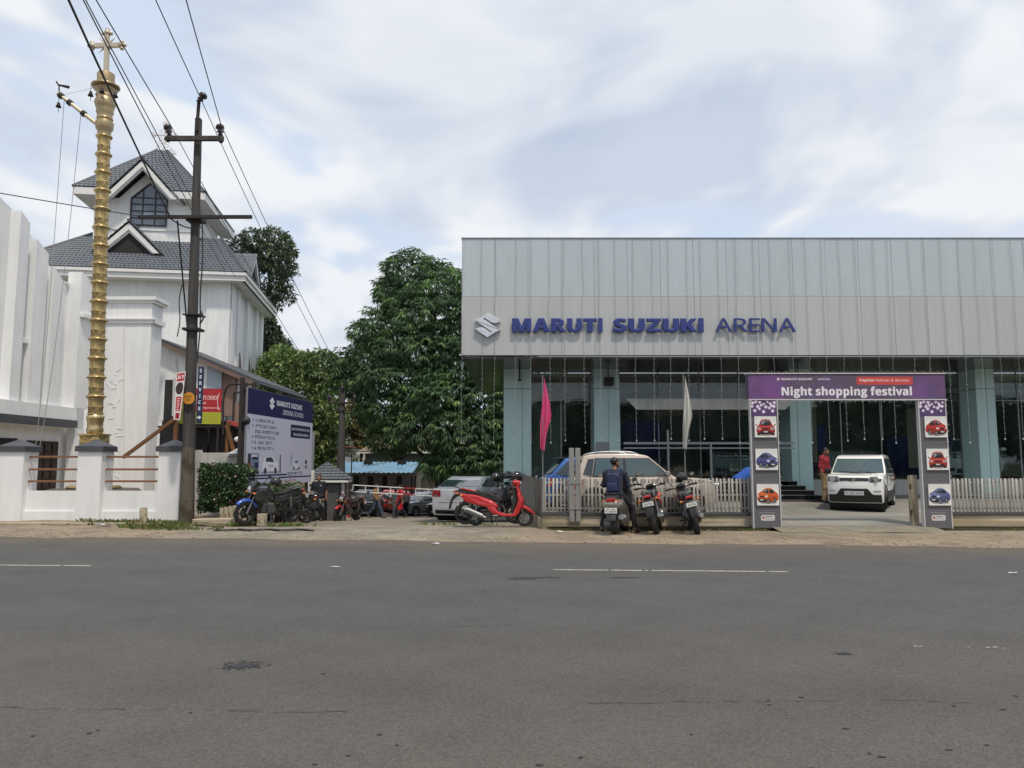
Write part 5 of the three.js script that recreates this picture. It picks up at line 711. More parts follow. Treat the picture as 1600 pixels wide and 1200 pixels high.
{
  // guard hut with its pyramid tiled roof
  const h = thing('guard_hut', 'small guard hut with a grey tiled pyramid roof beside the lane', 'guard hut', [-7.45, -0.85, -31.2], 0.12);
  const e = 0.92, y0 = 1.78, ap = 2.42, R = []; const E = [[-e, y0, e], [e, y0, e], [e, y0, -e], [-e, y0, -e]]; for (let k = 0; k < 4; k++) roofTiles(E[k], E[(k + 1) % 4], [0.02, ap, 0], [-0.02, ap, 0], 0.17, 0.19, R);
  stuff(part(h, 'roof_tiles', mg(R), mat(0.13, 0.145, 0.17, 0.55, { map: grimeMap }))); part(h, 'roof_deck', (() => { const g = []; for (let k = 0; k < 4; k++) g.push(quad(E[k], E[(k + 1) % 4], [0.01, ap, 0], [-0.01, ap, 0])); return mg(g).translate(0, -0.02, 0); })(), M.capGrey); part(h, 'hip_cap', mg(E.map((p) => cyl(p, [0, ap + 0.03, 0], 0.045, 0.045, 6))), M.capGrey); part(h, 'eave', mg(bb(-e, e, y0 - 0.1, y0 - 0.01, e - 0.04, e), bb(-e, e, y0 - 0.1, y0 - 0.01, -e, -e + 0.04), bb(-e, -e + 0.04, y0 - 0.1, y0 - 0.01, -e + 0.042, e - 0.042), bb(e - 0.04, e, y0 - 0.1, y0 - 0.01, -e + 0.042, e - 0.042)), M.trim);
  for (const [x, z] of [[-0.7, 0.7], [0.7, 0.7], [0.7, -0.7], [-0.7, -0.7]]) part(h, 'post', bar([x, 0, z], [x, 1.7, z], 0.1, 0.1), M.whiteWall2); part(h, 'wall', mg(bb(0.1, 0.64, 0, 1.7, 0.66, 0.72), bb(-0.64, 0.64, 0, 1.7, -0.68, -0.74), bb(0.67, 0.73, 0, 1.7, -0.63, 0.63), bb(-0.73, -0.67, 0, 0.8, -0.63, 0.63)), mat(0.1, 0.105, 0.11, 0.7, { map: grimeMap })); part(h, 'door_frame', mg(bar([-0.3, 0, 0.7], [-0.3, 1.7, 0.7], 0.04, 0.04), bar([0.0, 0, 0.7], [0.0, 1.7, 0.7], 0.04, 0.04)), M.iron);
  // hoardings and clutter behind the parked motorcycles
  const hd = thing('orange_hoarding', 'small weathered orange poster board behind the parked motorcycles', 'poster board', [-7.55, -0.45, -28.9]); part(hd, 'board', rb(0.42, 0.85, 0.04, 0.008, -0.35, 0.95, 0), mat(0.5, 0.3, 0.1, 0.7, { map: grimeMap })); part(hd, 'stake', mg(bar([-0.5, 0, -0.04], [-0.5, 1.3, -0.04], 0.05, 0.05), bar([-0.2, 0, -0.04], [-0.2, 1.3, -0.04], 0.05, 0.05)), M.wood);
  single('grey_post', 'thick pale grey post between the poster board and the guard hut', 'post', mg(smoothed(rb(0.26, 1.9, 0.2, 0.03, -7.7, 0.35, -29.6))), M.whiteWall2);
  // lifting barrier across the lane
  const b = thing('boom_barrier', 'red and white lattice boom barrier lowered across the lane', 'barrier', [-8.1, -1.1, -38.5]); const L = 5.6, sg = [[], []];
  for (let k = 0; k < 9; k++) { const x0 = 0.2 + k * L / 9, x1 = x0 + L / 9, yy = 1.6 - k * 0.035; sg[k === 4 ? 1 : 0].push(bar([x0, yy, 0], [x1, yy - 0.035, 0], 0.045, 0.05), bar([x0, yy - 0.32, 0], [x1, yy - 0.355, 0], 0.045, 0.05), bar([x0, yy - 0.32, 0], [x0, yy, 0], 0.035, 0.035)); }
  part(b, 'boom', mg(sg[0]), M.trim); part(b, 'red_section', mg(sg[1]), mat(0.45, 0.03, 0.03, 0.5)); part(b, 'post', mg(bar([0, 0, 0], [0, 1.75, 0], 0.1, 0.1), bar([L + 0.3, 0, 0], [L + 0.3, 1.25, 0], 0.09, 0.09)), M.iron); part(b, 'cabinet', rb(0.3, 0.9, 0.3, 0.03, -0.05, 0.45, 0), M.redLens); part(b, 'tall_rod', cyl([0.12, 0, 0.1], [0.12, 3.0, 0.1], 0.03), M.iron);
}
{
  // sheds and roofs at the end of the lane
  const s = thing('blue_roofed_shed', 'long low shed with a stained blue sheet roof across the lane end', 'shed', [-10, -1.9, -60], 0, undefined, true);
  const pos = [], N = 70, g = new THREE.BufferGeometry(), idx = [], uv = [];
  for (let i = 0; i <= N; i++) { const x = lerp(-15, -7.2, i / N), w = 0.04 * Math.sin(i * 1.9); pos.push(x, 1.66 + w, -60.6, x - 0.2, 0.86 + w, -57.8); uv.push(x, 0, x, 2.9); if (i) { const a = i * 2; idx.push(a - 2, a - 1, a, a, a - 1, a + 1); } }
  g.setAttribute('position', new THREE.Float32BufferAttribute(pos, 3)); g.setAttribute('uv', new THREE.Float32BufferAttribute(uv, 2)); g.setIndex(idx); g.computeVertexNormals();
  part(s, 'roof_sheet', norm(g), mat(0.15, 0.31, 0.5, 0.6, { map: rep(tStain, 3.5, 2.2), side: THREE.DoubleSide })); part(s, 'skylight', mg(bar([-11.5, 1.62, -59.9], [-10.8, 1.62, -59.9], 0.4, 0.05), bar([-8.9, 1.62, -59.9], [-8.2, 1.62, -59.9], 0.4, 0.05)), M.dark);
  part(s, 'wall', bb(-15, -7.2, -2, 0.8, -60.5, -60.7), mat(0.2, 0.19, 0.17, 0.8, { map: grimeMap })); for (let k = 0; k < 7; k++) part(s, 'opening', bb(-14.6 + k * 1.12, -14.2 + k * 1.12, -0.9, 0.55, -60.46, -60.5), M.dark); for (let k = 0; k < 5; k++) part(s, 'post', bar([-14.8 + k * 1.85, -2, -58], [-14.8 + k * 1.85, 0.9, -58], 0.12, 0.12), M.iron);
  const t = thing('tiled_roof_house', 'low house with a pale weathered tiled roof behind the blue shed', 'house', [-10, -1.9, -70], 0, undefined, true);
  const q = []; roofTiles([-13.6, 2.55, -67.5], [-3, 2.55, -67.5], [-5.5, 4.4, -72], [-11.3, 4.4, -72], 0.34, 0.4, q); stuff(part(t, 'roof_tiles', mg(q), mat(0.3, 0.25, 0.19, 0.9, { map: grimeMap }))); part(t, 'wall', bb(-13, -3.2, -2, 2.5, -68.3, -76), mat(0.12, 0.15, 0.16, 0.8, { map: grimeMap })); part(t, 'window', mg(bb(-10.5, -9.6, 1.2, 2.2, -68.25, -68.3), bb(-7.4, -6.4, 1.2, 2.2, -68.25, -68.3)), M.dark); part(t, 'eave', bb(-13.6, -3, 2.42, 2.52, -67.5, -67.6), M.trim);
  const w = thing('red_roof_shed', 'dull red roofed shed beside the pale tiled house', 'shed', [-16, -1.9, -66], 0, undefined, true); part(w, 'roof', prism([[-18, 2.1], [-13.7, 2.9], [-13.7, 2.98], [-18, 2.2]], -64, -68), mat(0.26, 0.09, 0.06, 0.8, { map: grimeMap })); part(w, 'wall', bb(-17.5, -14, -2, 2.1, -64.5, -68), M.whiteWall2);
  const v = thing('white_gabled_house', 'distant white gabled house half hidden by trees', 'house', [-14, -1.9, -80], 0, undefined, true); part(v, 'wall', prism([[-17.5, -2], [-10, -2], [-10, 4.8], [-13.7, 6.6], [-17.5, 4.8]], -80, -86), M.whiteWall2); part(v, 'roof', mg(bar([-18, 4.75, -79.9], [-13.7, 6.8, -79.9], 0.2, 0.4), bar([-9.5, 4.75, -79.9], [-13.7, 6.8, -79.9], 0.2, 0.4)), M.trim); part(v, 'window', bb(-14.4, -13.2, 3.2, 4.3, -79.95, -80), M.dark);
  const bw = thing('lane_wall', 'dark mossy boundary wall under the trees on the far side of the lane', 'wall', [-3, -1.9, -58.7], 0, undefined, true); part(bw, 'wall', mg(bb(-6.9, 0.2, -2.2, 0.4, -58.6, -58.9)), mat(0.07, 0.07, 0.055, 0.95, { map: grimeMap }));
}

// ---------------------------------------------------------------- planting
const LEAF = (r, g, b, rough = 0.7, t = 0.3) => { const m = new THREE.MeshPhysicalMaterial({ roughness: rough, transmission: t, thickness: 0, side: THREE.DoubleSide, vertexColors: true }); m.color.setRGB(r, g, b); return m; };
class Leaves {
  constructor() { this.p = []; this.n = []; this.c = []; }
  add(b, dir, side, len, wid, col) { // a folded lance-shaped leaf
    const m = b.clone().addScaledVector(dir, len * 0.45), t = b.clone().addScaledVector(dir, len), up = V(0, 0, 0).crossVectors(side, dir).normalize(), l = m.clone().addScaledVector(side, wid).addScaledVector(up, wid * 0.5), r = m.clone().addScaledVector(side, -wid).addScaledVector(up, wid * 0.5); t.y -= len * 0.12;
    for (const [x, y, z] of [[b, l, t], [b, t, r]]) { const n = V(0, 0, 0).crossVectors(y.clone().sub(x), z.clone().sub(x)).normalize(); for (const v of [x, y, z]) { this.p.push(v.x, v.y, v.z); this.n.push(n.x, n.y, n.z); this.c.push(...col); } }
  }
  geo() { const g = new THREE.BufferGeometry(); g.setAttribute('position', new THREE.Float32BufferAttribute(this.p, 3)); g.setAttribute('normal', new THREE.Float32BufferAttribute(this.n, 3)); g.setAttribute('color', new THREE.Float32BufferAttribute(this.c, 3)); return g; }
}
function crownGeo(blobs, n, seed, o) {
  const R = rng(seed), L = new Leaves(), wsum = blobs.reduce((s, b) => s + b[3] * b[4] + b[4] * b[5] + b[3] * b[5], 0), one = V(0, 1, 0);
  const inside = (p, skip) => { for (let i = 0; i < blobs.length; i++) { if (i === skip) continue; const b = blobs[i], q = ((p.x - b[0]) / b[3]) ** 2 + ((p.y - b[1]) / b[4]) ** 2 + ((p.z - b[2]) / b[5]) ** 2; if (q < 0.62) return true; } return false; };
  for (let i = 0; i < blobs.length; i++) {
    const b = blobs[i], k = Math.round(n * (b[3] * b[4] + b[4] * b[5] + b[3] * b[5]) / wsum), tone = 0.8 + R() * 0.4;
    for (let j = 0; j < k; j++) {
      const u = R() * 2 - 1, a = R() * 6.283, s = Math.sqrt(1 - u * u), d = V(s * Math.cos(a), u, s * Math.sin(a)), inner = R() < 0.16, rad = inner ? 0.45 + R() * 0.3 : 0.8 + R() * 0.28 + (fbm(d.x * 2.2 + i, d.y * 2.2, d.z * 2.2, 3) - 0.5) * 0.7;
      const p = V(b[0] + d.x * b[3] * rad, b[1] + d.y * b[4] * rad, b[2] + d.z * b[5] * rad); if (!inner && inside(p, i)) continue; if (o.skip && o.skip(p, d, R)) continue;
      const young = R() < (o.young ?? 0.12), base = young ? o.c2 : o.c1, sh = tone * (0.75 + R() * 0.5), col = base.map((v) => v * sh), out = V(d.x / b[3], d.y / b[4], d.z / b[5]).normalize();
      const m = o.per || 9, tq = new THREE.Quaternion().setFromEuler(new THREE.Euler((R() - 0.5) * 3 * (o.tilt || 0), R() * 6, (R() - 0.5) * 3 * (o.tilt || 0)));
      for (let q = 0; q < m; q++) { const ang = q / m * 6.283 + R(), rd = V(Math.cos(ang), 0, Math.sin(ang)).applyQuaternion(tq), dir = rd.clone().multiplyScalar(o.spread ?? 0.8).addScaledVector(out, 0.55).add(V(0, (o.droop ?? -0.45) + (R() - 0.5) * 0.5, 0)).normalize(), side = V(0, 0, 0).crossVectors(dir, one).addScaledVector(V(R() - 0.5, R() - 0.5, R() - 0.5), 0.7).normalize(), len = o.len * (0.7 + R() * 0.6); L.add(p.clone().addScaledVector(rd, len * 0.12), dir, side, len * (inner ? 1.4 : 1), len * o.wid, col); }
    }
  }
  return L.geo();
}
function limbs(base0, top, blobs, r0, seed) {
  const R = rng(seed), g = [], mid = base0.clone().lerp(top, 0.45).add(V((R() - 0.5) * 0.5, 0, (R() - 0.5) * 0.5));
  const seg = (a, b, ra, rb2) => g.push(cyl(a, b, ra, rb2, 9)); seg(base0, mid, r0, r0 * 0.75); seg(mid, top, r0 * 0.75, r0 * 0.35);
  for (const b of blobs) { const c = V(b[0], b[1], b[2]), t = clamp((c.y - base0.y) / (top.y - base0.y) * 0.6, 0.22, 0.85), s = t < 0.45 ? base0.clone().lerp(mid, t / 0.45) : mid.clone().lerp(top, (t - 0.45) / 0.55), e = s.clone().lerp(c, 0.55).add(V(0, 0.25, 0)); seg(s, e, r0 * 0.4, r0 * 0.2); seg(e, c, r0 * 0.2, r0 * 0.08); for (let k = 0; k < 4; k++) seg(e.clone().lerp(c, k / 4), c.clone().add(V((R() - 0.5) * b[3] * 1.5, (R() - 0.3) * b[4] * 1.4, (R() - 0.5) * b[5] * 1.5)), r0 * 0.09, r0 * 0.03); }
  return mg(g);
}
const barkM = mat(0.09, 0.075, 0.06, 0.95, { map: rep(tBark, 0.8, 2) });
function tree(label, at, top, blobs, n, seed, o, r0) {
  const t = thing('tree', label, 'tree', at, 0, undefined, true);
  part(t, 'trunk', limbs(V(...at), V(...top), blobs, r0, seed), barkM); part(t, 'crown', crownGeo(blobs, n, seed + 1, o), LEAF(1, 1, 1, 0.62, o.tr ?? 0.28)); return t;
}
{
  const mango = { c1: [0.07, 0.148, 0.06], c2: [0.18, 0.31, 0.1], len: 0.36, wid: 0.095, droop: -0.75, per: 11, young: 0.22, tilt: 0.35 };
  tree('big dense mango tree with drooping dark leaves beside the showroom', [-3.9, -1.6, -45], [-4.9, 11.8, -45.2], [
    [-6.1, 12.9, -45, 1.7, 1.25, 1.6], [-4.5, 12.0, -44.6, 2.1, 1.4, 1.8], [-7.2, 11.9, -45.5, 1.1, 0.9, 1.2], [-4.9, 10.2, -44, 2.9, 1.7, 2.4], [-2.6, 9.8, -44.5, 2.1, 1.9, 2.2], [-7.3, 9.3, -44.6, 2.0, 1.3, 1.9], [-5.2, 8.1, -43.2, 2.9, 1.5, 2.2], [-8.6, 7.4, -44.3, 1.7, 1.1, 1.6],
    [-2.4, 7.4, -43.4, 2.5, 1.8, 2.2], [-6.6, 6.4, -43.4, 2.6, 1.3, 2.1], [-9.3, 6.5, -44.2, 1.2, 0.9, 1.3], [-4.2, 5.6, -42.8, 2.4, 1.5, 2.0], [-7.1, 4.6, -43.6, 1.8, 1.2, 1.7], [-1.4, 5.2, -43, 2.2, 1.8, 2.0], [-5.4, 3.7, -42.8, 2.0, 1.2, 1.7], [-3.1, 3.4, -42, 1.8, 1.3, 1.6], [-6.9, 2.9, -43.5, 1.2, 0.9, 1.2], [-0.4, 3.6, -42.3, 1.7, 1.6, 1.6], [-2.1, 1.9, -41.8, 1.7, 1.1, 1.4], [-3.9, 1.5, -42.2, 1.1, 0.8, 1.1], [-0.3, 1.6, -42, 1.3, 1.2, 1.3], [-0.8, 7.6, -44.5, 1.8, 1.8, 1.8],
  ], 9500, 101, mango, 0.42);
  const tall = { c1: [0.105, 0.145, 0.085], c2: [0.2, 0.25, 0.12], len: 0.32, wid: 0.2, droop: -0.15, per: 7, young: 0.15, spread: 1, tilt: 1 };
  tree('tall dark open-crowned tree rising behind the parish hall', [-19.6, -2, -62], [-20, 19, -62], [[-20.2, 19.6, -62, 2.2, 1.2, 2], [-22.2, 18.4, -62, 1.9, 1.5, 1.8], [-19.2, 18.0, -61.5, 1.6, 1.3, 1.6], [-20.4, 16.6, -62, 2.0, 1.4, 1.9], [-19.4, 15.3, -62, 1.5, 0.9, 1.5], [-21.6, 14.8, -62, 2, 1.5, 1.8], [-22.2, 11.5, -61, 2, 2.4, 2]], 3000, 111, { ...tall, len: 0.36, skip: (p) => fbm(p.x * 0.9, p.y * 0.9, p.z * 0.9, 3) > 0.56 }, 0.35);
  tree('dense dark tree standing against the side of the parish hall', [-18.3, -2, -57], [-18.4, 10.5, -57], [[-18.6, 11.2, -57, 1.3, 1.2, 1.3], [-18.0, 9.6, -56.8, 1.6, 1.5, 1.5], [-18.6, 7.8, -57, 1.8, 1.6, 1.6], [-17.9, 6.2, -56.5, 1.5, 1.2, 1.4], [-18.9, 5.2, -57, 1.6, 1.4, 1.5]], 2600, 121, { ...tall, c1: [0.06, 0.1, 0.055] }, 0.3);
  const pale = { c1: [0.17, 0.265, 0.1], c2: [0.36, 0.42, 0.16], len: 0.3, wid: 0.22, droop: -0.1, per: 8, young: 0.3, spread: 1, tr: 0.35, tilt: 1 };
  tree('pale yellow-green spreading tree behind the driving school board', [-13.4, -2, -52], [-13.6, 7.6, -52], [[-13.2, 8.0, -52, 1.9, 1.1, 1.7], [-15.6, 8.2, -52.5, 1.6, 1.2, 1.6], [-16.9, 6.6, -52, 1.5, 1.2, 1.5], [-14.5, 6.6, -51.6, 2.2, 1.4, 1.9], [-12.9, 6.2, -51.8, 1.3, 1.3, 1.3], [-12.5, 4.7, -51.8, 1.0, 1.1, 1.1], [-13.2, 4.6, -51.2, 2.0, 1.4, 1.8], [-15.6, 4.4, -51.4, 2.0, 1.5, 1.8], [-12.6, 2.6, -51.2, 1.2, 1.3, 1.3], [-14.0, 2.2, -51, 1.9, 1.5, 1.7], [-16, 2.2, -51.2, 1.6, 1.5, 1.6], [-12.4, 0.6, -51, 1.3, 1.0, 1.2]], 5600, 131, pale, 0.28);
  tree('bright yellow-leaved small tree far behind the lane pole', [-15, -2, -76], [-15, 5, -76], [[-15.2, 6.2, -76, 1.6, 1.9, 1.5], [-14.3, 4.2, -76, 1.5, 1.4, 1.4]], 900, 141, { ...pale, c1: [0.16, 0.15, 0.03], c2: [0.3, 0.25, 0.04] }, 0.2);
  tree('small dark tree over the pale tiled roof', [-17.8, -2, -75], [-17.8, 4, -75], [[-17.8, 4.2, -75, 2.2, 2, 2], [-16.6, 2.4, -74, 1.6, 1.4, 1.4], [-19.6, 3.4, -75, 2, 2, 1.8]], 1300, 151, tall, 0.2);
  tree('dark leafy tree filling the gap behind the showroom side wing', [1.2, -0.5, -46], [1, 6, -46], [[1.2, 5.6, -46, 2.6, 2, 2], [2.4, 3, -45, 2.2, 2, 1.8], [-0.2, 2.6, -46, 2, 2, 1.8]], 1800, 161, mango, 0.3);

  // clipped hedge, low planting, weeds
  const hedge = (label, x0, x1, y0, y1, z0, z1, n, seed, c1, c2, sz, nm = 'clipped_hedge') => {
    const h = thing(nm, label, 'hedge', [(x0 + x1) / 2, y0, (z0 + z1) / 2], 0, undefined, true), R = rng(seed), L = new Leaves();
    for (let k = 0; k < n; k++) { let f = R(); let p, o; const u = R(), v = R(); if (f < 0.46) { p = V(lerp(x0, x1, u), lerp(y0, y1, v), z0); o = V(0, 0.1, 1); } else if (f < 0.75) { p = V(lerp(x0, x1, u), y1, lerp(z0, z1, v)); o = V(0, 1, 0); } else { p = V(f < 0.88 ? x0 : x1, lerp(y0, y1, v), lerp(z0, z1, u)); o = V(f < 0.88 ? -1 : 1, 0.1, 0); } const w = (fbm(p.x * 3, p.y * 3, p.z * 3, 3) - 0.5) * 0.4; const edge = Math.pow(Math.abs((p.y - y0) / (y1 - y0) - 0.5) * 2, 6) * 0.12 + Math.pow(Math.abs((p.x - x0) / (x1 - x0) - 0.5) * 2, 8) * 0.12; p.addScaledVector(o, w - edge - R() * 0.09); const d = V(R() - 0.5, R() - 0.35, R() - 0.5).normalize().addScaledVector(o, 0.7).normalize(), s = V(0, 0, 0).crossVectors(d, V(R() - 0.5, 1, R() - 0.5)).normalize(), c = (R() < 0.12 ? c2 : c1).map((q) => q * (0.6 + R() * 0.8)); L.add(p, d, s, sz * (0.7 + R() * 0.6), sz * 0.3, c); }
    part(h, 'foliage', L.geo(), LEAF(1, 1, 1, 0.5, 0.25)); part(h, 'dark_core', mg(bb(x0 + 0.18, x1 - 0.18, y0, y1 - 0.22, z0 - 0.2, z1 + 0.2)), M.dark); return h;  // dark box added inside the leaves to block light
  };
  hedge('dense dark green clipped hedge beside the utility pole', -8.72, -7.42, 0.25, 1.58, -21.4, -22.6, 6500, 201, [0.075, 0.145, 0.055], [0.4, 0.48, 0.3], 0.1);
  hedge('low green hedge under the driving school board', -7.6, -7.0, 0.35, 1.0, -22.2, -26.5, 2200, 202, [0.06, 0.11, 0.03], [0.14, 0.2, 0.06], 0.1, 'low_hedge');
  hedge('low dark red leaved planting behind the blue motorcycle', -7.75, -6.95, 0.15, 0.62, -21.2, -21.8, 1400, 203, [0.06, 0.025, 0.022], [0.05, 0.08, 0.03], 0.09, 'red_shrub');
  const grass = (nm, label, spots, seed, hgt, c) => { const L = new Leaves(), R = rng(seed); for (const [x, d, rx, rd, n] of spots) for (let k = 0; k < n; k++) { const a = R() * 6.283, q = Math.sqrt(R()), X = x + Math.cos(a) * q * rx, D = d + Math.sin(a) * q * rd; if (fbm(X * 1.6, 1, D * 1.6, 3) < 0.47) continue; const dir = V((R() - 0.5) * 1.5, 0.9, (R() - 0.5) * 1.5).normalize(), s = V(0, 0, 0).crossVectors(dir, V(R() - 0.5, 0.1, R() - 0.5)).normalize(); L.add(V(X, groundY(X, D) - 0.01, -D), dir, s, hgt * (0.4 + R()), hgt * 0.16, c.map((v, i) => v * (0.6 + R() * 0.8) * (i === 0 && R() < 0.25 ? 1.25 : 1))); } const o = single(nm, label, 'grass', (() => { const g = L.geo(); return g; })(), LEAF(1, 1, 1, 0.8, 0.2)); stuff(o); delete o.userData.category; };
  grass('grass', 'low weeds and grass round the foot of the utility pole', [[-8.5, 19.4, 1.5, 0.75, 1900], [-9.7, 20, 1.5, 0.5, 800], [-7.0, 19.7, 0.9, 0.6, 600], [-8.0, 18.6, 1.1, 0.4, 500], [-12.5, 20.6, 2, 0.1, 160]], 211, 0.13, [0.11, 0.14, 0.035]);
  grass('grass', 'strip of grass along the foot of the concrete fence wall', [[3.0, 18.42, 2.5, 0.17, 1900], [5.6, 18.2, 0.9, 0.25, 600], [13.4, 18.3, 2.4, 0.16, 700], [0.6, 18.9, 0.5, 0.3, 200]], 212, 0.07, [0.12, 0.15, 0.04]);
  grass('grass', 'short grass under the parked motorcycles by the lane', [[-6.7, 19.9, 1.3, 0.35, 1000], [-5.5, 19.7, 0.7, 0.22, 350], [-1.6, 21.5, 1.0, 0.4, 250]], 213, 0.12, [0.13, 0.18, 0.04]);
  // verge odds and ends
  const kb = thing('stone_stump', 'short leaning concrete stump in the weeds by the utility pole', 'stump', [-9.35, 0, -19.75], 0.3); part(kb, 'stump', smoothed(rb(0.17, 0.5, 0.14, 0.02, 0, 0.22, 0).rotateZ(0.04)), M.concrete);
  const cs = thing('concrete_slab', 'broken flat concrete slab lying beside the utility pole foot', 'slab', [-7.75, 0.02, -20.2], 0.15); part(cs, 'slab', rb(0.95, 0.14, 0.5, 0.02, 0, 0.07, 0), M.concrete);
  const cb = thing('concrete_block', 'grey concrete block standing under the blue motorcycle wheel', 'block', [-6.3, 0.02, -19.6], -0.2); part(cb, 'block', rb(0.2, 0.3, 0.16, 0.015, 0, 0.15, 0), M.concrete);
  const tb = thing('timber_planks', 'upright grey weathered planks below the clipped hedge', 'planks', [-7.5, 0.05, -20.9], 0.1); for (let k = 0; k < 6; k++) part(tb, 'plank', rb(0.11, 0.34 + k * 0.02, 0.03, 0.005, -0.3 + k * 0.12, 0.18 + k * 0.01, 0), M.concrete);
  const drain = [], R = rng(90); for (let k = 0; k < 9; k++) { const x0 = -14 + k * 0.62; drain.push(rb(0.6, 0.06, 0.32, 0.012, x0, 0.05 + R() * 0.012, -19.75 - R() * 0.05)); } const dr = thing('drain_cover', 'row of concrete drain slabs along the foot of the compound wall', 'drain cover', [-11.5, 0, -19.75], 0, undefined, true); for (const g of drain) part(dr, 'slab', g, M.concrete);
  const crack = []; for (let k = 0; k < 26; k++) { const x = -6.9 + k * 0.09; crack.push(bar(V(x, 0.05 + R() * 0.01, -18.0 + Math.sin(k * 0.8) * 0.09), V(x + 0.1, 0.05 + R() * 0.012, -18.0 + Math.sin((k + 1) * 0.8) * 0.09), 0.03 + R() * 0.02, 0.02)); } const rt = single('dead_branch', 'dead dark creeper stems lying on the sandy verge', 'branch', mg(crack), M.iron);
  const scrap = (label, X, D, s, seed, c) => { const q = rng(seed), pos = []; for (let k = 0; k < 5; k++) { const a = k * 1.3; pos.push(0, s * 0.25, 0, Math.cos(a) * s * (0.5 + q()), q() * s * 0.4, Math.sin(a) * s * 0.6, Math.cos(a + 1.3) * s * (0.5 + q()), q() * s * 0.3, Math.sin(a + 1.3) * s * 0.6); } const g = new THREE.BufferGeometry(); g.setAttribute('position', new THREE.Float32BufferAttribute(pos, 3)); g.computeVertexNormals(); g.translate(X, groundY(X, D) + 0.02, -D); single('litter_scrap', label, 'litter', norm(g), mat(c[0], c[1], c[2], 0.7, { side: THREE.DoubleSide })); };
  scrap('crumpled pale plastic scrap on the verge before the compound wall', -10.15, 19.4, 0.2, 1, [0.55, 0.57, 0.62]); scrap('small white scrap lying on the road far from the dashes', -2.7, 11.9, 0.07, 2, [0.7, 0.7, 0.7]); scrap('tiny white scrap on the verge edge beyond the lane mouth', -1.5, 15.3, 0.08, 3, [0.7, 0.7, 0.7]); scrap('white paper scrap on the sand before the slat fence', 1.05, 17.6, 0.1, 4, [0.7, 0.7, 0.68]); scrap('pale leaf-like scrap on the road at its far edge', 7.2, 11.25, 0.06, 5, [0.6, 0.6, 0.58]); scrap('white wrapper in the weeds beside the concrete stump', -9.05, 19.9, 0.16, 6, [0.65, 0.66, 0.64]);
  // loose stones over the verge
  const st = [], q = rng(33); for (let k = 0; k < 900; k++) { const x = lerp(-13, 11, q()), D = edgeD(x) + 0.1 + q() * q() * 3.2; if (x > 0.7 && D > 18.3) continue; const s = 0.008 + q() * q() * 0.035; st.push(norm(new THREE.IcosahedronGeometry(s, 0).scale(1, 0.6, 1).rotateY(q() * 6).translate(x, groundY(x, D) + s * 0.3, -D))); } const gs = single('gravel', 'loose stones scattered over the sandy verge', 'gravel', mg(st), mat(0.3, 0.25, 0.19, 0.95)); stuff(gs); delete gs.userData.category;
}

{ // unseen trees added across the road, behind the viewer, to darken the glass reflections
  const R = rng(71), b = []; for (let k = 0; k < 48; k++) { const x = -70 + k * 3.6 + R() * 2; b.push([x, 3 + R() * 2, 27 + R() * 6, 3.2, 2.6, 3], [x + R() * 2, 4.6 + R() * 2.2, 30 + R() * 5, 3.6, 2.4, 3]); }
  const core = []; for (const q of b) { const g = new THREE.SphereGeometry(1, 10, 7).scale(q[3] * 0.86, q[4] * 0.86, q[5] * 0.8).translate(q[0], q[1], q[2]); core.push(g); } const wm = new THREE.Mesh(mg(core), mat(0.06, 0.09, 0.045, 0.95)); wm.name = 'added_woods_001'; wm.userData = { kind: 'stuff', label: 'solid dark core added inside the unseen tree belt across the road' }; scene.add(wm);
  const m = new THREE.Mesh(crownGeo(b, 9500, 72, { c1: [0.05, 0.085, 0.035], c2: [0.1, 0.15, 0.05], len: 1.15, wid: 0.24, droop: -0.3, per: 6, spread: 1 }), LEAF(1, 1, 1, 0.7, 0.2)); m.name = 'added_woods_001'; m.userData = { kind: 'stuff', label: 'unseen belt of trees added behind the viewer to darken the glass reflections' }; m.castShadow = m.receiveShadow = true; scene.add(m);
}
// ---------------------------------------------------------------- vehicles (own axes: +x forward, z = 0 in the middle)
const heading = (hx, hz) => Math.atan2(-hz, hx);
const plateTex = (text, bg = '#cfd0cf') => canvasTex(256, 56, (x) => { x.fillStyle = bg; x.fillRect(0, 0, 256, 56); x.strokeStyle = '#444'; x.lineWidth = 3; x.strokeRect(3, 3, 250, 50); x.fillStyle = '#23242a'; x.font = 'bold 40px sans-serif'; x.textAlign = 'center'; x.fillText(text, 128, 43, 236); });
function wheelGeo(r, w, rimR, spokes, kind) {
  const tyre = lathe([[rimR, -w / 2 + 0.01], [r * 0.92, -w / 2], [r * 0.985, -w * 0.36], [r, -w * 0.2], [r, w * 0.2], [r * 0.985, w * 0.36], [r * 0.92, w / 2], [rimR, w / 2 - 0.01]], 28).rotateX(Math.PI / 2);
  const g = [lathe([[rimR, -w / 2 + 0.012], [rimR * 0.9, -w / 2 + 0.03], [rimR * 0.88, w / 2 - 0.05], [rimR * 0.92, w / 2 - 0.02], [rimR + 0.002, w / 2 - 0.004]], 28).rotateX(Math.PI / 2)];
  for (const s of kind === 'car' ? [1] : [1, -1]) {
    const z = s * (w / 2 - 0.03); g.push(cyl([0, 0, z - s * 0.02], [0, 0, z + s * 0.012], rimR * 0.24, rimR * 0.2, 12));
    for (let k = 0; k < spokes; k++) { const a = k / spokes * 6.283; g.push(norm(new THREE.BoxGeometry(rimR * 0.78, rimR * (kind === 'car' ? 0.26 : 0.13), 0.018).translate(rimR * 0.55, 0, 0).rotateZ(a).translate(0, 0, z))); }
  }
  if (kind === 'car') g.push(cyl([0, 0, -w / 2 + 0.02], [0, 0, w / 2 - 0.07], rimR * 0.9, rimR * 0.88, 20));
  return [tyre, mg(g)];
}
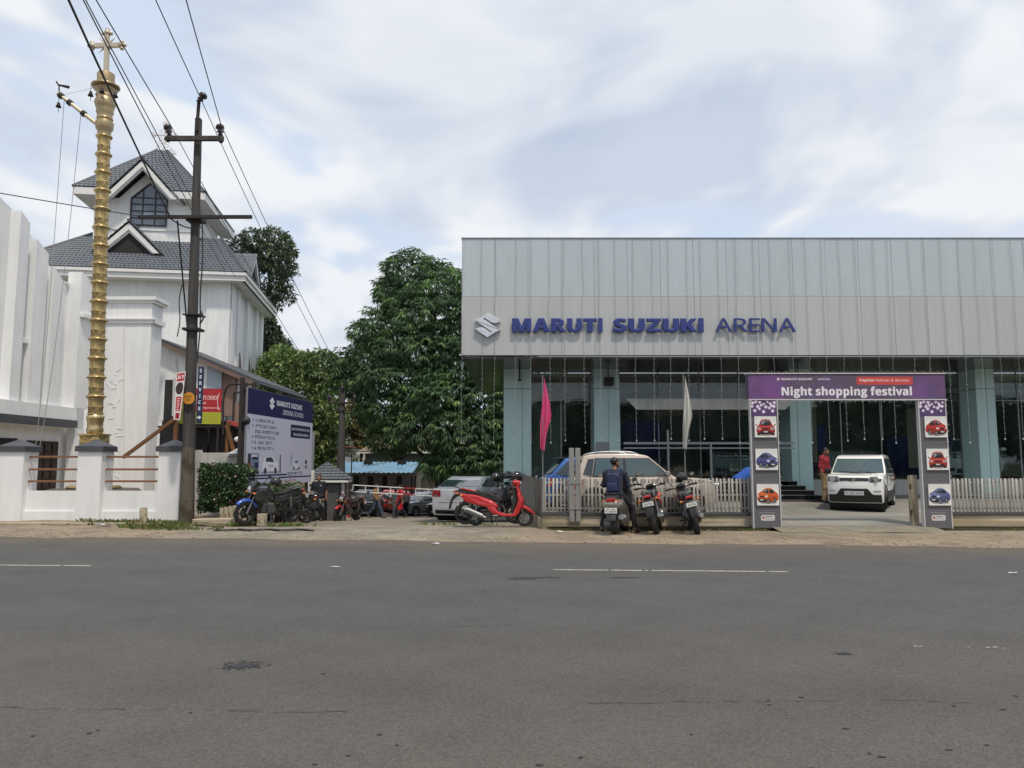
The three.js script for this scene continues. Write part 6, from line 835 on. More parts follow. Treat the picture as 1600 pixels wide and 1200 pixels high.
function makeCar(name, label, [X, y, Z], turn, s, group) {
  const o = thing(name, label, s.cat || 'car', [X, y, Z], turn, group), f = s.L / 2, r = -f, fx = f - s.fo, rx = fx - s.wb, hw = s.W / 2, wr = s.wr, ra = wr + 0.055, gc = s.gc, B = s.belt, hf = s.hoodF, H = s.H, bodyM = s.paint;
  const sedan = s.sedan, tailX = sedan ? r + 0.46 : r + 0.14;
  const FX = (yy) => { const p = [[gc, -0.14], [gc + 0.14, -0.03], [0.5, 0], [hf - 0.12, -0.02], [hf - 0.075, -0.038], [hf - 0.04, -0.06], [hf, -0.14], [hf + 0.03, -0.26]]; for (let i = 1; i < p.length; i++) if (yy <= p[i][0]) { const t = clamp((yy - p[i - 1][0]) / (p[i][0] - p[i - 1][0]), 0, 1); return f + lerp(p[i - 1][1], p[i][1], t); } return f - 0.26; };
  const RX = (yy) => { const p = [[gc, 0.14], [gc + 0.12, 0.03], [0.52, 0], [B - 0.14, 0.03], [B - 0.055, 0.058], [B, 0.14], [H, 0.5]]; for (let i = 1; i < p.length; i++) if (yy <= p[i][0]) { const t = clamp((yy - p[i - 1][0]) / (p[i][0] - p[i - 1][0]), 0, 1); return r + lerp(p[i - 1][1], p[i][1], t); } return r + 0.5; };
  const T = (g) => { const p = g.attributes.position; for (let i = 0; i < p.count; i++) { let x = p.getX(i), yy = p.getY(i), z = p.getZ(i); const q = clamp(Math.abs(z) / hw, 0, 1.1), up = clamp((yy - B) / (H - B), 0, 1); const tf = clamp((x - (f - 0.75)) / 0.75, 0, 1), tr = clamp((r + 0.6 - x) / 0.6, 0, 1); x -= (0.16 * tf - 0.1 * tr) * q * q * lerp(1, 0.3, clamp(up / 0.3, 0, 1)); if (yy > B - 0.01) x -= 0.1 * q * q * clamp((x - 0.1) / 0.9, -0.6, 1); z *= 1 - 0.17 * Math.pow(up, 1.15) - 0.07 * tf * tf - 0.05 * tr * tr - 0.025 * clamp((0.5 - yy) / 0.35, 0, 1); p.setXYZ(i, x, yy, z); } g.computeVertexNormals(); return g; };
  const sh = new THREE.Shape(); sh.moveTo(r + 0.03, gc + 0.12); sh.lineTo(r + 0.14, gc); sh.lineTo(rx - ra, gc); sh.lineTo(rx - ra, wr); sh.absarc(rx, wr, ra, Math.PI, 0, true); sh.lineTo(rx + ra, gc); sh.lineTo(fx - ra, gc); sh.lineTo(fx - ra, wr); sh.absarc(fx, wr, ra, Math.PI, 0, true); sh.lineTo(fx + ra, gc); sh.lineTo(f - 0.14, gc); sh.lineTo(f - 0.03, gc + 0.14); sh.lineTo(f, 0.5); sh.lineTo(f - 0.02, hf - 0.12); sh.quadraticCurveTo(f - 0.04, hf - 0.02, f - 0.14, hf); sh.quadraticCurveTo(f - 0.5, hf + 0.07, s.cowl, B); sh.lineTo(tailX, B); if (sedan) { sh.quadraticCurveTo(r + 0.2, B + 0.02, r + 0.08, B - 0.02); } sh.quadraticCurveTo(r + 0.03, B - 0.04, r + 0.03, B - 0.14); sh.lineTo(r, 0.52); sh.closePath();
  const fin = (g) => smoothed(T(g), 0.62);
  const body = part(o, 'body', fin(ext(sh, s.W, 0.045, 10, 7)), bodyM);
  part(o, 'underbody', bb(r + 0.2, f - 0.2, gc + 0.02, 0.42, -hw + 0.24, hw - 0.24), M.dark); for (const x of [fx, rx]) part(o, 'wheel_housing', cyl([x, wr, -hw + 0.06], [x, wr, hw - 0.06], ra + 0.005, ra + 0.005, 18), M.dark);
  const gh = new THREE.Shape(); const yb = B - 0.015, fl = (yy) => lerp(s.cowl + 0.02, s.roofF, clamp((yy - B) / (H - 0.07 - B), 0, 1)), rl = (yy) => lerp(tailX, s.roofR, clamp((yy - B) / (H - 0.07 - B), 0, 1));
  gh.moveTo(s.cowl + 0.02, yb); for (let k = 1; k <= 8; k++) gh.lineTo(lerp(s.cowl + 0.02, s.roofF, k / 8), lerp(yb, H - 0.07, k / 8)); gh.quadraticCurveTo(s.roofF - 0.18, H - 0.005, s.roofF - 0.6, H); gh.lineTo(s.roofR + 0.5, H - 0.01); gh.quadraticCurveTo(s.roofR + 0.12, H - 0.015, s.roofR, H - 0.07); for (let k = 1; k <= 8; k++) gh.lineTo(lerp(s.roofR, tailX, k / 8), lerp(H - 0.07, yb, k / 8)); gh.closePath();
  part(o, 'roof', fin(ext(gh, s.W * 0.965, 0.03, 10, 5)), s.roofPaint || bodyM);
  // glass
  const gw = hw * 0.965, ws = (xl, y0, y1, name) => { const nu = 10, pos = [], idx = [], uv = []; for (let j = 0; j <= 8; j++) for (let i = 0; i <= nu; i++) { const v = j / 8, u = (i / nu - 0.5) * 2, yy = lerp(y0, y1, v); pos.push(xl(yy) + (xl === fl ? 0.02 : -0.02), yy, u * gw * 0.94); uv.push(i / nu, v); } for (let j = 0; j < 8; j++) for (let i = 0; i < nu; i++) { const a = j * (nu + 1) + i; if (xl === fl) idx.push(a, a + nu + 1, a + 1, a + 1, a + nu + 1, a + nu + 2); else idx.push(a, a + 1, a + nu + 1, a + 1, a + nu + 2, a + nu + 1); } const g = new THREE.BufferGeometry(); g.setAttribute('position', new THREE.Float32BufferAttribute(pos, 3)); g.setAttribute('uv', new THREE.Float32BufferAttribute(uv, 2)); g.setIndex(idx); return part(o, name, norm(T(g)), s.glass || M.carGlass); };
  ws(fl, B + 0.03, H - 0.12, 'windscreen'); ws(rl, B + (sedan ? 0.05 : 0.08), H - 0.16, 'rear_window');
  const y0 = B + 0.035, y1 = H - 0.13, xb = lerp(s.roofF, s.roofR, 0.4);
  for (const z of [1, -1]) {
    part(o, 'pillar_trim', norm(T(ext([[rl(y0) + 0.42, y0 - 0.012], [rl(y1) + 0.31, y1 + 0.012], [fl(y1) - 0.07, y1 + 0.012], [fl(y0) - 0.08, y0 - 0.012]], 0.008).translate(0, 0, z * (gw + 0.002)))), M.black);
    for (const [a, b, c, d] of [[xb + 0.03, xb + 0.03, fl(y1) - 0.1, fl(y0) - 0.14], [rl(y0) + 0.46, rl(y1) + 0.34, xb - 0.03, xb - 0.03]]) { const g = ext([[a, y0], [b, y1], [c, y1], [d, y0]], 0.012).translate(0, 0, z * (gw + 0.005)); part(o, 'side_window', norm(T(g)), s.sideGlass || M.carGlassTint); }
    { const g = ext([[rl(y0) + 0.15, y0 + 0.04], [rl(y1) + 0.12, y1 - 0.02], [rl(y1) + 0.29, y1], [rl(y0) + 0.4, y0]], 0.012).translate(0, 0, z * (gw + 0.005)); part(o, 'quarter_window', norm(T(g)), M.carGlass); }
    part(o, 'mirror', mg(rb(0.1, 0.13, 0.17, 0.04, fl(y0) - 0.22, B + 0.09, z * (hw + 0.07))), s.mirrorM || bodyM);
    for (const x of [xb - 0.16, rl(y0) + 0.62]) part(o, 'door_handle', rb(0.17, 0.03, 0.03, 0.01, x, B - 0.13, z * (hw + 0.006)), s.handleM || bodyM);
    if (s.cladding) part(o, 'door_cladding', norm(T(rb(s.wb - 2 * ra + 0.04, 0.2, 0.03, 0.012, (fx + rx) / 2, gc + 0.22, z * (hw + 0.002)))), M.black); part(o, 'sill', norm(T(rb(s.wb - 2 * ra + 0.02, 0.13, 0.04, 0.012, (fx + rx) / 2, gc + 0.07, z * (hw - 0.005)))), M.black);
    if (s.cladding) for (const x of [fx, rx]) part(o, 'arch_trim', norm(T(norm(new THREE.RingGeometry(ra - 0.01, ra + 0.055, 20, 1, 0, Math.PI).translate(x, wr, hw + 0.004)).scale(1, 1, z))), (() => { const m = M.black.clone(); m.side = THREE.DoubleSide; return m; })());
    if (s.rails) part(o, 'roof_rail', mg(tube([[s.roofF - 0.25, H - 0.02, z * hw * 0.72], [s.roofF - 0.4, H + 0.03, z * hw * 0.72], [s.roofR + 0.4, H + 0.03, z * hw * 0.72], [s.roofR + 0.2, H - 0.03, z * hw * 0.72]], 0.018, 16, 6)), M.alloy);
    // door shut lines, as thin recess strips set proud of the skin
    part(o, 'door_seam', norm(T(mg([xb, rl(y0) + 0.42, fl(y0) - 0.12].map((x) => bb(x - 0.005, x + 0.005, gc + 0.16, B - 0.01, z * (hw + 0.001), z * (hw - 0.01)))))), M.dark);
  }
  // front and rear faces, as bent sheets just proud of the skin: columns of [z, bottom, top]
  const sheet = (cols, PX, dir, proud, name, mt, parent = o) => { const pos = [], idx = [], uv = []; cols.forEach(([z, a, b], i) => { for (let k = 0; k <= 8; k++) { const yy = lerp(a, b, k / 8); pos.push(PX(yy) + dir * proud, yy, z); uv.push(i / (cols.length - 1), k / 8); } if (i) { for (let k = 0; k < 8; k++) { const q = i * 9 + k, w = q - 9; if (dir > 0) idx.push(w, w + 1, q, q, w + 1, q + 1); else idx.push(w, q, w + 1, q, q + 1, w + 1); } } }); const g = new THREE.BufferGeometry(); g.setAttribute('position', new THREE.Float32BufferAttribute(pos, 3)); g.setAttribute('uv', new THREE.Float32BufferAttribute(uv, 2)); g.setIndex(idx); T(g); const m2 = mt; const m = part(parent, name, norm(g), m2); m2.side = THREE.DoubleSide; return m; };
  const cols = (z0, z1, a, b, n = 8) => { const c = []; for (let i = 0; i <= n; i++) { const t = i / n, z = lerp(z0, z1, t); c.push([z, typeof a === 'function' ? a(z) : a, typeof b === 'function' ? b(z) : b]); } return c; };
  const hl = s.hl || [0.56, 0.94, hf - 0.22, hf - 0.04];
  for (const z of [1, -1]) { const c = cols(z * hw * hl[0], z * hw * hl[1], (q) => hl[2] + (Math.abs(q) / hw > 0.8 ? 0.02 : 0), hl[3], 5); const h = sheet(z > 0 ? c : c.reverse(), FX, 1, 0.012, 'headlight', M.lensIn.clone()); const zc = z * hw * lerp(hl[0], hl[1], 0.45), yc = (hl[2] + hl[3]) / 2, xc = FX(yc) + 0.0 - 0.16 * 0.5; part(h, 'lamp', cyl([xc - 0.03, yc, zc], [xc + 0.045, yc, zc * 0.99], 0.06, 0.07, 14), M.lens); }
  if (s.style === 'tall') { // upright little hatchback with a thin upper grille and a deep black lower bumper
    sheet(cols(-hw * 0.54, hw * 0.54, (z) => hf - 0.135 - 0.012 * Math.abs(Math.sin(z * 14)), hf - 0.055, 16), FX, 1, 0.01, 'grille', M.black.clone());
    sheet(cols(-hw * 0.97, hw * 0.97, gc + 0.015, (z) => Math.abs(z) < hw * 0.5 ? 0.6 : Math.abs(z) < hw * 0.66 ? lerp(0.6, 0.43, (Math.abs(z) / hw - 0.5) / 0.16) : 0.43, 24), FX, 1, 0.014, 'bumper', M.black.clone());
    for (const z of [1, -1]) sheet(cols(z * hw * 0.7, z * hw * 0.95, 0.515, 0.545, 3), FX, 1, 0.012, 'bumper_line', mat(0.25, 0.25, 0.25, 0.5));
  } else {
    sheet(cols(-hw * 0.55, hw * 0.55, hf - 0.2, hf - 0.07, 10), FX, 1, 0.01, 'grille', M.black.clone()); sheet(cols(-hw * 0.6, hw * 0.6, gc + 0.06, 0.4, 10), FX, 1, 0.009, 'air_dam', M.black.clone()); sheet(cols(-hw * 0.55, hw * 0.55, hf - 0.15, hf - 0.125, 8), FX, 1, 0.016, 'grille_bar', M.chrome.clone());
    for (const z of [1, -1]) sheet(cols(z * hw * 0.68, z * hw * 0.9, gc + 0.12, 0.44, 3), FX, 1, 0.009, 'fog_lamp', M.black.clone());
  }
  part(o, 'badge', mg(cyl([FX(hf - 0.1) - 0.01, hf - 0.1, 0], [FX(hf - 0.1) + 0.025, hf - 0.1, 0], 0.055, 0.05, 16)), M.chrome);
  const py = s.style === 'tall' ? 0.47 : 0.36; const pl = part(o, 'number_plate', rb(0.02, 0.115, 0.5, 0.006, FX(py) + 0.016, py, 0), M.trim); part(pl, 'characters', quad([FX(py) + 0.0285, py - 0.055, 0.245], [FX(py) + 0.0285, py - 0.055, -0.245], [FX(py) + 0.0285, py + 0.055, -0.245], [FX(py) + 0.0285, py + 0.055, 0.245]), mat(1, 1, 1, 0.5, { map: plateTex(s.plate || 'KL 35 A 1427') }));
  for (const z of [1, -1]) { const c = cols(z * hw * (sedan ? 0.58 : 0.66), z * hw * 0.985, B - 0.3, B - 0.05, 4); const t = sheet(z > 0 ? c : c.reverse(), RX, -1, 0.015, 'tail_light', M.redLens.clone()); sheet(z > 0 ? cols(z * hw * 0.7, z * hw * 0.92, B - 0.265, B - 0.225, 3) : cols(z * hw * 0.92, z * hw * 0.7, B - 0.265, B - 0.225, 3), RX, -1, 0.022, 'reverse_lamp', M.lens.clone(), t); part(o, 'side_lamp', norm(T(ext([[r + 0.07, B - 0.3], [r + 0.3, B - 0.24], [r + 0.36, B - 0.08], [r + 0.12, B - 0.05]], 0.012).translate(0, 0, z * (hw + 0.004)))), M.redLens); }
  sheet(cols(-hw * 0.85, hw * 0.85, gc + 0.05, 0.36, 8), RX, -1, 0.01, 'rear_bumper', M.black.clone()); const rp = part(o, 'number_plate', rb(0.02, 0.12, 0.5, 0.006, RX(B - 0.32) - 0.014, B - 0.32, 0), M.trim);
  part(o, 'boot_line', mg(bb(RX(0.62) - 0.012, RX(0.62), 0.615, 0.627, -hw * 0.62, hw * 0.62)), M.dark);
  if (s.spoiler) part(o, 'spoiler', rb(0.3, 0.035, s.W * 0.7, 0.012, s.roofR - 0.06, H - 0.055, 0), s.spoilerM || M.black);
  part(o, 'wiper', mg(bar([fl(B + 0.03) + 0.03, B + 0.04, -0.5], [fl(B + 0.1) + 0.03, B + 0.07, 0.15], 0.012, 0.012), bar([fl(B + 0.03) + 0.03, B + 0.04, -0.05], [fl(B + 0.1) + 0.03, B + 0.07, 0.5], 0.012, 0.012)), M.black); part(o, 'aerial', cyl([s.roofF - 0.35, H - 0.01, 0], [s.roofF - 0.55, H + 0.14, 0], 0.007), M.black);
  const [tg, rg] = wheelGeo(wr, 0.185, wr * 0.64, s.spokes || 7, 'car');
  for (const x of [fx, rx]) for (const z of [1, -1]) { const w = new THREE.Group(); w.name = 'wheel'; w.position.set(x, wr, z * (hw - 0.11)); if (z < 0) w.rotation.y = Math.PI; if (s.steer && x === fx) w.rotation.y += s.steer; o.add(w); part(w, 'tyre', tg, M.tyre); part(w, 'rim', rg, s.rimM || M.alloy); }
  return o;
}
const HATCH = { L: 3.75, W: 1.68, H: 1.5, wb: 2.43, fo: 0.72, wr: 0.3, gc: 0.17, belt: 0.93, hoodF: 0.84, cowl: 0.95, roofF: 0.22, roofR: -1.35 };
const whiteP = paint(0.85, 0.85, 0.83), blackP = paint(0.012, 0.012, 0.014), silverP = paint(0.4, 0.41, 0.42, { metalness: 0.4 }), redP = paint(0.5, 0.012, 0.015), greyP = paint(0.1, 0.115, 0.11, { metalness: 0.3 });
{
  makeCar('hatchback', 'small upright white hatchback driving out under the banner arch', [10.47, slabY(23.1), -23.15], heading(-0.52, 0.855), { L: 3.565, W: 1.53, H: 1.56, wb: 2.38, fo: 0.62, wr: 0.295, gc: 0.2, belt: 1.0, hoodF: 0.955, cowl: 0.92, roofF: 0.34, roofR: -1.42, paint: whiteP, style: 'tall', hl: [0.56, 0.97, 0.78, 0.94], plate: 'KL35M 9762', cladding: true, steer: 0.16, mirrorM: M.black, glass: M.carGlassTint });
  makeCar('suv', 'beige compact car with roof rails parked behind the slat fence', [3.42, slabY(20.9), -20.85], 0.02, { L: 3.99, W: 1.79, H: 1.64, wb: 2.5, fo: 0.8, wr: 0.335, gc: 0.21, belt: 1.03, hoodF: 0.95, cowl: 0.82, roofF: 0.12, roofR: -1.62, paint: paint(0.5, 0.42, 0.35), rails: true, cladding: true, spokes: 8, rimM: M.chrome, cat: 'car' });
  makeCar('hatchback', 'metallic blue hatchback parked behind the beige car', [2.78, slabY(23), -23.0], 0.06, { ...HATCH, L: 3.99, W: 1.74, H: 1.5, wb: 2.52, fo: 0.78, paint: paint(0.02, 0.1, 0.33, { metalness: 0.3 }), spoiler: true, spokes: 10 });
  makeCar('sedan', 'white saloon seen from behind, parked by the sheet fence', [-1.5, -0.42, -29.2], heading(0.3, -0.955), { ...HATCH, L: 3.99, W: 1.72, H: 1.52, wb: 2.45, fo: 0.78, belt: 1.12, H: 1.55, roofR: -0.55, cowl: 1.0, sedan: true, glass: M.carGlassTint, paint: whiteP, plate: 'KL 35 C 2210' });
  const lane = 'cars parked at the end of the lane';
  const at = (X, d) => [X, groundY(X, d), -d];
  makeCar('hatchback', 'boxy black hatchback facing the road beyond the lifting barrier', at(-9.0, 48.5), heading(0.04, 1), { ...HATCH, L: 3.65, W: 1.6, H: 1.68, belt: 1.02, hoodF: 0.98, roofR: -1.6, paint: blackP, plate: 'KL 35 F 604' }, lane);
  makeCar('sedan', 'silver white saloon half hidden behind the guard hut', at(-10.9, 48), heading(0.02, 1), { ...HATCH, sedan: true, roofR: -0.9, paint: silverP }, lane);
  makeCar('hatchback', 'white hatchback with pale roof behind the black boxy car', at(-10.3, 55.5), heading(0.1, 1), { ...HATCH, paint: whiteP }, lane); makeCar('hatchback', 'white hatchback parked below the shed, second beside the black boxy car', at(-12.3, 55.8), heading(-0.05, 1), { ...HATCH, paint: whiteP }, lane);
  makeCar('hatchback', 'bright red hatchback parked side by side with another red car', at(-8.5, 55.4), heading(0.12, 1), { ...HATCH, paint: redP }, lane); makeCar('hatchback', 'red hatchback nearest the silver hatchback at the lane end', at(-7.75, 53.4), heading(0.45, 0.9), { ...HATCH, W: 1.55, paint: redP }, lane);
  makeCar('hatchback', 'silver hatchback turned across the end of the lane', at(-5.9, 51.6), heading(-0.75, 0.66), { ...HATCH, paint: silverP }, lane); makeCar('hatchback', 'dark grey hatchback parked under the low branches of the mango tree', at(-3.9, 50), heading(-0.5, 0.87), { ...HATCH, paint: blackP }, lane);
  makeCar('suv', 'grey green compact car on show behind the entrance glass', [8.55, 0.985, -30.6], heading(-0.12, 0.99), { ...HATCH, L: 3.99, W: 1.76, H: 1.62, belt: 1.04, hoodF: 1.0, paint: paint(0.16, 0.2, 0.19), cladding: true }); makeCar('suv', 'white compact car on show behind the glass past the last column', [18.2, 0.985, -30.2], heading(-0.6, 0.8), { ...HATCH, L: 3.9, W: 1.74, H: 1.6, belt: 1.04, hoodF: 1.0, paint: whiteP });
}
// two-wheelers
function helmet(label, [x, y, z], turn, mt = M.blackGloss) { const h = thing('helmet', label, 'helmet', [x, y, z], turn); part(h, 'shell', norm(new THREE.SphereGeometry(0.135, 18, 12, 0, 6.3, 0, 2.1).scale(1.08, 1, 0.94).translate(0, 0.09, 0)), mt); part(h, 'chin_guard', norm(new THREE.TorusGeometry(0.118, 0.032, 8, 16, 2.4).rotateX(Math.PI / 2).rotateY(1.2).translate(0.01, 0.005, 0)), mt); part(h, 'visor', norm(new THREE.SphereGeometry(0.139, 14, 6, Math.PI - 0.95, 1.9, 1.15, 0.6).scale(1.08, 1, 0.94).translate(0, 0.09, 0)), M.carGlass); part(h, 'strap', tube([[-0.02, -0.02, 0.1], [0.02, -0.12, 0.05], [-0.01, -0.13, -0.04], [-0.02, -0.02, -0.1]], 0.008, 10, 4), M.rubber); return h; }
function twoWheels(name, label, pos, turn, lean, group) { const o = thing(name, label, name === 'scooter' ? 'scooter' : 'motorcycle', pos, turn, group); o.rotation.order = 'YXZ'; o.rotation.x = -lean; return o; }
function wheelAt(o, x, r, w, rimR, spokes, rimM) { const g = new THREE.Group(); g.name = 'wheel'; g.position.set(x, r, 0); o.add(g); const [t, rm] = wheelGeo(r, w, rimR, spokes, 'bike'); part(g, 'tyre', t, M.tyre); part(g, 'rim', rm, rimM); part(g, 'disc', norm(new THREE.RingGeometry(rimR * 0.3, rimR * 0.62, 20).translate(0, 0, w / 2 - 0.01)), M.steel); }
const plateM = [mat(1, 1, 1, 0.5, { map: canvasTex(128, 96, (x) => { x.fillStyle = '#d4d4d0'; x.fillRect(0, 0, 128, 96); x.fillStyle = '#26272c'; x.font = 'bold 38px sans-serif'; x.textAlign = 'center'; x.fillText('KL 35', 64, 40); x.fillText('D 5807', 64, 82, 120); }) }), mat(1, 1, 1, 0.5, { map: plateTex('KL35 7143', '#d6d6d2') })];
function mirrors(o, x, y, w, mt = M.black) { for (const s of [1, -1]) part(o, 'mirror', mg(cyl([x, y, s * w * 0.75], [x - 0.06, y + 0.18, s * (w + 0.05)], 0.008), norm(new THREE.SphereGeometry(0.06, 12, 8).scale(0.35, 0.75, 1.1).translate(x - 0.07, y + 0.21, s * (w + 0.07)))), mt); for (const s of [1, -1]) part(o, 'mirror_glass', norm(new THREE.CircleGeometry(0.05, 14).scale(1.1, 0.75, 1).rotateY(-Math.PI / 2).translate(x - 0.093, y + 0.21, s * (w + 0.07))), M.chrome); }
function makeScooter(label, pos, turn, lean, P, o2 = {}) {
  const o = twoWheels('scooter', label, pos, turn, lean); const R = 0.215, fx = 0.63, rx = -0.61;
  wheelAt(o, fx, R, 0.1, 0.13, 5, M.alloy); wheelAt(o, rx, R, 0.1, 0.13, 5, M.alloy);
  const taper = (g, f) => { const p = g.attributes.position; for (let i = 0; i < p.count; i++) p.setZ(i, p.getZ(i) * f(p.getX(i), p.getY(i))); g.computeVertexNormals(); return smoothed(g, 0.6); };
  const curve = (pts) => { const s = new THREE.Shape(); s.setFromPoints(new THREE.SplineCurve(pts.map(([x, y]) => new THREE.Vector2(x, y)).concat([new THREE.Vector2(...pts[0])])).getPoints(pts.length * 4)); return s; };
  part(o, 'side_panel', taper(ext(curve([[-1.0, 0.8], [-0.9, 0.62], [-0.6, 0.52], [-0.25, 0.45], [-0.02, 0.46], [-0.12, 0.6], [-0.42, 0.72], [-0.7, 0.79]]), 0.34, 0.05, 4), (x, y) => 1 - (o2.wide ? 0.12 : 0.4) * clamp((-0.55 - x) / 0.5, 0, 1) + (y < 0.6 ? 0.05 : 0)), P); if (o2.wide) part(o, 'tail_cowl', sph(0.17, -0.86, 0.69, 0, 14, 1.0, 0.78, 1.05), P);
  part(o, 'floorboard', taper(ext([[-0.3, 0.47], [-0.16, 0.3], [0.1, 0.245], [0.4, 0.24], [0.46, 0.3], [0.16, 0.31], [-0.02, 0.36], [-0.1, 0.48]], 0.36, 0.02, 2), () => 1), P);
  part(o, 'apron', taper(ext(curve([[0.4, 0.26], [0.5, 0.31], [0.62, 0.6], [0.55, 0.78], [0.48, 0.98], [0.42, 0.98], [0.46, 0.76], [0.48, 0.6], [0.36, 0.32]]), 0.42, 0.04, 4), (x, y) => y > 0.8 ? 0.75 : y < 0.45 ? 0.85 : 1), P); part(o, 'inner_panel', taper(ext([[0.36, 0.34], [0.46, 0.62], [0.4, 0.95], [0.33, 0.94], [0.36, 0.6], [0.28, 0.36]], 0.36, 0.03, 2), () => 1), M.rubber);
  part(o, 'front_fender', taper(ext(curve([[0.4, 0.36], [0.45, 0.5], [0.6, 0.53], [0.78, 0.44], [0.92, 0.29], [0.8, 0.33], [0.62, 0.43], [0.48, 0.4]]), 0.15, 0.03, 2), () => 1), P);
  part(o, 'handlebar_cover', mg(smoothed(rb(0.2, 0.17, 0.3, 0.06, 0.43, 1.05, 0)), smoothed(rb(0.12, 0.1, 0.5, 0.04, 0.4, 1.07, 0))), P); part(o, 'headlight', sph(0.08, 0.51, 1.05, 0, 12, 0.6, 0.9, 1.3), M.lens); part(o, 'handlebar', mg(cyl([0.36, 1.07, -0.36], [0.36, 1.07, 0.36], 0.02), cyl([0.42, 1.06, 0.2], [0.44, 1.05, 0.37], 0.008), cyl([0.42, 1.06, -0.2], [0.44, 1.05, -0.37], 0.008)), M.rubber); mirrors(o, 0.36, 1.1, 0.26);
  part(o, 'seat', taper(ext(curve([[-0.85, 0.83], [-0.55, 0.86], [-0.3, 0.82], [0.02, 0.72], [0.06, 0.62], [-0.04, 0.58], [-0.3, 0.66], [-0.6, 0.76], [-0.85, 0.79]]), 0.28, 0.04, 3), (x) => x > -0.2 ? 0.85 : 1), M.rubber); part(o, 'under_seat_panel', taper(ext([[-0.02, 0.6], [0.04, 0.5], [-0.12, 0.42], [-0.45, 0.48], [-0.3, 0.62]], 0.26, 0.03, 2), () => 1), M.black);
  part(o, 'tail_light', taper(ext(curve([[-1.03, 0.79], [-1.01, 0.72], [-0.9, 0.7], [-0.93, 0.81]]), 0.15, 0.02, 2), () => 1), M.redLens); for (const z of [1, -1]) part(o, 'indicator', sph(0.035, -0.96, 0.74, z * 0.12, 8, 1.2, 0.8, 0.8), M.amber); part(o, 'grab_rail', tube([[-0.62, 0.85, 0.12], [-0.92, 0.91, 0.11], [-1.0, 0.91, 0], [-0.92, 0.91, -0.11], [-0.62, 0.85, -0.12]], 0.016), o2.rail || M.black);
  part(o, 'rear_fender', taper(ext([[-0.88, 0.66], [-1.02, 0.52], [-1.08, 0.34], [-1.04, 0.33], [-0.96, 0.5], [-0.8, 0.6]], 0.16, 0.01, 1), () => 1), M.black); const pl = part(o, 'number_plate', rb(0.012, 0.12, 0.2, 0.004, -1.045, 0.55, 0).rotateZ(0.0), M.trim); part(pl, 'characters', quad([-1.0525, 0.495, -0.095], [-1.0525, 0.495, 0.095], [-1.0525, 0.605, 0.095], [-1.0525, 0.605, -0.095]), plateM[0]);
  part(o, 'engine', mg(rb(0.42, 0.17, 0.16, 0.03, -0.42, 0.27, -0.1), cyl([-0.62, 0.22, -0.06], [-0.62, 0.22, -0.17], 0.1, 0.09, 14)), M.engine); part(o, 'exhaust', mg(cyl([-0.32, 0.2, 0.13], [-0.5, 0.26, 0.14], 0.035, 0.06, 12), cyl([-0.5, 0.26, 0.14], [-0.86, 0.4, 0.14], 0.062, 0.055, 14)), M.steel); part(o, 'heat_shield', cyl([-0.4, 0.25, 0.165], [-0.8, 0.41, 0.165], 0.055, 0.05, 12), M.alu);
  part(o, 'fork', mg([1, -1].map((z) => cyl([fx, R, z * 0.07], [0.5, 0.62, z * 0.06], 0.018, 0.022))), M.steel); part(o, 'shock', mg(cyl([-0.62, 0.24, 0.1], [-0.55, 0.58, 0.1], 0.03)), M.steel); part(o, 'stand', mg(cyl([-0.08, 0.26, 0.1], [-0.02, 0.01, 0.2], 0.012), cyl([-0.25, 0.24, -0.1], [-0.2, 0.02, -0.12], 0.012)), M.black);
  return o;
}
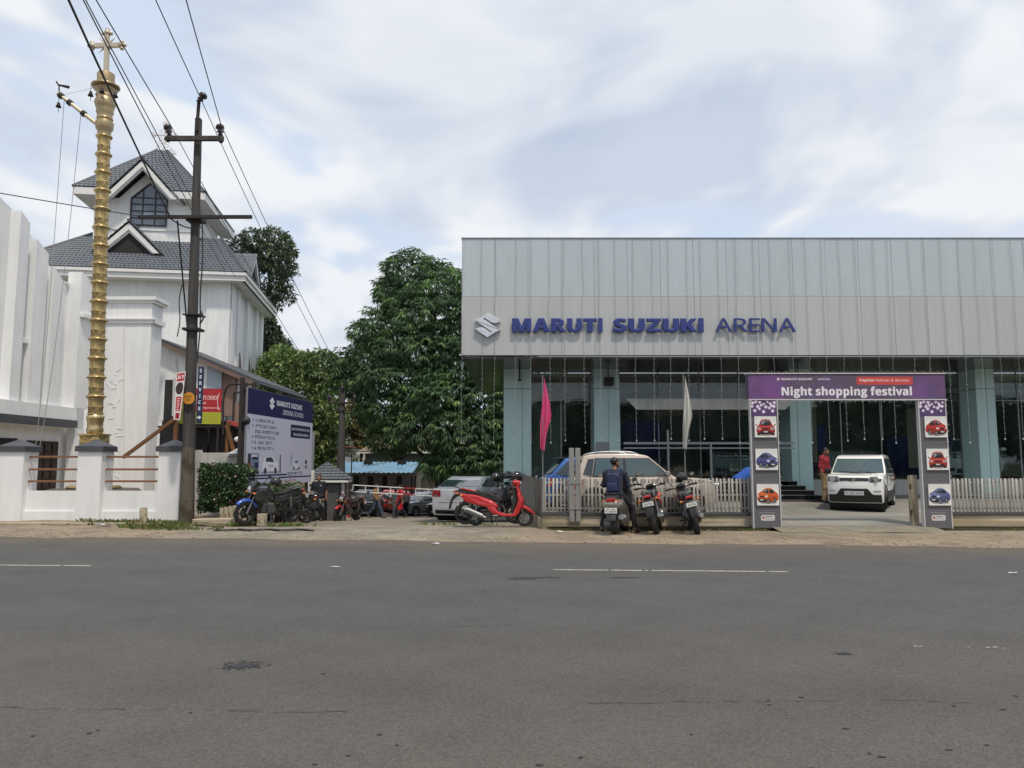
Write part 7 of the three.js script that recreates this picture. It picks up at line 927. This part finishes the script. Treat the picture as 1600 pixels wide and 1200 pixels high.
function makeBike(label, pos, turn, lean, P, o2 = {}) {
  const o = twoWheels('motorcycle', label, pos, turn, lean); const R = 0.3, fx = 0.66, rx = -0.66, acc = o2.accent || P;
  wheelAt(o, fx, R, 0.09, 0.215, 6, M.black); wheelAt(o, rx, R, 0.12, 0.215, 6, M.black);
  const loft = (pts, w, b = 0.04, f) => { const s = new THREE.Shape(); s.setFromPoints(new THREE.SplineCurve(pts.map(([x, y]) => new THREE.Vector2(x, y)).concat([new THREE.Vector2(...pts[0])])).getPoints(pts.length * 4)); const g = ext(s, w, b, 4), p = g.attributes.position; if (f) for (let i = 0; i < p.count; i++) p.setZ(i, p.getZ(i) * f(p.getX(i), p.getY(i))); g.computeVertexNormals(); return smoothed(g, 0.65); };
  part(o, 'fuel_tank', loft([[-0.1, 0.76], [0.0, 0.9], [0.2, 0.98], [0.4, 0.93], [0.46, 0.8], [0.3, 0.72], [0.05, 0.72]], 0.28, 0.08, (x) => 0.65 + 0.5 * clamp((x + 0.1) / 0.3, 0, 1)), P);
  part(o, 'tank_shroud', mg([1, -1].map((z) => loft([[0.12, 0.72], [0.2, 0.86], [0.42, 0.9], [0.56, 0.78], [0.44, 0.6], [0.28, 0.62]], 0.04, 0.01).translate(0, 0, z * 0.16))), o2.shroud || P);
  part(o, 'seat', loft([[-0.82, 0.93], [-0.55, 0.91], [-0.38, 0.84], [-0.1, 0.8], [0.0, 0.84], [0.02, 0.76], [-0.3, 0.74], [-0.6, 0.82], [-0.85, 0.88]], 0.22, 0.035, (x) => x < -0.6 ? 0.8 : 1), M.rubber); part(o, 'side_panel', loft([[-0.1, 0.75], [-0.3, 0.74], [-0.62, 0.82], [-0.9, 0.9], [-0.95, 0.84], [-0.6, 0.7], [-0.3, 0.58], [-0.08, 0.6]], 0.2, 0.03, (x) => x < -0.5 ? 0.75 : 1), P);
  part(o, 'engine', mg(rb(0.34, 0.26, 0.24, 0.04, 0.08, 0.42, 0), cyl([0.02, 0.4, -0.16], [0.02, 0.4, 0.16], 0.12, 0.12, 18), [0, 1, 2, 3, 4].map((k) => rb(0.2, 0.018, 0.22, 0.004, 0.22, 0.54 + k * 0.035, 0))), M.engine); part(o, 'engine_cover', cyl([0.02, 0.4, 0.15], [0.02, 0.4, 0.185], 0.1, 0.085, 16), M.alu);
  part(o, 'frame', mg([1, -1].map((z) => [cyl([0.44, 0.84, z * 0.02], [0.3, 0.35, z * 0.07], 0.022), cyl([0.44, 0.86, 0], [-0.15, 0.72, z * 0.08], 0.022), cyl([-0.15, 0.72, z * 0.08], [-0.8, 0.86, z * 0.08], 0.018), cyl([-0.15, 0.7, z * 0.08], [-0.12, 0.34, z * 0.09], 0.022), cyl([-0.12, 0.36, z * 0.1], [rx, R, z * 0.1], 0.024)])), M.black); part(o, 'shock', mg([1, -1].map((z) => [cyl([rx + 0.08, R + 0.06, z * 0.12], [-0.52, 0.76, z * 0.12], 0.012), cyl([rx + 0.09, R + 0.12, z * 0.12], [-0.54, 0.7, z * 0.12], 0.03)])), M.steel);
  part(o, 'exhaust', mg(tube([[0.28, 0.5, 0.1], [0.36, 0.32, 0.12], [0.16, 0.22, 0.13], [-0.3, 0.25, 0.15]], 0.022), cyl([-0.3, 0.25, 0.15], [-0.85, 0.42, 0.17], 0.045, 0.052, 12)), M.steel); part(o, 'heat_shield', cyl([-0.42, 0.31, 0.195], [-0.72, 0.4, 0.205], 0.03, 0.03, 8), M.chrome);
  part(o, 'fork', mg([1, -1].map((z) => [cyl([fx, R, z * 0.085], [0.56, 0.56, z * 0.085], 0.03), cyl([0.56, 0.56, z * 0.085], [0.41, 0.98, z * 0.085], 0.02)])), M.steel); part(o, 'front_fender', norm(new THREE.TorusGeometry(0.325, 0.055, 6, 18, 1.9).scale(1, 1, 1.1).rotateZ(0.75).translate(fx, R, 0)), acc);
  part(o, 'headlight', mg(sph(0.1, 0.58, 0.9, 0, 14, 0.7, 1, 1.1)), M.lens); part(o, 'cowl', loft([[0.46, 0.82], [0.56, 0.8], [0.66, 0.88], [0.62, 1.0], [0.52, 1.1], [0.46, 1.02]], 0.24, 0.06).scale(0.985, 1, 1).translate(-0.02, 0.01, 0), P); part(o, 'instrument', rb(0.1, 0.06, 0.18, 0.02, 0.42, 1.07, 0), M.black);
  part(o, 'handlebar', mg(tube([[0.24, 1.06, 0.37], [0.32, 1.06, 0.24], [0.4, 1.02, 0.08], [0.4, 1.02, -0.08], [0.32, 1.06, -0.24], [0.24, 1.06, -0.37]], 0.014, 20), cyl([0.24, 1.06, 0.25], [0.22, 1.06, 0.38], 0.02), cyl([0.24, 1.06, -0.25], [0.22, 1.06, -0.38], 0.02), cyl([0.34, 1.04, 0.2], [0.35, 1.03, 0.37], 0.007), cyl([0.34, 1.04, -0.2], [0.35, 1.03, -0.37], 0.007)), M.black); mirrors(o, 0.32, 1.08, 0.24);
  part(o, 'tail_light', rb(0.07, 0.06, 0.17, 0.02, -0.94, 0.86, 0), M.redLens); for (const [x, y] of [[-0.9, 0.79], [0.56, 0.82]]) for (const z of [1, -1]) part(o, 'indicator', mg(sph(0.035, x, y, z * 0.19, 8, 1.3, 0.8, 1), cyl([x, y, z * 0.06], [x, y, z * 0.17], 0.008)), M.amber); part(o, 'grab_rail', tube([[-0.6, 0.9, 0.11], [-0.88, 0.97, 0.1], [-0.96, 0.97, 0], [-0.88, 0.97, -0.1], [-0.6, 0.9, -0.11]], 0.014), M.steel);
  part(o, 'rear_fender', loft([[-0.8, 0.84], [-0.95, 0.8], [-1.06, 0.62], [-1.1, 0.42], [-1.05, 0.42], [-1.0, 0.6], [-0.88, 0.72], [-0.7, 0.76]], 0.17, 0.015), M.black); const pl = part(o, 'number_plate', rb(0.012, 0.1, 0.24, 0.004, -1.075, 0.7, 0), M.trim); part(pl, 'characters', quad([-1.083, 0.655, -0.115], [-1.083, 0.655, 0.115], [-1.083, 0.745, 0.115], [-1.083, 0.745, -0.115]), plateM[1]);
  part(o, 'chain_guard', bar([-0.12, 0.4, -0.12], [-0.62, 0.36, -0.12], 0.09, 0.02), M.black); for (const z of [1, -1]) part(o, 'footrest', mg(cyl([0.0, 0.32, z * 0.12], [0.0, 0.32, z * 0.26], 0.016), cyl([-0.38, 0.42, z * 0.1], [-0.38, 0.42, z * 0.22], 0.014)), M.rubber); part(o, 'side_stand', cyl([0.0, 0.3, -0.12], [0.08, 0.02 + lean * 0.2, -0.3], 0.014), M.black); if (o2.crash) part(o, 'crash_guard', tube([[0.34, 0.7, 0.08], [0.42, 0.62, 0.28], [0.4, 0.42, 0.3], [0.3, 0.34, 0.08]], 0.014), M.steel);
  return o;
}
{
  const redS = paint(0.5, 0.012, 0.016), greyS = paint(0.3, 0.29, 0.265, { metalness: 0.3 });
  const rs = makeScooter('bright red scooter parked side-on before the sheet fence corner', [-0.31, 0.03, -19.35], heading(0.985, 0.17), 0.06, redS, { rail: mat(0.45, 0.012, 0.015, 0.3) }); rs.scale.setScalar(1.0);
  makeBike('black motorcycle with a red tail standing behind the red scooter', [-0.55, 0.0, -20.35], heading(0.95, -0.15), 0.1, blackP, { accent: blackP });
  helmet('black helmet hanging on the red scooter handlebar, nearest the fence', [0.12, 1.17, -19.45], 0.4); helmet('black helmet resting on the black motorcycle behind the red scooter', [-0.1, 1.16, -20.25], -0.3); helmet('small black helmet, farthest back of those over the red scooter', [-0.42, 1.12, -20.5], 0.9);
  const gs = makeScooter('grey scooter seen from behind, carrying the seated rider', [2.46, 0.02, -17.75], heading(0.3, -0.95), 0.03, greyS, { wide: true }); gs.scale.z = 1.35;
  makeBike('red and black motorcycle leaning between the rider and the black motorcycle', [3.38, 0.02, -17.85], heading(0.26, -0.966), 0.22, blackP, { accent: paint(0.6, 0.015, 0.02), shroud: redS });
  makeBike('black motorcycle leaning on its stand nearest the arch', [4.17, 0.02, -17.8], heading(0.12, -0.99), 0.24, blackP, { crash: true });
  helmet('black helmet hung on the mirror of the black motorcycle nearest the arch', [4.02, 1.16, -18.3], 2.4);
  makeBike('black motorcycle with blue trim and crash guard parked beside the low hedge', [-6.35, 0.03, -20.2], heading(-0.66, 0.75), 0.12, paint(0.014, 0.014, 0.017), { accent: paint(0.02, 0.09, 0.42), crash: true }); helmet('dark helmet resting on the tank of the blue trimmed motorcycle', [-6.2, 1.0, -20.3], 0.5);
  makeBike('black motorcycle with its tail towards the man in navy', [-7.15, -0.3, -24.4], heading(-0.9, 0.3), 0.14, paint(0.014, 0.014, 0.017)); makeBike('red and silver motorcycle parked just past the man in navy', [-6.5, -0.7, -30.6], heading(-0.35, 0.93), 0.12, paint(0.05, 0.012, 0.012), { crash: true, accent: redS }); makeBike('dark motorcycle parked before the guard hut posts', [-7.9, -0.42, -26.0], heading(-0.55, -0.8), 0.1, blackP); makeBike('dark red motorcycle parked beside the barrier post', [-6.9, -0.95, -34.5], heading(0.3, 0.95), 0.12, paint(0.14, 0.02, 0.02)); makeScooter('dark grey scooter at the end of the motorcycle row', [-7.1, -0.42, -26.4], heading(-0.3, 0.95), 0.1, paint(0.03, 0.03, 0.035));
}
// ---------------------------------------------------------------- people
function meshSDF(sdf, lo, hi, N) {
  const mc = new MarchingCubes(N, M.skin, false, false, 90000), h = N / 2, S = N * N, c = lo.clone().add(hi).multiplyScalar(0.5), e = hi.clone().sub(lo).multiplyScalar(0.5), v = V(0, 0, 0); mc.isolation = 0;
  for (let k = 0; k < N; k++) for (let j = 0; j < N; j++) for (let i = 0; i < N; i++) mc.field[i + j * N + k * S] = -sdf(c.x + e.x * (i - h) / h, c.y + e.y * (j - h) / h, c.z + e.z * (k - h) / h);
  mc.update(); const n = mc.count, P = new Float32Array(n * 3), Q = new Float32Array(n * 3), q = 0.003;
  for (let i = 0; i < n; i++) { const x = c.x + mc.positionArray[i * 3] * e.x, y = c.y + mc.positionArray[i * 3 + 1] * e.y, z = c.z + mc.positionArray[i * 3 + 2] * e.z; P.set([x, y, z], i * 3); v.set(sdf(x + q, y, z) - sdf(x - q, y, z), sdf(x, y + q, z) - sdf(x, y - q, z), sdf(x, y, z + q) - sdf(x, y, z - q)).normalize(); Q.set([v.x, v.y, v.z], i * 3); }
  const g = new THREE.BufferGeometry(); g.setAttribute('position', new THREE.BufferAttribute(P, 3)); g.setAttribute('normal', new THREE.BufferAttribute(Q, 3)); return uvm(norm(g));
}
const smin = (a, b, k) => { const h = Math.max(k - Math.abs(a - b), 0) / k; return Math.min(a, b) - h * h * k * 0.25; };
function bones(list, k = 0.05) { // [[ax,ay,az],[bx,by,bz],ra,rb]
  const B = list.map(([a, b, ra, rb2]) => { const d = [b[0] - a[0], b[1] - a[1], b[2] - a[2]]; return [a[0], a[1], a[2], d[0], d[1], d[2], Math.max(1e-9, d[0] * d[0] + d[1] * d[1] + d[2] * d[2]), ra, rb2 ?? ra]; });
  return (x, y, z) => { let s = 9; for (const b of B) { const px = x - b[0], py = y - b[1], pz = z - b[2], t = clamp((px * b[3] + py * b[4] + pz * b[5]) / b[6], 0, 1), dx = px - b[3] * t, dy = py - b[4] * t, dz = pz - b[5] * t, d = Math.sqrt(dx * dx + dy * dy + dz * dz) - (b[7] + (b[8] - b[7]) * t); s = smin(s, d, k); } return s; };
}
const add3 = (a, b) => [a[0] + b[0], a[1] + b[1], a[2] + b[2]], mix3 = (a, b, t) => a.map((v, i) => lerp(v, b[i], t));
// own axes: +z forward. look: colours; J: joints moved from the standing pose
function person(label, pos, turn, J, look, N = 56, scale = 1) {
  const o = thing('person', label, 'person', pos, turn); o.scale.setScalar(scale);
  const D = { pelvis: [0, 0.95, 0], chest: [0, 1.3, 0], neck: [0, 1.46, 0], head: [0, 1.61, 0.015], sl: [0.185, 1.41, 0], sr: [-0.185, 1.41, 0], el: [0.24, 1.14, -0.03], er: [-0.24, 1.14, -0.03], wl: [0.26, 0.9, 0.05], wr: [-0.26, 0.9, 0.05], hl: [0.09, 0.92, 0], hr: [-0.09, 0.92, 0], kl: [0.1, 0.5, 0.03], kr: [-0.1, 0.5, 0.03], al: [0.1, 0.09, -0.02], ar: [-0.1, 0.09, -0.02], tl: [0.12, 0.035, 0.14], tr: [-0.12, 0.035, 0.14], ...J };
  const f = look.female ? 0.9 : 1, belly = look.belly || 0;
  const off = (p, dx) => add3(p, [dx, 0, 0]);
  const torso = (e) => [[off(D.pelvis, 0.06), off(D.chest, 0.075), 0.105 * f + belly + e, 0.115 * f + e], [off(D.pelvis, -0.06), off(D.chest, -0.075), 0.105 * f + belly + e, 0.115 * f + e], [D.sl, D.sr, 0.065 * f + e, 0.065 * f + e], [D.chest, D.neck, 0.1 * f + e, 0.065 + e]];
  const arms = (e, t) => [['sl', 'el', 'wl'], ['sr', 'er', 'wr']].flatMap(([s, l, w]) => t <= 1 ? [[D[s], mix3(D[s], D[l], t), 0.058 * f + e, 0.05 * f + e]] : [[D[s], D[l], 0.058 * f + e, 0.044 * f + e], [D[l], mix3(D[l], D[w], t - 1), 0.043 * f + e, lerp(0.043, 0.029, t - 1) * f + e]]);
  const legs = (e, t) => [['hl', 'kl', 'al'], ['hr', 'kr', 'ar']].flatMap(([h, k, a]) => [[D[h], D[k], 0.088 + e, 0.06 + e], [D[k], mix3(D[k], D[a], t), 0.06 + e, lerp(0.058, 0.04, t) + e]]);
  const all = Object.values(D), lo = V(Math.min(...all.map((p) => p[0])), Math.min(...all.map((p) => p[1])), Math.min(...all.map((p) => p[2]))).subScalar(0.26), hi = V(Math.max(...all.map((p) => p[0])), Math.max(...all.map((p) => p[1])), Math.max(...all.map((p) => p[2]))).addScalar(0.26);
  // body with neck, forearms and feet
  const bodyB = bones([...torso(-0.012), ...arms(-0.004, 2), ...legs(-0.01, 1), [D.neck, add3(D.head, [0, -0.05, -0.01]), 0.05, 0.048], [D.al, D.tl, 0.04, 0.03], [D.ar, D.tr, 0.04, 0.03]], 0.04);
  const hd = D.head, gz = look.gaze || [0, 0, 1], gl = Math.hypot(...gz), F = gz.map((v) => v / gl), Rt = (() => { const r = V(0, 1, 0).cross(V(...F)).normalize(); return [r.x, r.y, r.z]; })(), Up = (() => { const u = V(...F).cross(V(...Rt)).normalize(); return [u.x, u.y, u.z]; })();
  const hp = (a, b, c) => [hd[0] + Rt[0] * a + Up[0] * b + F[0] * c, hd[1] + Rt[1] * a + Up[1] * b + F[1] * c, hd[2] + Rt[2] * a + Up[2] * b + F[2] * c];
  const headB = bones([[hp(0, 0.045, -0.012), hp(0, 0.03, 0.008), 0.088, 0.085], [hp(0, -0.035, 0.03), hp(0, -0.075, 0.05), 0.058, 0.036], [hp(0.025, -0.02, 0.045), hp(-0.025, -0.02, 0.045), 0.042], [hp(0, 0.015, 0.093), hp(0, -0.022, 0.108), 0.009, 0.016], [hp(0.03, 0.03, 0.078), hp(-0.03, 0.03, 0.078), 0.018], [hp(0.02, -0.052, 0.083), hp(-0.02, -0.052, 0.083), 0.01], [hp(0.083, 0.02, -0.01), hp(0.086, -0.025, 0), 0.014, 0.01], [hp(-0.083, 0.02, -0.01), hp(-0.086, -0.025, 0), 0.014, 0.01], [D.neck, hp(0, -0.06, -0.01), 0.05, 0.046]], 0.022);
  const hand = (w, el, side) => { const d = V(w[0] - el[0], w[1] - el[1], w[2] - el[2]).normalize(), gr = look.grip || 0.3, s = V(0, 0, 1).addScaledVector(d, -d.z); if (s.lengthSq() < 0.02) s.set(0, 1, 0); s.normalize(); const n = V(0, 0, 0).crossVectors(d, s).multiplyScalar(-side).normalize(), at = (a, b, c) => [w[0] + d.x * a + s.x * b + n.x * c, w[1] + d.y * a + s.y * b + n.y * c, w[2] + d.z * a + s.z * b + n.z * c]; const l = [[w, at(0.085, 0.022, 0), 0.026, 0.02], [w, at(0.085, -0.02, 0), 0.026, 0.018], [at(0.03, 0.02, 0), at(0.06, 0.055, 0.01 + gr * 0.04), 0.013, 0.01], [at(0.06, 0.055, 0.01 + gr * 0.04), at(0.095, 0.06, 0.012 + gr * 0.1), 0.0105, 0.008]]; [[0.03, 0.075], [0.01, 0.083], [-0.011, 0.077], [-0.03, 0.06]].forEach(([b, len]) => { const k = at(0.086, b, 0), m = at(0.086 + len * 0.5, b, gr * 0.05), t = at(0.086 + len * (1 - gr * 0.5), b, gr * 0.14); l.push([k, m, 0.0105, 0.0095], [m, t, 0.0095, 0.0075]); }); return bones(l, 0.008); };
  const geos = [meshSDF(bodyB, lo, hi, N), meshSDF(headB, V(hd[0] - 0.16, hd[1] - 0.2, hd[2] - 0.17), V(hd[0] + 0.16, hd[1] + 0.17, hd[2] + 0.17), 44)];
  if (N > 50) for (const [w, el, sd] of [['wl', 'el', 1], ['wr', 'er', -1]]) { const c = V(...D[w]); geos.push(meshSDF(hand(D[w], D[el], sd), c.clone().subScalar(0.21), c.clone().addScalar(0.21), 60)); } else geos.push(mg([['wl', 'el', 1], ['wr', 'er', -1]].map(([w, el, sd]) => { const c = V(...D[w]); return meshSDF(hand(D[w], D[el], sd), c.clone().subScalar(0.2), c.clone().addScalar(0.2), 36); })));
  part(o, 'body', mg(geos), M.skin);
  part(o, 'eye', mg(sph(0.011, ...hp(0.031, 0.013, 0.083), 8), sph(0.011, ...hp(-0.031, 0.013, 0.083), 8)), M.hair);
  const hairB0 = bones([[hp(0, 0.058, -0.022), hp(0, 0.045, 0.0), 0.095, 0.09], ...(look.longHair ? [[hp(0, 0.03, -0.06), hp(0, -0.2, -0.08), 0.07, 0.05]] : [])], 0.03), face = hp(0, -0.005, 0.07);
  const hairB = (x, y, z) => { const b = (x - hd[0]) * Up[0] + (y - hd[1]) * Up[1] + (z - hd[2]) * Up[2], c = (x - hd[0]) * F[0] + (y - hd[1]) * F[1] + (z - hd[2]) * F[2]; return Math.max(hairB0(x, y, z), look.longHair ? 0.03 + c * 1.1 - b * 0.9 - 0.03 : 0.01 + c * 0.95 - b * 0.85); };
  part(o, 'hair', meshSDF(hairB, V(hd[0] - 0.18, hd[1] - 0.34, hd[2] - 0.2), V(hd[0] + 0.18, hd[1] + 0.2, hd[2] + 0.2), 44), M.hair);
  // clothes
  const wob = (x, y, z) => (vnoise(x * 16 + 3, y * 9, z * 16) - 0.5) * 0.016;
  const hem = look.hem ?? -0.06, ax = V(...D.chest).sub(V(...D.pelvis)).normalize(), tt = bones([...torso(0.012), ...arms(0.012, look.sleeve ?? 0.85), ...(look.dress ? [[D.pelvis, mix3(D.kl, D.kr, 0.5), 0.15, 0.2]] : [[off(D.pelvis, 0.06), off(add3(D.pelvis, [0, -0.05, 0]), 0.06), 0.12 * f + belly, 0.12], [off(D.pelvis, -0.06), off(add3(D.pelvis, [0, -0.05, 0]), -0.06), 0.12 * f + belly, 0.12]])], 0.045);
  const neckCut = bones([[add3(D.neck, [0, 0.075, 0.01]), add3(D.head, [0, 0, 0]), 0.085]], 0.01);
  const shirt = (x, y, z) => Math.max(tt(x, y, z) + wob(x, y, z), look.dress ? D.pelvis[1] * 0.47 - y : -((x - D.pelvis[0]) * ax.x + (y - D.pelvis[1]) * ax.y + (z - D.pelvis[2]) * ax.z) + hem, -neckCut(x, y, z));
  part(o, look.dress ? 'dress' : 'shirt', meshSDF(shirt, lo, hi, N), look.shirt);
  const lb = bones([...legs(0.02, look.legCut ?? 0.93), [D.hl, D.hr, 0.105], [off(D.pelvis, 0.05), off(D.pelvis, -0.05), 0.115 * f + belly]], 0.03); const waist = 0.07; const tr = (x, y, z) => Math.max(lb(x, y, z) + wob(x + 5, y, z), ((x - D.pelvis[0]) * ax.x + (y - D.pelvis[1]) * ax.y + (z - D.pelvis[2]) * ax.z) - waist);
  part(o, 'trousers', meshSDF(tr, lo, hi, N), look.trousers);
  for (const [a, t] of [['al', 'tl'], ['ar', 'tr']]) part(o, 'shoe', (() => { const b = bones([[add3(D[a], [0, -0.03, -0.03]), D[t], 0.047, 0.043], [D[a], add3(D[a], [0, -0.02, 0]), 0.046]], 0.03), c = V(...mix3(D[a], D[t], 0.5)); return meshSDF(b, c.clone().subScalar(0.2), c.clone().addScalar(0.2), 30); })(), look.shoes || M.black);
  if (look.belt) part(o, 'belt', norm(new THREE.TorusGeometry(0.168 + belly, 0.017, 6, 24).rotateX(Math.PI / 2).scale(1, 1.2, 0.74).translate(D.pelvis[0], D.pelvis[1] + 0.035, D.pelvis[2])), M.black);
  if (look.badge) part(o, 'badge', rb(0.06, 0.02, 0.012, 0.003, 0.09, 1.33, 0.135), M.trim);
  return o;
}
const cloth = (r, g, b, o = {}) => mat(r, g, b, 0.9, { map: rep(tFine, 0.3), ...o });
{
  const plaid = canvasTex(128, 128, (x) => { x.fillStyle = '#b3202c'; x.fillRect(0, 0, 128, 128); for (let k = 0; k < 4; k++) { x.fillStyle = 'rgba(45,15,30,.65)'; x.fillRect(k * 32, 0, 11, 128); x.fillRect(0, k * 32, 128, 11); x.fillStyle = 'rgba(230,120,130,.55)'; x.fillRect(k * 32 + 20, 0, 3, 128); x.fillRect(0, k * 32 + 20, 128, 3); } }); plaid.wrapS = plaid.wrapT = THREE.RepeatWrapping; const pl = rep(plaid, 0.28);
  person('man in red checked shirt and khaki trousers watching the white hatchback', [9.95, slabY(24.6), -24.6], 0.75, { wl: [0.22, 0.95, 0.16], el: [0.26, 1.13, 0.0], head: [0, 1.6, 0.05], tl: [0.16, 0.035, 0.13] }, { shirt: mat(1, 1, 1, 0.9, { map: pl }), trousers: cloth(0.34, 0.255, 0.155), belly: 0.028, hem: -0.0, gaze: [0.25, -0.28, 1], belt: true, sleeve: 1.15 }, 60);
  // rider astride the grey scooter
  const rd = person('seated rider in navy jacket and black trousers on the grey scooter', [2.33, 0.02, -17.55], heading(0.3, -0.95) + Math.PI / 2, {
    pelvis: [0, 0.89, -0.04], chest: [0.01, 1.24, 0.02], neck: [0.01, 1.4, 0.05], head: [0.0, 1.555, 0.09], sl: [0.2, 1.34, 0.03], sr: [-0.2, 1.34, 0.03], el: [0.27, 1.07, 0.12], er: [-0.28, 1.06, 0.12], wl: [0.14, 1.08, 0.36], wr: [-0.18, 1.08, 0.36],
    hl: [0.1, 0.87, 0], hr: [-0.1, 0.87, 0], kl: [0.27, 0.6, 0.34], kr: [-0.34, 0.56, 0.24], al: [0.34, 0.11, 0.2], ar: [-0.42, 0.11, 0.18], tl: [0.37, 0.045, 0.36], tr: [-0.47, 0.045, 0.33] }, { shirt: cloth(0.022, 0.03, 0.052), trousers: cloth(0.014, 0.014, 0.017), gaze: [-0.75, 0.05, 0.8], sleeve: 1.85, hem: -0.08, grip: 0.8, shoes: cloth(0.16, 0.1, 0.09) }, 64);
  const bp = thing('backpack', 'navy blue backpack worn on the rider of the grey scooter', 'backpack', [2.33, 0.02, -17.55], heading(0.3, -0.95) + Math.PI / 2);
  const navy = cloth(0.018, 0.026, 0.085, { roughness: 0.7 }); part(bp, 'bag', smoothed(rb(0.3, 0.44, 0.17, 0.075, 0.0, 1.13, -0.23), 0.9), navy); part(bp, 'pocket', smoothed(rb(0.23, 0.2, 0.08, 0.035, 0.0, 1.03, -0.33), 0.9), navy); part(bp, 'strap', mg([1, -1].map((s) => tube([[s * 0.1, 1.32, -0.18], [s * 0.13, 1.43, -0.02], [s * 0.14, 1.38, 0.12], [s * 0.15, 1.15, 0.14], [s * 0.15, 0.98, -0.1]], 0.024, 18, 6))), navy); part(bp, 'zip', tube([[-0.12, 1.05, -0.32], [-0.13, 1.24, -0.315], [0, 1.31, -0.31], [0.13, 1.24, -0.315], [0.12, 1.05, -0.32]], 0.007, 20, 4), M.black);
  helmet('dark helmet held in the hands of the rider on the grey scooter', [2.62, 1.1, -17.98], 2.0);
  // bending man behind the fence
  person('man in bright blue shirt bending down behind the slat fence', [6.05, slabY(20), -20.0], Math.PI / 2 + 0.2, { pelvis: [0, 0.92, -0.22], chest: [0, 1.12, 0.1], neck: [0, 1.1, 0.26], head: [0, 1.02, 0.38], sl: [0.19, 1.12, 0.2], sr: [-0.19, 1.12, 0.2], el: [0.22, 0.85, 0.26], er: [-0.22, 0.85, 0.26], wl: [0.18, 0.62, 0.34], wr: [-0.18, 0.62, 0.34], hl: [0.09, 0.9, -0.2], hr: [-0.09, 0.9, -0.2] }, { shirt: cloth(0.025, 0.1, 0.42), trousers: cloth(0.03, 0.03, 0.04), gaze: [0, -0.7, 0.7] }, 52, 1.06);
  person('stocky man in dark navy shirt and trousers standing before the guard hut', [-7.28, groundY(-7.28, 29.2), -29.2], 0.12, { wl: [0.29, 0.9, 0.08], wr: [-0.29, 0.9, 0.08], el: [0.28, 1.15, -0.02], er: [-0.28, 1.15, -0.02] }, { shirt: cloth(0.012, 0.014, 0.026), trousers: cloth(0.011, 0.012, 0.02), belly: 0.035, hem: -0.2, badge: true, gaze: [0.05, -0.1, 1] }, 54);
  const at = (X, d) => [X, groundY(X, d), -d];
  person('woman in long red dress walking across the lane', at(-5.72, 39.6), -1.35, { hl: [0.08, 0.92, 0], kl: [0.09, 0.5, 0.16], al: [0.09, 0.1, 0.2], tl: [0.1, 0.035, 0.36], kr: [-0.09, 0.5, -0.06], ar: [-0.09, 0.14, -0.36], tr: [-0.09, 0.05, -0.22], wl: [0.22, 0.92, -0.1], wr: [-0.22, 0.92, 0.16] }, { shirt: cloth(0.55, 0.012, 0.022), trousers: cloth(0.012, 0.012, 0.02), dress: true, female: true, longHair: true }, 44, 0.97);
  person('man in yellow-brown shirt and jeans striding past the black car', at(-7.05, 40.2), 1.4, { kl: [0.1, 0.5, 0.22], al: [0.1, 0.1, 0.3], tl: [0.1, 0.04, 0.46], kr: [-0.1, 0.5, -0.1], ar: [-0.1, 0.16, -0.4], tr: [-0.1, 0.06, -0.27], wl: [0.24, 0.98, -0.2], wr: [-0.24, 0.98, 0.22] }, { shirt: cloth(0.36, 0.22, 0.07), trousers: cloth(0.05, 0.075, 0.12) }, 44);
  person('person in white loose clothes with an orange headscarf beyond the barrier', at(-7.35, 49), 0.2, {}, { shirt: cloth(0.55, 0.55, 0.54), trousers: cloth(0.6, 0.6, 0.6), hem: -0.3, female: true, longHair: true }, 40); person('man in pale grey shirt and dark trousers standing beyond the barrier', at(-6.75, 49.5), -0.4, {}, { shirt: cloth(0.35, 0.36, 0.37), trousers: cloth(0.015, 0.015, 0.03) }, 40); person('man in light shirt half hidden behind the silver hatchback', at(-5.9, 53.8), 0.1, {}, { shirt: cloth(0.3, 0.31, 0.34), trousers: cloth(0.03, 0.03, 0.04) }, 40);
}
renderer.render(scene, camera);
